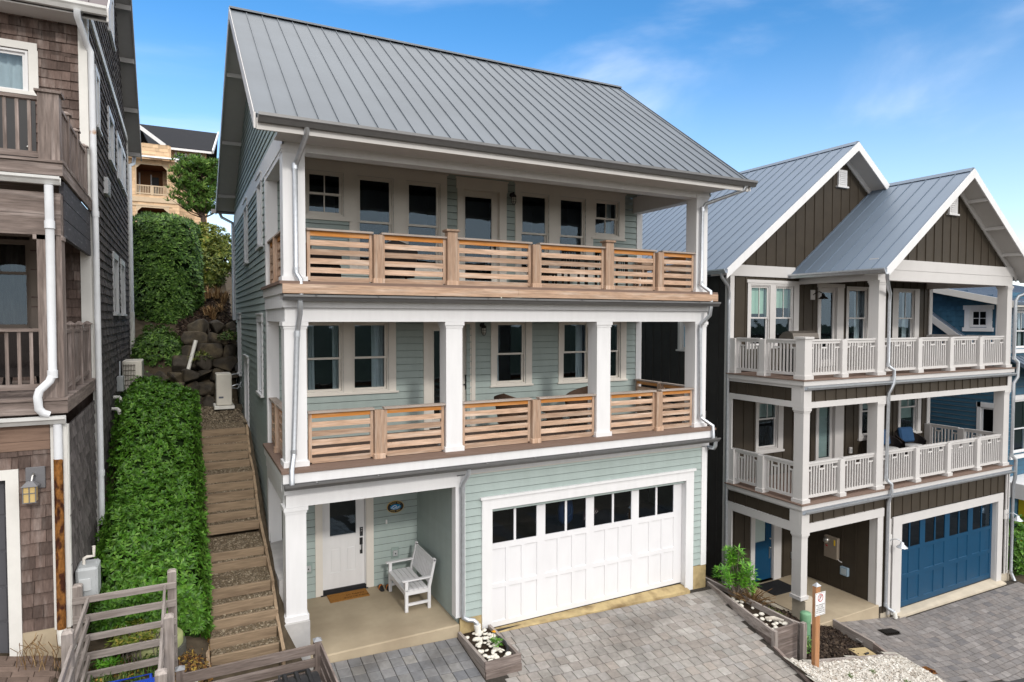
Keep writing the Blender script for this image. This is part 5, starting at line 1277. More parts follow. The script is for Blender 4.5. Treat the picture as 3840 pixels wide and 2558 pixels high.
def brail(x0, x1, zd, y=-.34, ax='x'):
    zt = zd + 1.0; r = MB()
    def bx(a, b, d0, d1, c, e):
        if ax == 'x': r.box(a, b, y + d0, y + d1, c, e)
        else: r.box(y + d0, y + d1, a, b, c, e)
    bx(x0, x1, -.045, .045, zt - .04, zt); bx(x0, x1, -.02, .02, zt - .11, zt - .045); bx(x0, x1, -.025, .025, zd + .09, zd + .16)
    n = max(3, round((x1 - x0) / .105)); s = (x1 - x0) / n
    for k in range(1, n):
        u = x0 + k * s; low = k % 5 in (1, 2) 
        bx(u - .018, u + .018, -.017, .017, zd + .16, zt - (.235 if k % 5 == 1 else .11))
        if k % 5 == 1: bx(u - s + .018, u + s - .018, -.016, .016, zt - .235, zt - .195)
    r.build('railing', BTRIM, BH)
def bpost(x, y, zd, w=.19, h=.98, cap=False):
    p = MB(); p.box(x - w / 2, x + w / 2, y - w / 2, y + w / 2, zd + .003, zd + h); p.box(x - w / 2 - .03, x + w / 2 + .03, y - w / 2 - .03, y + w / 2 + .03, zd + .003, zd + .1)
    if cap: p.box(x - w / 2 - .03, x + w / 2 + .03, y - w / 2 - .03, y + w / 2 + .03, zd + h, zd + h + .05)
    p.build('railing_post', BTRIM, BH)
for zd in (1.58, 4.70):
    segs = [(12.5, 13.72), (13.9, 15.2)] + [(15.5, 17.0), (17.18, 18.56), (18.74, 20.12), (20.30, 21.6)]
    for a, b in segs: brail(a, b, zd)
    for x in (13.81, 17.09, 18.65, 20.21): bpost(x, -.34, zd)
    brail(-.2, .78, zd, 12.34, 'y'); brail(.97, 1.8, zd, 12.34, 'y'); bpost(12.34, .875, zd); bpost(12.34, 1.9, zd)
    brail(-.2, .78, zd, 21.76, 'y'); brail(.97, 1.95, zd, 21.76, 'y'); bpost(21.76, .875, zd); bpost(21.76, 1.95, zd)
bpost(12.38, -.33, 4.70, .27, 1.02, True)
# roofs
r = MB(); seamroof(r, 'y', 1.48, 14.3, 11.55, 11.62, 16.95, 7.56, step=.41, th=.1); seamroof(r, 'y', 1.48, 14.3, 22.35, 11.62, 16.95, 7.56, step=.41, th=.1)
r.hexa([(16.8, 1.48, 11.54), (17.1, 1.48, 11.54), (17.1, 14.3, 11.54), (16.8, 14.3, 11.54), (16.9, 1.48, 11.65), (17.0, 1.48, 11.65), (17.0, 14.3, 11.65), (16.9, 14.3, 11.65)])
r.build('roof', BLUEROOF, BH)
r = MB(); seamroof(r, 'y', -.92, 4.2, 14.7, 10.5, 18.6, 7.54, step=.41, th=.1); seamroof(r, 'y', -.92, 4.2, 22.5, 10.5, 18.6, 7.54, step=.41, th=.1)
r.hexa([(18.45, -.92, 10.42), (18.75, -.92, 10.42), (18.75, 4.2, 10.42), (18.45, 4.2, 10.42), (18.55, -.92, 10.53), (18.65, -.92, 10.53), (18.65, 4.2, 10.53), (18.55, 4.2, 10.53)])
r.build('roof', BLUEROOF, BH)
for (e, ze, rr, zr, y) in ((11.55, 7.56, 16.95, 11.62, 1.45), (22.35, 7.56, 16.95, 11.62, 1.45), (14.7, 7.54, 18.6, 10.5, -.95), (22.5, 7.54, 18.6, 10.5, -.95)):
    bb = MB(); slope_board(bb, 'y', y, y + .035, e, ze, rr, zr, .0, .26); bb.build('bargeboard', WHITE, BH)
    yb = 2.05 if y > 0 else -.35
    sf = MB(); slope_board(sf, 'y', y + .035, yb, e, ze, rr, zr, -.13, .03); sf.build('soffit', SOFFIT, BH)
    rk = MB(); slope_board(rk, 'y', yb - .05, yb - .01, e, ze, rr, zr, -.16, .2, k0=.08); rk.build('rake_trim', BTRIM, BH)
    if rr > 18 and e > 20:
        for k in (.3, .55, .8): lk = MB(); x = e + (rr - e) * k; z = ze + (zr - ze) * k - .16; lk.box(x - .04, x + .04, y + .04, yb, z - .1, z); lk.build('lookout', SOFFIT, BH)
g_ = MB(); gutter(g_, 'y', -.95, 2.2, 14.7, 7.54, -1, .12, .13); g_.build('gutter', GALV, BH)
g_ = MB(); gutter(g_, 'y', 1.42, 14.3, 11.55, 7.56, -1, .12, .13); g_.build('gutter', GALV, BH)
for (x, z, y) in ((16.98, 10.38, 2.05), (18.6, 9.3, -.35)):
    w_ = W('Y', y, -1); v = MB(); w_.box(v, x - .2, x + .2, 0, .06, z, z + .5); w_.box(v, x - .26, x + .26, 0, .09, z - .05, z)
    for k in range(7): w_.box(v, x - .15, x + .15, .06, .075, z + .05 + .06 * k, z + .08 + .06 * k)
    v.build('gable_vent', WHITE, BH)
dspout(BH, [(14.66, -.98, 7.4), (14.7, -.95, 7.3), (15.3, -.62, 7.03), (15.52, -.52, 6.9), (15.54, -.49, 6.7), (15.54, -.49, 4.98), (15.56, -.52, 4.92), (15.66, -.58, 4.84), (15.68, -.58, 4.5), (15.62, -.56, 4.36), (15.58, -.5, 4.2), (15.56, -.49, 1.9), (15.58, -.52, 1.8), (15.66, -.58, 1.72), (15.68, -.58, 1.38)], .045, straps=(5, 11))
dspout(BH, [(15.66, -.56, 1.38), (15.66, -.5, 1.2), (15.66, -.48, -1.65), (15.7, -.52, -1.75), (15.85, -.62, -1.85)], .045, straps=(2,)); 
p_ = MB(); p_.tube([(15.84, -.62, -1.83), (15.87, -.64, -2.0)], .06, 10); p_.build('drain_pipe', PVC, BH)
dspout(BH, [(11.5, 1.6, 7.44), (11.52, 1.6, 7.34), (12.05, 1.9, 7.12), (12.2, 2.0, 6.95), (12.22, 2.02, 6.7), (12.22, 2.02, -1.5)], .045, straps=(4,))
dspout(BH, [(22.5, -.98, 7.4), (22.4, -.9, 7.2), (22.0, -.55, 6.95), (21.95, -.5, 6.8), (21.95, -.49, 5.0), (22.05, -.56, 4.86), (22.06, -.56, 4.4), (21.97, -.5, 4.2), (21.97, -.49, 1.9), (22.08, -.56, 1.75), (22.08, -.56, 1.2), (22.1, -.5, .9), (22.12, -.49, -1.9), (22.12, -.6, -2.15)], .05, straps=(4, 8, 12))
for x in (15.77, 21.76, 21.9): c = MB(); c.box(x - .025, x + .025, -.49, -.45, -1.9 if x > 20 else -1.6, 1.35); c.build('conduit', BTRIM, BH)

# ------------------------------------------------------------------ blue house (far right)
UH = thing('house', 'blue shingle house with white trimmed windows seen beyond the brown house porch', 'house', (27, 3, -2), 'hillside houses along the lane')
VL = W('X', 24.5, -1); VF = W('Y', 1.1, -1); random.seed(19)
h1 = window(UH, VL, 1.62, 2.05, 6.02, 6.5, None, mf=WHITE, mun='g'); h2 = window(UH, VL, 1.0 + .25, 1.0 + .62, 1.3, 2.95, 2.1, mf=WHITE)
h3 = window(UH, VF, 25.45, 26.3, 5.25, 6.45, 5.8, mf=WHITE, mun='vt', curtain=[(26.1, 26.3)]); h4 = window(UH, VF, 25.55, 26.4, 1.4, 3.2, 2.2, mf=WHITE, blind=1.45, blmat=SLATD)
mb = MB(); shing(mb, VL, 1.1, 12, 3.5, 10, .19, [h1], ulim=lambda z: (max(1.1, 1.1 + (z - 6.95) * 4.4), 12)); mb.build('gable_wall', BLUESID, UH, recalc=False)
mb = MB(); lap(mb, VL, 1.1, 12, -2.8, 3.5, .165, [h2]); lap(mb, VF, 24.5, 32, -2.8, 3.6, .165, [h4]); lap(mb, VF, 24.5, 32, 3.6, 7.2, .165, [h3]); mb.build('wall', BLUESID, UH)
t = MB()
VL.box(t, 1.38, 1.55, 0, .05, 5.84, 6.66); VL.box(t, 2.12, 2.3, 0, .05, 5.84, 6.66); VL.box(t, 1.33, 2.35, 0, .055, 6.58, 6.74); VL.box(t, 1.33, 2.35, 0, .08, 5.78, 5.92)
VL.box(t, 1.1, 1.26, -.02, .04, -2.5, 6.9); VF.box(t, 24.46, 24.62, 0, .04, -2.5, 6.9); VL.box(t, 1.0 + .15, 1.0 + .2, 0, .05, 1.1, 3.2); VL.box(t, 1.68, 1.8, 0, .05, 1.1, 3.2); VL.box(t, 1.1, 1.82, 0, .05, 3.02, 3.2)
VF.box(t, 25.2, 25.38, 0, .05, 5.05, 6.7); VF.box(t, 25.2, 27, 0, .055, 6.55, 6.75); VF.box(t, 25.15, 27, 0, .08, 5.0, 5.14); VF.box(t, 25.28, 25.46, 0, .05, 1.2, 3.4); VF.box(t, 25.28, 27, 0, .055, 3.28, 3.45); VF.box(t, 25.2, 27, 0, .08, 1.12, 1.26)
t.box(24.4, 32, .2, 1.1, -.05, .38); t.box(24.4, 32, .15, 1.1, .382, .48); t.build('trim', WHITE, UH)
r = MB()
seamroof(r, 'x', 24.0, 33, .4, 9.4, 11.5, 6.82, step=.41); r.build('roof', BLUEROOF, UH)
bb = MB(); slope_board(bb, 'x', 23.96, 24.0, .4, 6.82, 11.5, 9.4, .02, .24); bb.build('bargeboard', CREAM, UH)
sf = MB(); slope_board(sf, 'x', 24.0, 24.5, .4, 6.82, 11.5, 9.4, -.13, .03); sf.build('soffit', CREAM, UH)
r = MB(); seamroof(r, 'y', 2.0, 4.6, 25.6, 6.2, 23.9, 4.9, step=.3) if False else None
r = MB(); seamroof(r, 'x', 24.1, 24.6, 1.9, 7.0, 4.1, 5.35, step=.25); r.build('roof', BLUEROOF, UH)
bb = MB(); slope_board(bb, 'x', 24.05, 24.1, 1.9, 5.35, 4.1, 7.0, .02, .28); bb.build('bargeboard', BTRIM, UH)
r = MB(); seamroof(r, 'x', 25.0, 33, .1, 4.9, 1.1, 4.3, step=.3); r.build('roof', BLUEROOF, UH)
p = MB(); p.box(25.9, 26.15, .8, 1.05, -2.8, -.1); p.build('porch_post', YELLOWP, UH)
p = MB(); VF.box(p, 26.2, 30, .0, .04, -2.8, -.1); p.build('panel', CREAM, UH)
SH_ = thing('shrub', 'bright green rounded shrub at the right edge below the blue house', 'shrub', (23.9, .1, -2.5))
lf = MB(); crown(lf, 24.05, .2, -1.6, .8, .7, 1.0, 1100, .11, .03, seed=77); lf.build('leaves', HEDGE, SH_, recalc=False)
c = MB()
for k in range(6): c.tube([(24.0 + U(-.1, .1), .2, -2.7), (24.0 + U(-.5, .5), .2 + U(-.4, .4), -1.2)], .02, 5)
c.build('branch', BARK, SH_)

# ------------------------------------------------------------------ honey cedar house (uphill, behind)
K_ = 59.3 / 39.3
def kx(x): return CAM.x + (x - CAM.x) * K_
def kz(z): return CAM.z + (z - CAM.z) * K_
KY = 48.0
CH = thing('house', 'honey coloured cedar shingle house with dark roof uphill behind the pine', 'house', (kx(-1.5), KY, kz(10)), 'hillside houses along the lane')
CF = W('Y', KY, -1); random.seed(23)
op1 = (kx(-3.49), kx(-2.07), kz(12.75), kz(14.33)); op2 = (kx(-3.47), kx(-2.05), kz(10.9), kz(12.08))
mb = MB(); shing(mb, CF, kx(-4.6), kx(-1.5), kz(9.5), kz(14.62), .27, [op1, op2], wd=(.3, .7)); shing(mb, W('Y', KY - .15, -1), kx(-3.22), kx(-1.93), kz(14.7), kz(15.43), .27, wd=(.3, .7))
WB = W('Y', KY + 3, -1)
mb2 = MB(); shing(mb2, WB, kx(-4.2), kx(-2.2), kz(14), kz(15.9), .27, wd=(.3, .7))
shing(mb2, W('Y', KY + 2.0, -1), kx(-2.3), kx(-.2), kz(9.5), kz(15.7), .27, [(kx(-1.62), kx(-1.2), kz(14.9), kz(15.42)), (kx(-.86), kx(-.42), kz(14.8), kz(15.44))], wd=(.3, .7))
mb.build('wall', CEDSH, CH, recalc=False); mb2.build('wall', CEDSH, CH, recalc=False)
for (a, b, c, d) in (op1, op2):
    r_ = MB(); r_.box(a, b, KY + 2.5, KY + 2.52, c, d); r_.face([(a, KY, d), (b, KY, d), (b, KY + 2.5, d), (a, KY + 2.5, d)]); r_.face([(a, KY, c), (b, KY, c), (b, KY + 2.5, c), (a, KY + 2.5, c)]); r_.face([(a, KY, c), (a, KY + 2.5, c), (a, KY + 2.5, d), (a, KY, d)]); r_.face([(b, KY, c), (b, KY + 2.5, c), (b, KY + 2.5, d), (b, KY, d)])
    r_.build('porch', mat('warm_cedar_board', (.20, .095, .045), .8, .2, var=.15, ns=3), CH, recalc=False)
    t = MB()
    for x in (a - .08, b): t.box(x, x + .08, KY - .06, KY + .1, c, d)
    t.box(a - .08, b + .08, KY - .06, KY + .1, d, d + .1)
    for (x, s_) in ((a, 1), (b, -1)): t.prism([(x, d), (x + s_ * .32, d), (x, d - .32)], 'y', KY - .05, KY + .05)
    t.build('trim', mat('pale_cedar_trim', (.55, .43, .30), .7, .2, var=.06), CH)
t = MB(); a, b, c, d = op1; t.box(a + .9, a + 1.0, KY + 2.44, KY + 2.49, c, d - .3); t.box(a + .05, a + .16, KY + 2.44, KY + 2.49, c, d - .2); t.build('door_frame', WHITE, CH)
w_ = MB(); w_.box(a + 1.0, a + 1.5, KY + 2.4, KY + 2.45, c, d - .5); w_.build('pane', SLATD, CH)
r_ = MB(); r_.box(op1[0], op1[1], KY - .02, KY + .06, kz(13.26) - .08, kz(13.26)); r_.box(op1[0], op1[1], KY - .02, KY + .04, op1[2] + .05, op1[2] + .15)
for k in range(19): x = op1[0] + .04 + k * (op1[1] - op1[0] - .08) / 18; r_.box(x - .022, x + .022, KY - .01, KY + .03, op1[2] + .15, kz(13.26) - .08)
x = (op1[0] + op1[1]) / 2; r_.box(x - .08, x + .08, KY - .04, KY + .08, op1[2], kz(13.26)); r_.build('railing', mat('pale_cedar_trim', (.55, .43, .30)), CH)
t = MB(); t.box(kx(-4.6), kx(-1.5), KY - .1, KY + .05, kz(12.37), kz(12.62)); t.box(kx(-4.6), kx(-1.95), KY - .08, KY + .05, kz(12.16), kz(12.24)); t.build('band_board', mat('pale_cedar_trim', (.55, .43, .30)), CH)
r = MB(); r.hexa([(kx(-4.6), KY - 1.0, kz(14.6)), (kx(-1.48), KY - 1.0, kz(14.6)), (kx(-1.7), KY + .2, kz(14.72)), (kx(-4.6), KY + .2, kz(14.72)), (kx(-4.6), KY - 1.0, kz(14.66)), (kx(-1.48), KY - 1.0, kz(14.66)), (kx(-1.7), KY + .2, kz(14.86)), (kx(-4.6), KY + .2, kz(14.86))]); r.build('porch_roof', GALV, CH)
p = MB(); p.box(kx(-1.93), kx(-1.93) + .1, KY - .1, KY + 3, kz(14.7), kz(15.4)); p.build('parapet', CEDSH, CH)
RX0, RX1, RZ = CAM.x + (kx(-3.3) - CAM.x) * 1.11, CAM.x + (kx(.45) - CAM.x) * 1.11, 6.2 + (kz(16.42) - 6.2) * 1.11
for (ya, za, xa, xb) in ((KY + 1.2, kz(15.5), kx(-2.9), kx(.18)), (KY + 12, kz(15.5), RX0, RX1)):
    r = MB(); r.hexa([(xa, ya, za), (xb, ya, za), (RX1, KY + 6.5, RZ - .15), (RX0, KY + 6.5, RZ - .15), (xa, ya, za + .15), (xb, ya, za + .15), (RX1, KY + 6.5, RZ), (RX0, KY + 6.5, RZ)]); r.build('roof', SLATE, CH)
bb = MB(); bb.beam((kx(-4.1), KY + 2.4, kz(17.0) + .3), (kx(-2.15), KY + 1.1, kz(15.6)), .12, .28); bb.build('bargeboard', WHITE, CH)
bb = MB(); bb.beam((kx(.18) + .04, KY + 1.15, kz(15.52) + .05), (RX1 + .04, KY + 6.5, RZ), .1, .3); bb.build('bargeboard', WHITE, CH)
bb = MB(); bb.box(kx(-2.3), kx(.15), KY + 1.15, KY + 1.2, kz(15.44), kz(15.56)); bb.build('eave_fascia', WHITE, CH)
for (a, b, c, d) in ((kx(-1.62), kx(-1.2), kz(14.9), kz(15.42)), (kx(-.86), kx(-.42), kz(14.8), kz(15.44))):
    window(CH, W('Y', KY + 2.0, -1), a + .1, b - .1, c + .1, d - .1, None, mf=SLATD, mun='g')
t = MB()
for x in (-1.66, -1.16, -.94, -.38): t.box(kx(x) - .06, kx(x) + .1, KY + 1.9, KY + 1.99, kz(14.3), kz(15.45))
t.build('trim', WHITE, CH)
p = MB(); p.prism([(KY + 2, kz(10)), (KY + 11, kz(10)), (KY + 11, kz(15.7)), (KY + 6.5, kz(16.9)), (KY + 2, kz(15.7))], 'x', kx(-.22), kx(-.1)); p.build('gable_wall', CEDSH, CH)

# ------------------------------------------------------------------ things at the green house
def lantern(loc, label, group='caged wall lanterns'):
    l = thing('wall_lantern', label, 'lamp', loc, group); x, y, z = loc
    b = MB(); b.lathe([(.001, 0), (.05, 0), (.055, .012), (.05, .03), (.001, .03)], (0, 0, 0), 16)
    b.v = [(x + p[0], y - p[2], z + .06 + p[1]) for p in b.v]
    b.tube([(x, y - .03, z + .06), (x, y - .10, z + .11), (x, y - .13, z + .10), (x, y - .13, z + .04)], .014, 8); b.lathe([(.03, .06), (.062, .03), (.062, .0), (.05, -.01)], (x, y - .13, z), 16); b.build('bracket', BLACK, l)
    g_ = MB(); g_.lathe([(.045, -.01), (.05, -.06), (.044, -.13), (.02, -.16), (.001, -.165)], (x, y - .13, z), 14); g_.build('lamp_glass', mat('clear_lamp_glass', (.5, .5, .46), .1, .5, var=.05), l)
    c = MB()
    for k in range(6):
        a = k * math.pi / 3; c.tube([(x + .058 * math.cos(a), y - .13 + .058 * math.sin(a), z), (x + .058 * math.cos(a), y - .13 + .058 * math.sin(a), z - .12), (x + .02 * math.cos(a), y - .13 + .02 * math.sin(a), z - .185)], .005, 5)
    for zz in (-.06, -.12): c.tube([(x + .058 * math.cos(a), y - .13 + .058 * math.sin(a), z + zz) for a in [k * .5236 for k in range(13)]], .005, 5, cap=False)
    c.build('cage', BLACK, l); return l
lantern((5.56, 2.47, 9.1), 'black caged wall lantern beside the top floor balcony door')
lantern((4.78, 2.47, 6.0), 'black caged wall lantern beside the middle floor balcony door')
d_ = MB(); d_.lathe([(.08, 0), (.08, -.03), (.06, -.08), (.001, -.1)], (7.75, 1.6, 9.61), 16); tag(d_.build('ceiling_light', BLACK, None, (7.75, 1.6, 9.6)), 'small black dome light on the top porch ceiling', 'lamp')
SG = thing('wall_sign', 'oval black wall sign with gold lettering and a blue wave by the front door', 'sign', (2.675, 2.47, 2.03))
b = MB(); pl = [(2.675 + .195 * math.cos(a), 2.03 + .135 * math.sin(a)) for a in [k * math.pi / 18 for k in range(36)]]; b.prism(pl, 'y', 2.462, 2.49); b.build('rim', GOLD, SG)
b = MB(); pl = [(2.675 + .182 * math.cos(a), 2.03 + .122 * math.sin(a)) for a in [k * math.pi / 18 for k in range(36)]]; b.prism(pl, 'y', 2.456, 2.475); b.build('board', BLACK, SG)
b = MB(); pl = [(2.675 + .125 * math.cos(a), 2.03 + .06 * math.sin(a)) for a in [k * math.pi / 18 for k in range(36)]]; b.prism(pl, 'y', 2.452, 2.47); b.build('wave_panel', BLUEINK, SG)
wv = MB()
wv.tube([(2.57, 2.45, 2.01), (2.61, 2.45, 2.04), (2.65, 2.45, 2.065), (2.685, 2.45, 2.06), (2.695, 2.45, 2.04), (2.675, 2.45, 2.03)], .007, 6); wv.tube([(2.60, 2.45, 2.0), (2.66, 2.45, 2.015), (2.72, 2.45, 2.02), (2.77, 2.45, 2.04)], .006, 6); wv.tube([(2.62, 2.45, 1.985), (2.70, 2.45, 1.99), (2.76, 2.45, 2.01)], .005, 6); wv.build('wave', SIGNW, SG)
for s_, zc, sgn in (('WISH YOU', 2.03, 1), ('WERE HERE', 2.03, -1)):
    n = len(s_)
    for i, ch in enumerate(s_):
        if ch == ' ': continue
        k = (i - (n - 1) / 2) * .2 * (8 / n); a = math.pi / 2 - k if sgn > 0 else -math.pi / 2 + k
        text(SG, ch, .046, (2.675 + .15 * math.cos(a), 2.454, 2.03 + .09 * math.sin(a)), (R(90), 0 if True else 0, 0), GOLD)
b = MB(); b.box(2.455, 2.485, 2.45, 2.49, 1.68, 1.76); b.build  # doorbell below
DB = thing('doorbell', 'small white doorbell on the green wall under the oval sign', 'doorbell', (2.47, 2.48, 1.72))
b = MB(); b.bbox(2.453, 2.487, 2.452, 2.49, 1.675, 1.765, .004); b.build('housing', SIGNW, DB)
b = MB(); b.lathe([(.011, 0), (.009, .004), (.001, .005)], (0, 0, 0), 12); b.v = [(2.47 + p[0], 2.452 - p[2], 1.70 + p[1]) for p in b.v]; b.build('button', CREAM, DB)
for (x, z, lab) in ((2.66, 1.0, 'grey outdoor outlet cover on the green wall above the slippers'), (.79, .98, 'grey outdoor outlet cover on the green wall left of the front door')):
    o_ = thing('outlet_cover', lab, 'outlet', (x, 2.48, z), 'porch outlet covers')
    b = MB(); b.bbox(x - .085, x + .085, 2.462, 2.49, z - .12, z + .12, .004); b.build('plate', mat('sage_plate', (.27, .34, .32), .6, .3), o_)
    b = MB(); b.bbox(x - .055, x + .055, 2.42, 2.465, z - .07, z + .06, .012); b.build('cover', GREYBOX, o_)
    b = MB(); b.box(x - .012, x + .012, 2.415, 2.421, z - .02, z + .01); b.build('lock', BLACK, o_)
DM = thing('doormat', 'rectangular brown coir doormat with dark script in front of the white door', 'doormat', (1.57, 2.28, .33))
b = MB(); b.bbox(1.16, 1.985, 2.05, 2.46, .326, .342, .005); b.build('mat', COIR, DM)
for s_, y in (('so happy', 2.27), ("you're here", 2.15)): text(DM, s_, .105, (1.72, y, .3435), (0, 0, R(0)), mat('brown_ink', (.08, .03, .008), .9, .1), spacing=1.05)
# bench
BN = thing('garden_bench', 'white slatted garden bench with arms on the entry porch', 'bench', (2.72, 1.5, .325))
bx0, bx1, by0, by1, bz0 = 2.40, 2.98, .92, 2.10, .325
for y in (by0, by1 - .06):
    b = MB(); b.bbox(bx0, bx0 + .065, y, y + .06, bz0, bz0 + .62, .004); b.build('leg', DWHITE, BN)
    b = MB(); b.hexa([(bx1 - .10, y, bz0), (bx1 - .04, y, bz0), (bx1 - .04, y + .06, bz0), (bx1 - .10, y + .06, bz0), (bx1 - .10, y, bz0 + .44), (bx1 - .04, y, bz0 + .44), (bx1 - .04, y + .06, bz0 + .44), (bx1 - .10, y + .06, bz0 + .44)])
    b.hexa([(bx1 - .10, y, bz0 + .44), (bx1 - .04, y, bz0 + .44), (bx1 - .04, y + .06, bz0 + .44), (bx1 - .10, y + .06, bz0 + .44), (bx1 + .03, y, bz0 + .98), (bx1 + .075, y, bz0 + .96), (bx1 + .075, y + .06, bz0 + .96), (bx1 + .03, y + .06, bz0 + .98)])
    b.tube([(bx1 + .045, y, bz0 + .97), (bx1 + .045, y + .06, bz0 + .97)], .03, 10); b.build('leg', DWHITE, BN)
    b = MB(); b.bbox(bx0 - .06, bx1 - .02, y - .015, y + .075, bz0 + .62, bz0 + .65, .008); b.build('armrest', DWHITE, BN)
    b = MB(); b.box(bx0 + .06, bx1 - .09, y + .012, y + .048, bz0 + .12, bz0 + .17); b.build('stretcher', DWHITE, BN)
    b = MB(); b.box(bx0 + .06, bx1 - .09, y + .008, y + .052, bz0 + .34, bz0 + .42); b.build('seat_rail', DWHITE, BN)
b = MB(); b.box(bx0 + .012, bx0 + .05, by0 + .06, by1 - .06, bz0 + .32, bz0 + .425); b.prism([(by0 + .06, bz0 + .32), (by0 + .16, bz0 + .32), (by0 + .06, bz0 + .22)], 'x', bx0 + .015, bx0 + .045); b.prism([(by1 - .06, bz0 + .32), (by1 - .16, bz0 + .32), (by1 - .06, bz0 + .22)], 'x', bx0 + .015, bx0 + .045); b.build('apron', DWHITE, BN)
b = MB()
for k in range(5): b.bbox(bx0 - .01 + .098 * k, bx0 + .08 + .098 * k, by0 + .0, by1, bz0 + .427, bz0 + .45, .004)
b.build('seat', DWHITE, BN)
b = MB()
def bk(z): return bx1 - .085 + (z - .44) * .235
for (z0, z1) in ((.50, .56), (.86, .95)): b.hexa([(bk(z0), by0 + .06, bz0 + z0), (bk(z0) + .03, by0 + .06, bz0 + z0), (bk(z0) + .03, by1 - .06, bz0 + z0), (bk(z0), by1 - .06, bz0 + z0), (bk(z1), by0 + .06, bz0 + z1), (bk(z1) + .03, by0 + .06, bz0 + z1), (bk(z1) + .03, by1 - .06, bz0 + z1), (bk(z1), by1 - .06, bz0 + z1)])
k = by0 + .1
while k < by1 - .13:
    b.hexa([(bk(.56), k, bz0 + .56), (bk(.56) + .018, k, bz0 + .56), (bk(.56) + .018, k + .055, bz0 + .56), (bk(.56), k + .055, bz0 + .56), (bk(.86), k, bz0 + .86), (bk(.86) + .018, k, bz0 + .86), (bk(.86) + .018, k + .055, bz0 + .86), (bk(.86), k + .055, bz0 + .86)]); k += .083
b.build('backrest', DWHITE, BN)
# slippers
SHO = []
for i, (x, y, lab) in enumerate(((2.285, 2.27, 'black slipper with an orange band on the porch, nearer the front door'), (2.43, 2.21, 'black slipper with an orange band on the porch, nearer the white bench'))):
    o_ = thing('slipper', lab, 'slipper', (x, y, .327), 'pair of slippers')
    b = MB(); pr = [(-.15, .02, .03), (-.12, .045, .04), (-.05, .052, .085), (.0, .05, .11), (.06, .048, .09), (.12, .045, .06), (.15, .025, .035)]
    rings = []
    for (t_, w_, h_) in pr: rings.append([(x + w_ * math.cos(a), y + t_, .327 + max(0, math.sin(a)) * h_ + .002) for a in [q * math.pi / 6 for q in range(12)]])
    for A, B_ in zip(rings, rings[1:]): b.strip(A + A[:1], B_ + B_[:1])
    b.face(rings[0]); b.face(rings[-1]); b.build('shoe', BLACK, o_)
    b = MB(); A = [(x + .053 * math.cos(a), y - .03, .327 + .097 * math.sin(a)) for a in [q * math.pi / 10 for q in range(11)]]; B_ = [(p[0], p[1] + .035, p[2] + .012) for p in A]; b.strip(A, B_); b.build('band', ORANGE, o_, recalc=False)
# wicker on the middle deck
def wicker(loc, rz, label, m=WICK, cush=None, group='wicker armchairs on the green house deck', s=1.0, name='wicker_chair'):
    c = thing(name, label, 'chair', loc, group); L_ = Vector(loc); rot = Matrix.Rotation(rz, 3, 'Z')
    def T(p): return tuple(L_ + rot @ (Vector(p) * s))
    b = MB(); A = []; Bq = []; Cq = []
    for q in range(17):
        a = R(-20) + q * R(220) / 16; k = abs(q - 8) / 8; A.append(T((.36 * math.cos(a), .34 * math.sin(a), .30))); Bq.append(T((.43 * math.cos(a), .42 * math.sin(a) + .03, .62 + .28 * (1 - k) ** .8))); Cq.append(T((.38 * math.cos(a), .37 * math.sin(a) + .02, .62 + .28 * (1 - k) ** .8)))
    D = [T((.31 * math.cos(R(-20) + q * R(220) / 16), .29 * math.sin(R(-20) + q * R(220) / 16), .32)) for q in range(17)]
    b.strip(A, Bq); b.strip(Bq, Cq); b.strip(Cq, D); b.build('backrest', m, c, recalc=False)
    b = MB(); pts = [T((.34 * math.cos(a), .34 * math.sin(a), 0)) for a in [q * math.pi / 10 for q in range(20)]]
    n = 20; lo = [T((.36 * math.cos(q * math.pi / 10), .35 * math.sin(q * math.pi / 10), .2)) for q in range(n)]; hi = [T((.36 * math.cos(q * math.pi / 10), .35 * math.sin(q * math.pi / 10), .40)) for q in range(n)]
    b.strip(lo + lo[:1], hi + hi[:1]); b.face(hi); b.face(lo[::-1]); b.build('seat', m, c)
    for q in range(4):
        a = R(45 + 90 * q); b = MB(); b.tube([T((.26 * math.cos(a), .26 * math.sin(a), .22)), T((.31 * math.cos(a), .31 * math.sin(a), 0))], .022, 7); b.build('leg', m, c)
    if cush:
        b = MB(); b.bbox(-.25, .25, -.07, .07, -.2, .22, .045); b.v = [T((p[0], .22 + p[1] + p[2] * .25, .74 + p[2])) for p in b.v]; b.build('back_cushion', cush[0], c)
        b = MB(); b.lathe([(.001, -.05), (.27, -.045), (.30, 0), (.27, .045), (.001, .05)], (0, 0, 0), 12); b.v = [T((p[0], p[1] - .03, .45 + p[2])) for p in b.v]; b.build('seat_cushion', cush[1], c)
    return c
wicker((5.05, 1.35, 3.69), R(120), 'brown wicker tub chair on the middle deck between the balcony door and the post')
wicker((6.95, 1.5, 3.69), R(-60), 'brown wicker tub chair on the middle deck half hidden by the white column')
ST2 = thing('wicker_table', 'round brown wicker side table between the two tub chairs', 'table', (6.08, 1.3, 3.69))
b = MB(); b.lathe([(.22, 0), (.18, .2), (.22, .4)], (6.08, 1.3, 3.69), 18); b.build('base', WICK, ST2); b = MB(); b.lathe([(.30, .4), (.30, .44)], (6.08, 1.3, 3.69), 20); b.build('tabletop', WICK, ST2)
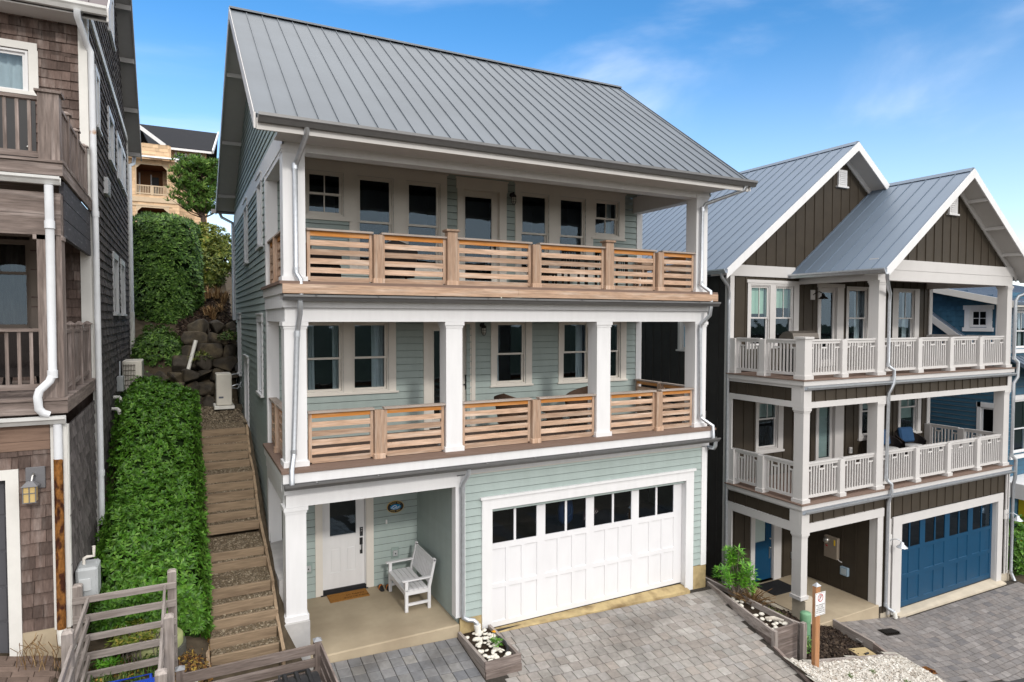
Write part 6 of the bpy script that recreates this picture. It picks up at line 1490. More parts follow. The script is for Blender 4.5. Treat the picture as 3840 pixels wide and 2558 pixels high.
# top deck furniture
SF = thing('wicker_sofa', 'dark wicker sofa behind the left end of the top balcony railing', 'sofa', (1.1, 1.3, 6.83))
b = MB(); b.bbox(.5, 1.15, .75, 2.1, 6.88, 7.2, .03); b.build('seat', WICKD, SF); b = MB(); b.bbox(.45, .62, .75, 2.1, 7.2, 7.58, .03); b.build('backrest', WICKD, SF)
b = MB(); b.bbox(.6, 1.15, .7, .84, 7.2, 7.42, .02); b.build('armrest', WICKD, SF); b = MB(); b.bbox(.6, 1.15, 2.02, 2.16, 7.2, 7.42, .02); b.build('armrest', WICKD, SF)
wicker((2.35, 1.25, 6.83), R(160), 'dark wicker tub chair behind the second panel of the top railing', WICKD, None, 'dark seats on the top balcony')
DT = thing('dining_table', 'dark dining table behind the top balcony railing right of the tall cedar post', 'table', (6.4, 1.3, 6.83))
b = MB(); b.bbox(5.5, 7.3, .85, 1.75, 7.55, 7.6, .01); b.build('tabletop', BRONZE, DT)
for x in (5.6, 7.14):
    for y in (.92, 1.62): b = MB(); b.box(x, x + .06, y, y + .06, 6.83, 7.55); b.build('leg', BRONZE, DT)
def dchair(loc, rz, label):
    c = thing('dining_chair', label, 'chair', loc, 'dark chairs at the balcony dining table'); L_ = Vector(loc); rot = Matrix.Rotation(rz, 3, 'Z')
    def bx(nm, x0, x1, y0, y1, z0, z1):
        b = MB(); b.box(x0, x1, y0, y1, z0, z1); b.v = [tuple(L_ + rot @ Vector(p)) for p in b.v]; b.build(nm, BRONZE, c)
    bx('seat', -.22, .22, -.22, .22, .42, .46)
    for x in (-.22, .18):
        bx('leg', x, x + .04, -.22, -.18, 0, .42); bx('leg', x, x + .04, .18, .22, 0, .9)
    bx('top_rail', -.18, .18, .185, .215, .80, .9)
    for k in range(5): bx('back_slat', -.15 + .07 * k, -.13 + .07 * k, .19, .21, .46, .8)
for (x, y, rz, lab) in ((5.9, .55, R(180), 'dark slat back chair at the dining table, nearest the railing on the left'), (6.75, .55, R(180), 'dark slat back chair at the dining table, nearest the railing behind the tall post'), (6.2, 1.98, 0, 'dark slat back chair at the dining table against the window wall'), (7.75, 1.3, R(-90), 'dark slat back chair at the right end of the dining table')): dchair((x, y, 6.83), rz, lab)
BT = thing('bar_stool', 'tall cedar bar stool by the right column of the top balcony', 'stool', (8.55, 1.2, 6.83))
b = MB(); b.bbox(8.33, 8.77, 1.0, 1.4, 7.5, 7.55, .01); b.build('seat', CEDX, BT)
for x in (8.36, 8.70):
    for y in (1.03, 1.33): b = MB(); b.box(x, x + .05, y, y + .05, 6.83, 7.5); b.build('leg', CEDZ, BT)

# ------------------------------------------------------------------ planter by the garage
P1 = thing('planter_box', 'small grey timber planter box with white stones beside the garage downspout', 'planter', (3.5, -.65, .1))
zt = .2
for X_ in (3.16, 3.80):
    b = MB(); b.hexa([(X_ - .025, -1.26, -.2), (X_ + .03, -1.26, -.2), (X_ + .03, -.04, 0), (X_ - .025, -.04, 0), (X_ - .025, -1.26, zt), (X_ + .03, -1.26, zt), (X_ + .03, -.04, zt), (X_ - .025, -.04, zt)]); b.build('side_board', GREYY, P1)
b = MB(); b.bbox(3.13, 3.84, -1.31, -1.262, zt - .155, zt + .01, .005); b.build('end_board', OLDX, P1); b = MB(); b.bbox(3.14, 3.85, -1.315, -1.262, zt - .32, zt - .16, .005); b.build('end_board', OLDX, P1)
b = MB(); b.face([(3.19, -1.26, .12), (3.78, -1.26, .12), (3.78, -.04, .14), (3.19, -.04, .14)]); b.build('soil', SOIL, P1, recalc=False)
random.seed(41)
proto = MB(); proto.lathe([(.001, -.018), (.036, -.014), (.05, 0), (.036, .014), (.001, .018)], (0, 0, 0), 9, sy=.8)
def stones(n, pick, zf, label, group, smin=.75, smax=1.35):
    pr = None
    for i in range(n):
        x, y = pick(); z = zf(x, y) + U(0, .03); s_ = U(smin, smax)
        if pr is None: pr = tag(proto.build('stone', STONEW, None, (0, 0, 0), recalc=False), label, 'stone', group); o_ = pr
        else: o_ = pr.copy(); COL.objects.link(o_)
        o_.location = (x, y, z); o_.rotation_euler = (U(-.3, .3), U(-.3, .3), U(0, 6.28)); o_.scale = (s_, s_, s_ * U(.8, 1.2))
stones(64, lambda: (U(3.22, 3.74), -.1 - 1.1 * rnd()), lambda x, y: .145, 'flat round white stone in the small planter box by the garage', 'white stones in the garage planter')
fl = thing('flowering_plant', 'small green plant with an orange flower among the white stones', 'plant', (3.6, -.75, .14))
lf = MB()
for _ in range(26): leafs(lf, (3.58 + U(-.08, .08), -.8 + U(-.1, .1), .2 + U(0, .1)), 5, (U(-.4, .4), U(-.4, .4), 1), .05, .013)
lf.build('leaves', BRIGHT, fl, recalc=False); b = MB(); b.tube([(3.6, -.62, .14), (3.63, -.6, .32)], .005, 5); b.build('stem', BRIGHT, fl)
b = MB()
for k in range(7): a = k * .9; b.lathe([(.001, -.012), (.02, 0), (.001, .014)], (3.63 + .025 * math.cos(a), -.6 + .025 * math.sin(a), .33 + U(-.01, .03)), 6)
b.build('flower', mat('orange_petals', (.75, .35, .01), .6, .2), fl)
b = MB(); b.tube([(3.72, -.5, .16), (3.74, -.62, .22), (3.74, -.85, .23), (3.72, -1.0, .19), (3.66, -1.08, .16)], .028, 8); tag(b.build('hose', BLACK, None, (3.72, -.8, .16)), 'short black drain hose curved over the soil of the small planter', 'hose')

# ------------------------------------------------------------------ long planter, mulch bed, gravel, sign
P2 = thing('planter_box', 'long weathered timber planter box along the right edge of the paved driveway', 'planter', (9.5, -1.2, -.2))
def board(nm, p0, p1, z0a, z0b, zta, ztb, m, par, w=.05):
    p0 = Vector((*p0, 0)); p1 = Vector((*p1, 0)); d = (p1 - p0).normalized(); n = Vector((-d.y, d.x, 0)) * w / 2
    b = MB(); q = [p0 - n, p1 - n, p1 + n, p0 + n]; z0 = [z0a, z0b, z0b, z0a]; z1 = [zta, ztb, ztb, zta]
    b.hexa([(v.x, v.y, z) for v, z in zip(q, z0)] + [(v.x, v.y, z) for v, z in zip(q, z1)]); return b.build(nm, m, par)
board('side_board', (9.66, .1), (9.12, -2.3), -.5, -.29, -.09, -.12, GREYY, P2); board('side_board', (9.69, .1), (9.15, -2.3), -.8, -.75, -.30, -.295, OLDY, P2)
board('side_board', (9.86, 1.2), (9.84, -2.2), -.4, -.4, -.12, -.12, GREYY, P2); board('side_board', (9.86, 1.2), (9.84, -2.2), -.9, -.9, -.403, -.403, OLDY, P2)
b = MB(); b.bbox(9.2, 9.84, -2.30, -2.25, -.40, -.12, .005); b.build('end_board', OLDX, P2); b = MB(); b.bbox(9.2, 9.84, -2.30, -2.25, -.9, -.405, .005); b.build('end_board', OLDX, P2)
for (x, y) in ((9.12, -2.33), (9.93, -2.36)):
    b = MB(); b.bbox(x - .05, x + .05, y - .05, y + .04, -.95, -.10, .006); b.build('post', GREYZ, P2)
board('side_board', (9.9, -1.4), (9.98, -2.4), -.9, -.95, -.2, -.16, GREYY, P2)
b = MB(); b.face([(9.6, .1, -.24), (9.14, -2.26, -.26), (9.82, -2.26, -.26), (9.84, 1.2, -.2), (9.6, 1.2, -.2)]); b.build('soil', SOIL, P2, recalc=False)
stones(34, lambda: (lambda y: (U(9.22 + .22 * (y + 2.2), 9.78), y))(-2.15 + 1.6 * rnd() ** 1.3), lambda x, y: -.235, 'flat round white stone in the long planter box by the driveway', 'white stones in the driveway planter', .8, 1.5)
b = MB(); b.tube([(9.55, -1.72, -.2), (9.66, -1.85, -.17), (9.78, -2.0, -.19)], [.03, .05, .03], 8); tag(b.build('driftwood', mat('pale_driftwood', (.5, .46, .4), .8, .2, var=.25, ns=12, bump=.5), None, (9.66, -1.85, -.2)), 'pale chunk of driftwood in the long planter', 'driftwood')
BS = thing('leafy_shrub', 'bright green shrub with long pointed leaves in the long planter box', 'shrub', (9.75, -.75, -.25))
random.seed(51); lf = MB(); br = MB()
for _ in range(46):
    a = U(0, 6.28); r = U(.0, .5) ; top = Vector((9.78 + r * math.cos(a) * .85, -.62 + r * math.sin(a), .1 + U(-.1, .62) * (1 - r * .5) + (.28 if r < .3 else 0)))
    br.tube([(9.75, -.7, -.25), (Vector((9.75, -.7, -.25)) + top) / 2 + Vector((0, 0, .06)), top], .007, 5)
    for k in range(3): leafs(lf, top + Vector((U(-.05, .05), U(-.05, .05), -.09 * k)), 11, Vector((math.cos(a) * .4, math.sin(a) * .4, 1)), .15, .017, spread=1.0, up=.22)
br.build('stems', TWIG, BS); lf.build('leaves', BRIGHT, BS, recalc=False)
DS = thing('dry_shrub', 'dry reddish brown twiggy shrub between the green shrub and the dark doormat', 'shrub', (10.05, -.9, -.4))
b = MB()
for _ in range(170):
    a = U(0, 6.28); r = U(.1, .55); h_ = U(.2, .55); b.tube([(9.98 + U(-.08, .08), -.95 + U(-.08, .08), -.45), (9.98 + r * .6 * math.cos(a), -.95 + r * .6 * math.sin(a), -.45 + h_ * .8), (9.98 + r * math.cos(a), -.95 + r * math.sin(a), -.45 + h_)], .006, 4, cap=False)
b.build('twigs', DRY, DS, recalc=False)
def lowplant(x, y, z, r, h, n, m, label, nm='low_plant', sd=1, ln=.08, group=None):
    random.seed(sd); p = thing(nm, label, 'plant', (x, y, z), group); lf = MB()
    for _ in range(n):
        a = U(0, 6.28); q = r * rnd() ** .5; leafs(lf, (x + q * math.cos(a), y + q * math.sin(a), z + h * rnd() * (1 - .5 * q / r)), 5, (math.cos(a) * .5, math.sin(a) * .5, 1), ln, ln * .2)
    lf.build('leaves', m, p, recalc=False); b = MB()
    for k in range(4): b.tube([(x, y, z - .03), (x + U(-r, r) * .5, y + U(-r, r) * .5, z + h * .7)], .006, 4)
    b.build('stems', TWIG, p); return p
lowplant(10.55, -1.0, gz(10.55, -1.0), .3, .35, 90, GRASSM, 'low dark green plant left of the green utility post', sd=61)
lowplant(10.7, -1.75, gz(10.7, -1.75), .28, .3, 90, LAUREL, 'dark leafy plant in front of the green utility post', sd=62)
lowplant(9.95, .55, -.45, .25, .25, 60, GRASSM, 'weedy plant in the dark gap beside the garage corner', sd=63)
lowplant(11.1, -.5, gz(11.1, -.5), .3, .3, 70, BANKL, 'low olive plant at the foot of the brown house pedestal', sd=64)
random.seed(71); mt = MB()
chips(mt, 5200, lambda: (lambda y: (U(9.95, 13.45), y))(U(-2.55, .2)), lambda x, y: gz(x, y) - .03 + .01, s=(.012, .04), flatn=.8, lift=.03)
chips(mt, 800, lambda: (U(9.66, 12.2), U(.2, 3.5)), lambda x, y: gz(x, y) - .03, s=(.012, .04), flatn=.8)
tag(mt.build('mulch', MULCH, recalc=False), kind='stuff')
gb = MB(); n_ = 10
for i in range(n_):
    for j in range(8):
        x0, x1 = 9.9 + i * .36, 9.9 + (i + 1) * .36; y0, y1 = -2.62 + j * .36, -2.62 + (j + 1) * .36
        gb.face([(x0, y0, gz(x0, y0) - .026), (x1, y0, gz(x1, y0) - .026), (x1, y1, gz(x1, y1) - .026), (x0, y1, gz(x0, y1) - .026)])
tag(gb.build('planting_bed', SOIL, recalc=False), kind='structure')
def gvz(x, y): return -.72 - .27 * (x - 9.6) + .12 * (y + 2.7) + (.0 if x > 9.6 else .22 * (9.6 - x))
wg = MB(); random.seed(73)
def pickg():
    while True:
        x, y = U(8.3, 13.5), U(-4.5, -2.3)
        if x > 9.66 + .262 * y + .02 and y < -2.72 + (x - 9.6) * .13 and y > -4.4 + 0 * x and x < 13.42: return x, y
chips(wg, 11000, pickg, lambda x, y: gvz(x, y), s=(.012, .034), flatn=.6, lift=.02)
tag(wg.build('gravel', CHIPW, recalc=False), kind='stuff')
gs = MB()
for i in range(26):
    for j in range(14):
        x0 = 8.2 + i * .205; x1 = x0 + .205; y0 = -5.2 + j * .22; y1 = y0 + .22
        if (x0 + x1) / 2 > 9.66 + .262 * y0 and y1 < -2.55 + (x0 - 9.6) * .13: gs.face([(x0, y0, gvz(x0, y0) - .004), (x1, y0, gvz(x1, y0) - .004), (x1, y1, gvz(x1, y1) - .004), (x0, y1, gvz(x0, y1) - .004)])
tag(gs.build('gravel_bed', mat('gravel_base', (.38, .36, .32), .9, .1, var=.4, ns=30, bump=.6, bs=50), recalc=False), kind='structure')
for i, (x, y, lab) in enumerate(((10.3, -3.15, 'small green weed in the white gravel beside the sign post'), (11.3, -3.0, 'small green weed in the white gravel near the timber edging'), (11.9, -3.35, 'flat green weed in the white gravel nearer the brown driveway'), (9.8, -3.5, 'sparse weed in the white gravel near the driveway edge'))):
    mb = MB(); tuft(mb, x, y, gvz(x, y), 40, .07, .12, .008); tag(mb.build('weed', GRASSM, None, (x, y, gvz(x, y)), recalc=False), lab, 'weed', 'weeds in the white gravel')
ED = thing('timber_edging', 'grey timber edging board between dark mulch and white gravel', 'edging', (11.5, -2.45, -1.2), 'timber edgings'); board('board', (9.9, -2.68), (13.4, -2.2), -1.1, -1.95, -.74, -1.68, GREYX, ED, .07)
ED = thing('timber_edging', 'weathered timber edging board along the left edge of the brown house driveway', 'edging', (13.45, -1.3, -1.7), 'timber edgings'); board('board', (13.47, -.5), (13.47, -1.6), -2.0, -2.1, -1.58, -1.68, GREYY, ED, .07); board('board', (13.47, -1.6), (13.4, -2.9), -2.1, -2.4, -1.7, -1.98, OLDY, ED, .07)
ED = thing('timber_edging', 'dark timber edging along the driveway edge beside the white gravel', 'edging', (8.8, -3.4, -.6), 'timber edgings'); board('board', (9.08, -2.36), (8.42, -4.9), -1.2, -1.5, -.40, -.72, OLDY, ED, .06); board('board', (9.05, -2.36), (8.39, -4.9), -1.2, -1.5, -.46, -.78, OLDY, ED, .05)
SN = thing('parking_sign', 'white no parking sign on a cedar post with a pyramid cap', 'sign', (9.745, -2.8, -.8))
px, py = 9.745, -2.8
b = MB(); b.bbox(px - .065, px + .065, py - .045, py + .045, -1.2, .88, .005); b.build('post', wood('orange_cedar_post', (.42, .21, .10), (.26, .18, .13), 'z'), SN)
b = MB(); b.hexa([(px - .075, py - .055, .875), (px + .075, py - .055, .875), (px + .075, py + .055, .875), (px - .075, py + .055, .875), (px - .003, py - .003, .94), (px + .003, py - .003, .94), (px + .003, py + .003, .94), (px - .003, py + .003, .94)]); b.build('post_cap', GALV, SN)
sx0, sx1, sz0, sz1 = px - .10, px + .20, .285, .75; yp = py - .05
b = MB(); b.box(sx0, sx1, yp - .004, yp, sz0, sz1); pn = b.build('plate', SIGNW, SN); cx = (sx0 + sx1) / 2
b = MB()
for (a0, a1, c0, c1) in ((sx0 + .012, sx1 - .012, sz0 + .012, sz0 + .017), (sx0 + .012, sx1 - .012, sz1 - .017, sz1 - .012), (sx0 + .012, sx0 + .017, sz0 + .017, sz1 - .017), (sx1 - .017, sx1 - .012, sz0 + .017, sz1 - .017)): b.box(a0, a1, yp - .0055, yp - .004, c0, c1)
b.build('border', INK, SN)
b = MB(); cz = .64; n = 40
for k in range(n):
    a, a2 = 2 * math.pi * k / n, 2 * math.pi * (k + 1) / n; ro, ri = .08, .065
    b.face([(cx + ro * math.cos(a), yp - .0065, cz + ro * math.sin(a)), (cx + ro * math.cos(a2), yp - .0065, cz + ro * math.sin(a2)), (cx + ri * math.cos(a2), yp - .0065, cz + ri * math.sin(a2)), (cx + ri * math.cos(a), yp - .0065, cz + ri * math.sin(a))])
b.beam((cx - .05, yp - .0068, cz - .05), (cx + .05, yp - .0068, cz + .05), .013, .001, up=(0, 1, 0)); b.build('prohibition_ring', RED, SN, recalc=False)
text(SN, 'P', .12, (cx, yp - .0056, cz), (R(90), 0, 0), INK)
text(SN, 'NO PARKING\nON LANE\nSHOULDERS\nOR PARALLEL\nTO GARAGES', .041, (cx, yp - .005, .42), (R(90), 0, 0), INK, lines=.95)
UB = thing('utility_post', 'short green plastic utility post in front of the brown house porch', 'utility post', (11.3, -1.35, -1.2))
z_ = gz(11.3, -1.35) - .05; b = MB(); b.lathe([(.11, z_), (.11, z_ + .62)], (11.3, -1.35, 0), 20); b.build('body', UGREEN, UB); b = MB(); b.lathe([(.122, z_ + .50), (.122, z_ + .66), (.11, z_ + .69), (.001, z_ + .705)], (11.3, -1.35, 0), 20); b.build('cap', UGREEN, UB)
IB = thing('irrigation_cover', 'tan rectangular valve box cover set in the mulch by the timber edging', 'valve cover', (12.85, -1.75, -1.5))
b = MB(); zz = gz(12.85, -1.8); b.hexa([(12.45, -2.1, zz + .05), (13.2, -2.0, zz - .12), (13.2, -1.55, zz - .05), (12.5, -1.6, zz + .10), (12.45, -2.1, zz + .10), (13.2, -2.0, zz - .07), (13.2, -1.55, zz), (12.5, -1.6, zz + .15)]); b.build('cover', IRRIG, IB)
b = MB(); b.tube([(12.75, -1.85, zz + .07), (12.95, -1.8, zz + .03)], .025, 6); b.build('latch', BLACK, IB)
for (x0, x1, y0, y1, m_, lab) in ((14.55, 15.15, -1.25, -.97, BRONZE, 'dark oval drain grate in the grey paving before the brown house'), (13.62, 14.15, -2.72, -2.45, RUST, 'rusty rectangular drain grate at the lower edge of the brown house driveway')):
    d_ = thing('drain_grate', lab, 'drain', ((x0 + x1) / 2, (y0 + y1) / 2, BZ(x0, y0)), 'driveway drains')
    b = MB(); b.hexa([(x0, y0, BZ(x0, y0) - .01), (x1, y0, BZ(x1, y0) - .01), (x1, y1, BZ(x1, y1) - .01), (x0, y1, BZ(x0, y1) - .01), (x0, y0, BZ(x0, y0) + .006), (x1, y0, BZ(x1, y0) + .006), (x1, y1, BZ(x1, y1) + .006), (x0, y1, BZ(x0, y1) + .006)]); b.build('frame', m_, d_)
    b = MB()
    for k in range(8): x = x0 + .04 + k * (x1 - x0 - .08) / 7; b.box(x - .012, x + .012, y0 + .03, y1 - .03, BZ(x, y0) + .004, BZ(x, y1) + .014)
    b.build('bars', m_, d_)
lowplant(-1.0, 9.95, 4.95, .3, .3, 60, BANKL, 'small olive plant rooted between the boulders beside the leaning pipe', 'fern', 91, .11)
lowplant(-.2, 10.3, 5.55, .3, .3, 60, GRASSM, 'small dark green plant rooted on top of the boulder wall near the house', 'fern', 92, .11)
lowplant(-2.55, 9.3, 4.2, .3, .35, 60, LAUREL, 'dark ground plant spilling over the low boulders behind the grille unit', 'fern', 93, .11)
# ------------------------------------------------------------------ things at the brown house
DM2 = thing('doormat', 'dark rubber doormat in front of the blue front door', 'doormat', (13.75, 1.6, -1.59)); b = MB(); b.bbox(13.3, 14.3, 1.2, 1.95, -1.598, -1.58, .005); b.build('mat', MATD, DM2)
EM = thing('electric_meter', 'grey electric meter panel with round dial on the brown entry wall', 'meter', (15.3, .9, -.4))
b = MB(); b.bbox(15.22, 15.345, .7, 1.12, -.74, -.12, .006); b.build('panel', mat('taupe_panel', (.24, .20, .16), .5, .4), EM); b = MB(); b.lathe([(.085, 0), (.085, .05), (.07, .08), (.001, .085)], (0, 0, 0), 18); b.v = [(15.22 - p[2], 1.03 + p[0], -.24 + p[1]) for p in b.v]; b.build('dial', STEEL, EM)
b = MB(); b.box(15.212, 15.22, .76, .80, -.34, -.18); b.build('sticker', mat('yellow_sticker', (.8, .55, .02), .5), EM); b = MB(); b.box(15.212, 15.22, 1.0, 1.06, -.42, -.38); b.build('sticker', RED, EM); b = MB(); b.tube([(15.28, .72, -.72), (15.28, .66, -.76), (15.28, .58, -.77)], .012, 6); b.build('conduit', BTRIM, EM)
VB = thing('wall_vent', 'blue grey square vent hood on the brown entry wall below the meter', 'vent', (15.3, .5, -1.0)); b = MB(); b.bbox(15.25, 15.345, .38, .62, -1.12, -.88, .01); b.build('hood', mat('blue_grey_hood', (.25, .34, .42), .5, .3), VB); b = MB(); b.box(15.245, 15.25, .42, .58, -1.08, -.92); b.build('flap', mat('grey_flap', (.38, .44, .48)), VB)
OC = thing('outlet_cover', 'grey bubble outlet cover low on the brown porch back wall', 'outlet', (15.0, 2.0, -1.0)); b = MB(); b.bbox(14.93, 15.07, 1.96, 2.045, -1.08, -.88, .015); b.build('cover', GREYBOX, OC); b = MB(); b.box(14.96, 15.04, 1.952, 1.96, -1.04, -.92); b.build('lid', GREYBOX, OC)
OC = thing('outlet_cover', 'pale outlet cover on the brown middle deck wall beside the glass door', 'outlet', (17.6, 2.0, 2.0)); b = MB(); b.bbox(17.53, 17.66, 1.96, 2.02, 1.9, 2.1, .012); b.build('cover', BTRIM, OC); b = MB(); b.box(17.56, 17.63, 1.95, 1.96, 1.94, 2.06); b.build('lid', GREYBOX, OC)
def gooseneck(loc, label, m=GALV, side=1):
    x, y, z = loc; l = thing('barn_lamp', label, 'lamp', loc, 'gooseneck barn lamps')
    b = MB(); b.bbox(x - .09, x + .09, y - .01, y + .03, z - .14, z + .16, .006); b.build('back_plate', BTRIM, l)
    b = MB(); b.tube([(x, y, z), (x, y - .09, z + .07), (x + .03 * side, y - .2, z + .10), (x + .08 * side, y - .27, z + .05), (x + .1 * side, y - .28, z)], .013, 8); b.build('arm', m, l)
    b = MB(); b.lathe([(.02, .03), (.045, .02), (.05, -.03), (.14, -.11), (.143, -.12), (.13, -.118), (.04, -.04)], (x + .1 * side, y - .28, z), 20); b.build('lamp_shade', m, l)
gooseneck((15.83, -.46, .1), 'galvanised gooseneck barn lamp left of the blue garage door')
gooseneck((21.78, -.47, -.0), 'galvanised gooseneck barn lamp right of the blue garage door')
gooseneck((15.72, 2.02, 6.95), 'dark bronze barn lamp beside the top floor door of the brown house', BRONZE)
GR = thing('grill', 'stainless barbecue grill behind the white top railing of the brown house', 'grill', (13.3, .55, 4.71))
b = MB(); b.bbox(12.75, 13.85, .3, .8, 5.42, 5.6, .02); b.build('firebox', BBQ, GR)
b = MB(); b.prism([(.3, 5.6), (.8, 5.6), (.8, 5.72), (.68, 5.85), (.5, 5.9), (.36, 5.84)], 'x', 12.8, 13.8); lid = b.build('lid', BBQ, GR); b = MB(); b.tube([(12.9, .28, 5.70), (12.9, .25, 5.70), (13.7, .25, 5.70), (13.7, .28, 5.70)], .015, 8); b.build('handle', STEEL, lid)
b = MB(); b.box(12.9, 13.7, .33, .77, 4.75, 5.42); b.build('cabinet', BLACK, GR)
wicker((18.5, 1.35, 1.59), R(-15), 'dark wicker lounge chair with blue cushion beside the white column of the brown house', WICKD, (CUSH, CUSHW), 'lounge chairs on the brown house deck', 1.1)
wicker((19.7, 1.3, 1.59), R(-15), 'dark wicker lounge chair with blue cushion under the right deck window', WICKD, (CUSH, CUSHW), 'lounge chairs on the brown house deck', 1.1)
WT = thing('wall_light', 'small grey security light box low on the brown side wall', 'lamp', (12.2, 2.9, -.6)); b = MB(); b.bbox(12.16, 12.28, 2.8, 2.95, -.7, -.55, .01); b.build('housing', GREYBOX, WT); b = MB(); b.box(12.15, 12.16, 2.82, 2.93, -.68, -.6); b.build('lens', SIGNW, WT)

# ------------------------------------------------------------------ things at the shingle house
LN = thing('wall_lantern', 'pewter wall lantern with amber glass beside the charcoal garage door', 'lamp', (-3.22, -1.12, 4.1))
b = MB(); b.bbox(-3.31, -3.1, -1.15, -1.11, 4.0, 4.28, .006); b.build('back_plate', mat('pewter_plate', (.14, .14, .15), .5, .4), LN)
b = MB(); b.tube([(-3.21, -1.15, 4.17), (-3.21, -1.22, 4.21), (-3.22, -1.26, 4.18), (-3.23, -1.27, 4.1)], .012, 8); b.build('arm', STEEL, LN)
b = MB(); b.hexa([(-3.33, -1.36, 4.07), (-3.15, -1.36, 4.07), (-3.15, -1.18, 4.07), (-3.33, -1.18, 4.07), (-3.27, -1.3, 4.13), (-3.21, -1.3, 4.13), (-3.21, -1.24, 4.13), (-3.27, -1.24, 4.13)]); b.build('roof', mat('pewter_plate', (.14, .14, .15)), LN)
b = MB(); b.box(-3.305, -3.175, -1.335, -1.205, 3.87, 4.07); b.build('lamp_glass', AMBER, LN)
b = MB()
for x in (-3.31, -3.178, -3.244):
    b.box(x - .004, x + .008, -1.342, -1.334, 3.865, 4.07)
b.box(-3.312, -3.168, -1.343, -1.334, 3.98, 3.99); b.box(-3.312, -3.168, -1.343, -1.334, 3.86, 3.87); b.build('glazing_bars', mat('pewter_plate', (.14, .14, .15)), LN)
GM = thing('gas_meter', 'grey gas meter box beside the rusty downspout of the shingle house', 'meter', (-2.7, -.7, 2.3))
b = MB(); b.bbox(-2.84, -2.58, -.85, -.45, 2.3, 2.76, .03); b.build('case', GREYBOX, GM); b = MB(); b.bbox(-2.80, -2.66, -.87, -.85, 2.45, 2.62, .005); b.build('dial_panel', mat('pale_panel', (.5, .52, .53)), GM)
b = MB(); b.tube([(-2.76, -.65, 2.74), (-2.76, -.65, 2.84), (-2.72, -.65, 2.86), (-2.64, -.65, 2.86), (-2.64, -.65, 3.0)], .022, 8); b.build('inlet_pipe', CREAM, GM)
AC = thing('heat_pump', 'tall beige heat pump with grille beside the shingle house wall', 'heat pump', (-2.6, 7.2, 3.8), 'outdoor heat pumps')
b = MB(); b.bbox(-2.80, -2.38, 7.0, 7.9, 3.9, 5.16, .02); b.build('casing', HPUMP, AC)
b = MB()
for k in range(2):
    z0 = 3.96 + .6 * k
    for i in range(8): b.box(-2.77 + .033 * i, -2.757 + .033 * i, 6.985, 7.0, z0, z0 + .52)
    for j in range(5): b.box(-2.78, -2.52, 6.982, 6.99, z0 + .12 * j, z0 + .12 * j + .014)
b.build('grille', mat('grille_shadow_metal', (.12, .105, .09), .6, .3), AC)
b = MB(); b.box(-2.78, -2.68, 7.05, 7.85, 3.78, 3.9); b.box(-2.5, -2.4, 7.05, 7.85, 3.78, 3.9); b.build('foot', PVC, AC)
EB = thing('junction_box', 'grey electric junction box on the shingle side wall near the heat pump', 'electric box', (-2.8, 6.3, 4.5)); b = MB(); b.bbox(-2.86, -2.72, 6.15, 6.45, 4.5, 4.85, .01); b.build('box', GREYBOX, EB); b = MB(); b.tube([(-2.8, 6.3, 4.85), (-2.8, 6.35, 5.2)], .02, 6); b.build('conduit', GALV, EB)
HP = thing('heat_pump', 'beige heat pump on a white stand beside the sage green house', 'heat pump', (-.4, 8.5, 3.7), 'outdoor heat pumps')
b = MB(); b.bbox(-.66, -.26, 8.3, 9.0, 3.78, 4.66, .02); b.build('casing', HPUMP, HP); b = MB(); b.bbox(-.72, -.2, 8.2, 9.05, 3.68, 3.77, .01); b.build('stand', PVC, HP)
b = MB(); b.box(-.6, -.48, 8.292, 8.3, 3.98, 4.03); b.build('badge', mat('badge_grey', (.12, .13, .16)), HP)
b = MB(); b.tube([(-.26, 8.4, 4.3), (-.1, 8.4, 4.35), (.0, 8.45, 4.25)], .018, 6); b.tube([(-.26, 8.42, 4.25), (-.1, 8.44, 4.22), (.0, 8.5, 4.4)], .014, 6); b.tube([(-.26, 8.45, 4.62), (.03, 8.5, 4.66)], .014, 6); b.build('refrigerant_line', GALV, HP)
wicker((-3.55, .3, 5.17), R(200), 'dark wicker chair behind the middle porch railing of the shingle house', WICKD, None, 'chairs on the shingle house porch')
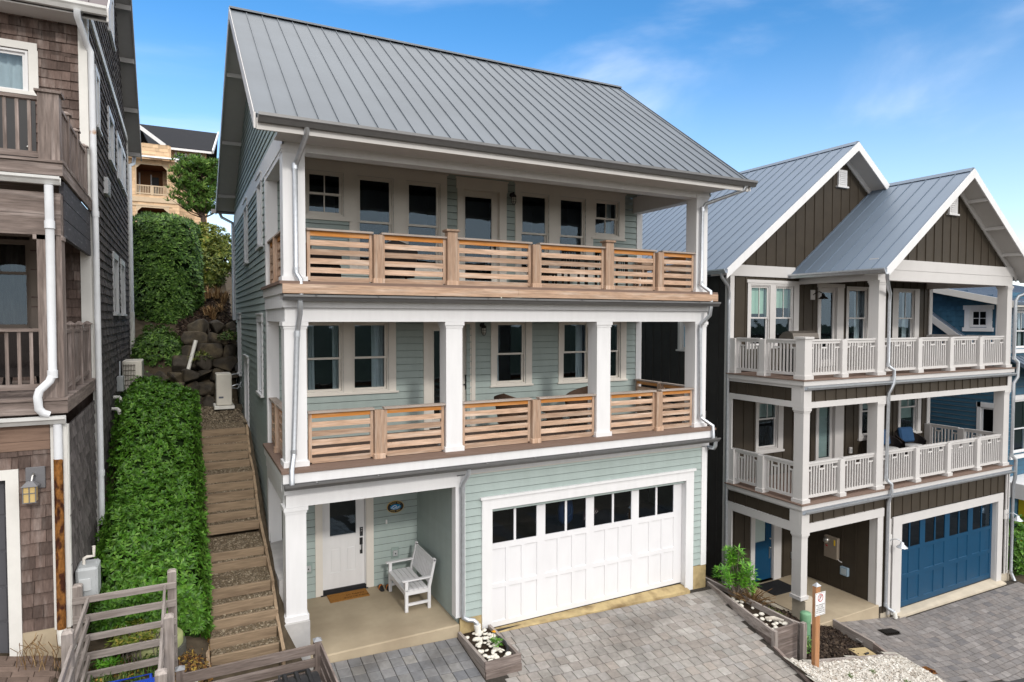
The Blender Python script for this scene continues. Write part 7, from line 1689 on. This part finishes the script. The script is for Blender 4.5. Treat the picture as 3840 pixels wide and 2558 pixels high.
# bins
def bin_(loc, label, m, w=.56, d=.6, h=1.02):
    x, y, z = loc; b_ = thing('wheelie_bin', label, 'bin', loc, 'wheelie bins')
    b = MB(); b.hexa([(x - w * .4, y - d * .38, z + .06), (x + w * .4, y - d * .38, z + .06), (x + w * .4, y + d * .38, z + .06), (x - w * .4, y + d * .38, z + .06), (x - w / 2, y - d / 2, z + h - .06), (x + w / 2, y - d / 2, z + h - .06), (x + w / 2, y + d / 2, z + h - .06), (x - w / 2, y + d / 2, z + h - .06)]); b.build('body', m, b_)
    b = MB(); n = 9; A = []; B_ = []
    for i in range(n):
        t_ = -1 + 2 * i / (n - 1); A.append((x - w * .54, y + t_ * d * .55, z + h - .05 + .10 * (1 - t_ * t_))); B_.append((x + w * .54, y + t_ * d * .55, z + h - .05 + .10 * (1 - t_ * t_)))
    lo = [(p[0], p[1], z + h - .07) for p in A]; lo2 = [(p[0], p[1], z + h - .07) for p in B_]
    b.strip(A, B_); b.raw(A + lo, [(i, i + 1, n + i + 1, n + i) for i in range(n - 1)]); b.raw(B_ + lo2, [(i, i + 1, n + i + 1, n + i) for i in range(n - 1)]); b.face(lo + lo2[::-1])
    for k in ((-.3, 0, .3) if w < .54 else ()): b.bbox(x + w * k - .03, x + w * k + .03, y - d * .42, y + d * .42, z + h + .01, z + h + .062, .012)
    b.build('lid', m, b_)
    b = MB(); b.tube([(x - w * .4, y + d * .56, z + h - .08), (x - w * .4, y + d * .62, z + h - .02), (x + w * .4, y + d * .62, z + h - .02), (x + w * .4, y + d * .56, z + h - .08)], .018, 8); b.build('handle', m, b_)
    for s_ in (-1, 1):
        b = MB(); b.tube([(x + s_ * w * .36, y + d * .38, z + .1), (x + s_ * w * .46, y + d * .38, z + .1)], .1, 14); b.build('wheel', BLACK, b_)
bin_((-2.1, -3.12, 1.02), 'bright blue wheelie bin lid just showing inside the tall rail fence', BLUEBIN)
bin_((-.19, -2.6, .38), 'black wheelie bin lid just showing inside the lower rail fence', BLACK, .5, .55, 1.0)
SL_ = thing('septic_lid', 'round pale green septic tank lid at the foot of the hedge', 'lid', (-1.95, -.35, 1.4)); z_ = gz(-1.95, -.35) + .02
b = MB(); b.lathe([(.40, z_ - .15), (.40, z_ + .02)], (-1.9, -.45, 0), 28); b.build('riser', mat('dark_riser', (.09, .09, .08)), SL_)
b = MB(); b.lathe([(.36, z_ + .02), (.36, z_ + .14), (.33, z_ + .17), (.2, z_ + .175), (.001, z_ + .18)], (-1.9, -.45, 0), 28); b.build('lid', SEPT, SL_)
lowplant(-2.2, -.62, gz(-2.2, -.62) + .22, .33, .22, 110, YELLG, 'yellow green leafy bush behind the grey rail fence', 'bush', 81, .09)
lowplant(-2.5, -.8, gz(-2.5, -.8), .12, .12, 24, BRIGHT, 'small green sprout at the foot of the rail fence', sd=82, ln=.09)
lowplant(-1.85, -.85, gz(-1.9, -.85), .2, .15, 40, GRASSM, 'green leafy plant at the fence right of the bare twigs', sd=83, ln=.09)
TW = thing('bare_shrub', 'bare grey twiggy shrub stems behind the grey rail fence', 'shrub', (-2.1, -.75, 1.3)); b = MB(); random.seed(84)
for _ in range(46): x = U(-2.35, -1.8); y = U(-.85, -.6); z = gz(x, y); b.tube([(x, y, z - .03), (x + U(-.08, .08), y + U(-.05, .05), z + .2), (x + U(-.16, .16), y + U(-.1, .1), z + U(.3, .42))], .006, 4, cap=False)
b.build('stems', TWIG, TW, recalc=False)
gc = MB(); random.seed(85)
for _ in range(260): x = U(-2.75, -1.72); y = U(-2.3, -.75); tuft(gc, x, y, gz(x, y) - .04, 7, .12, .1, .007)
tag(gc.build('grass', GRASSM, recalc=False), kind='stuff')
ll = MB(); chips(ll, 3200, lambda: (U(-1.7, -1.17), U(-1.65, 1.2)), lambda x, y: gz(x, y) - .03, s=(.012, .035), flatn=.7, lift=.02); chips(ll, 900, lambda: (U(-2.75, -1.7), U(-2.4, -.2)), lambda x, y: gz(x, y) - .03, s=(.012, .035), flatn=.7, lift=.02)
tag(ll.build('leaf_litter', LITTER, recalc=False), kind='stuff')
for i in range(5):
    x, y = U(-1.6, -1.35), U(-1.4, -.9)
    o_ = proto.build('stone', STONEW, None, (0, 0, 0), recalc=False); tag(o_, 'pale flat stone in the leaf litter left of the lowest timber step', 'stone', 'stones in the leaf litter'); o_.location = (x, y, gz(x, y)); o_.scale = (1.2, 1.2, 1.2)
pv = MB(); random.seed(6)
pavers(pv, -6, -2.9, -3.2, -1.12, lambda x, y: gz(x, y), lambda x, y: x < -2.86, d=.11, wr=(.21, .23), gap=.006)
tag(pv.build('side_yard_paving', PAVERR), kind='structure')
for i, (x, y, lab) in enumerate(((-3.3, -1.35, 'bare dead weed stalks against the shingle house foundation, left clump'), (-3.08, -1.4, 'bare dead weed stalks against the shingle house foundation, by the pipe'))):
    b = MB()
    for _ in range(11): q = U(-.12, .12); z = gz(x, y); b.tube([(x + q, y + U(-.08, .08), z - .02), (x + q + U(-.08, .08), y, z + .2), (x + q + U(-.14, .14), y + U(-.05, .05), z + U(.25, .42))], .004, 4, cap=False)
    tag(b.build('weed', DRY, None, (x, y, z), recalc=False), lab, 'weed', 'dead weeds at the left house')
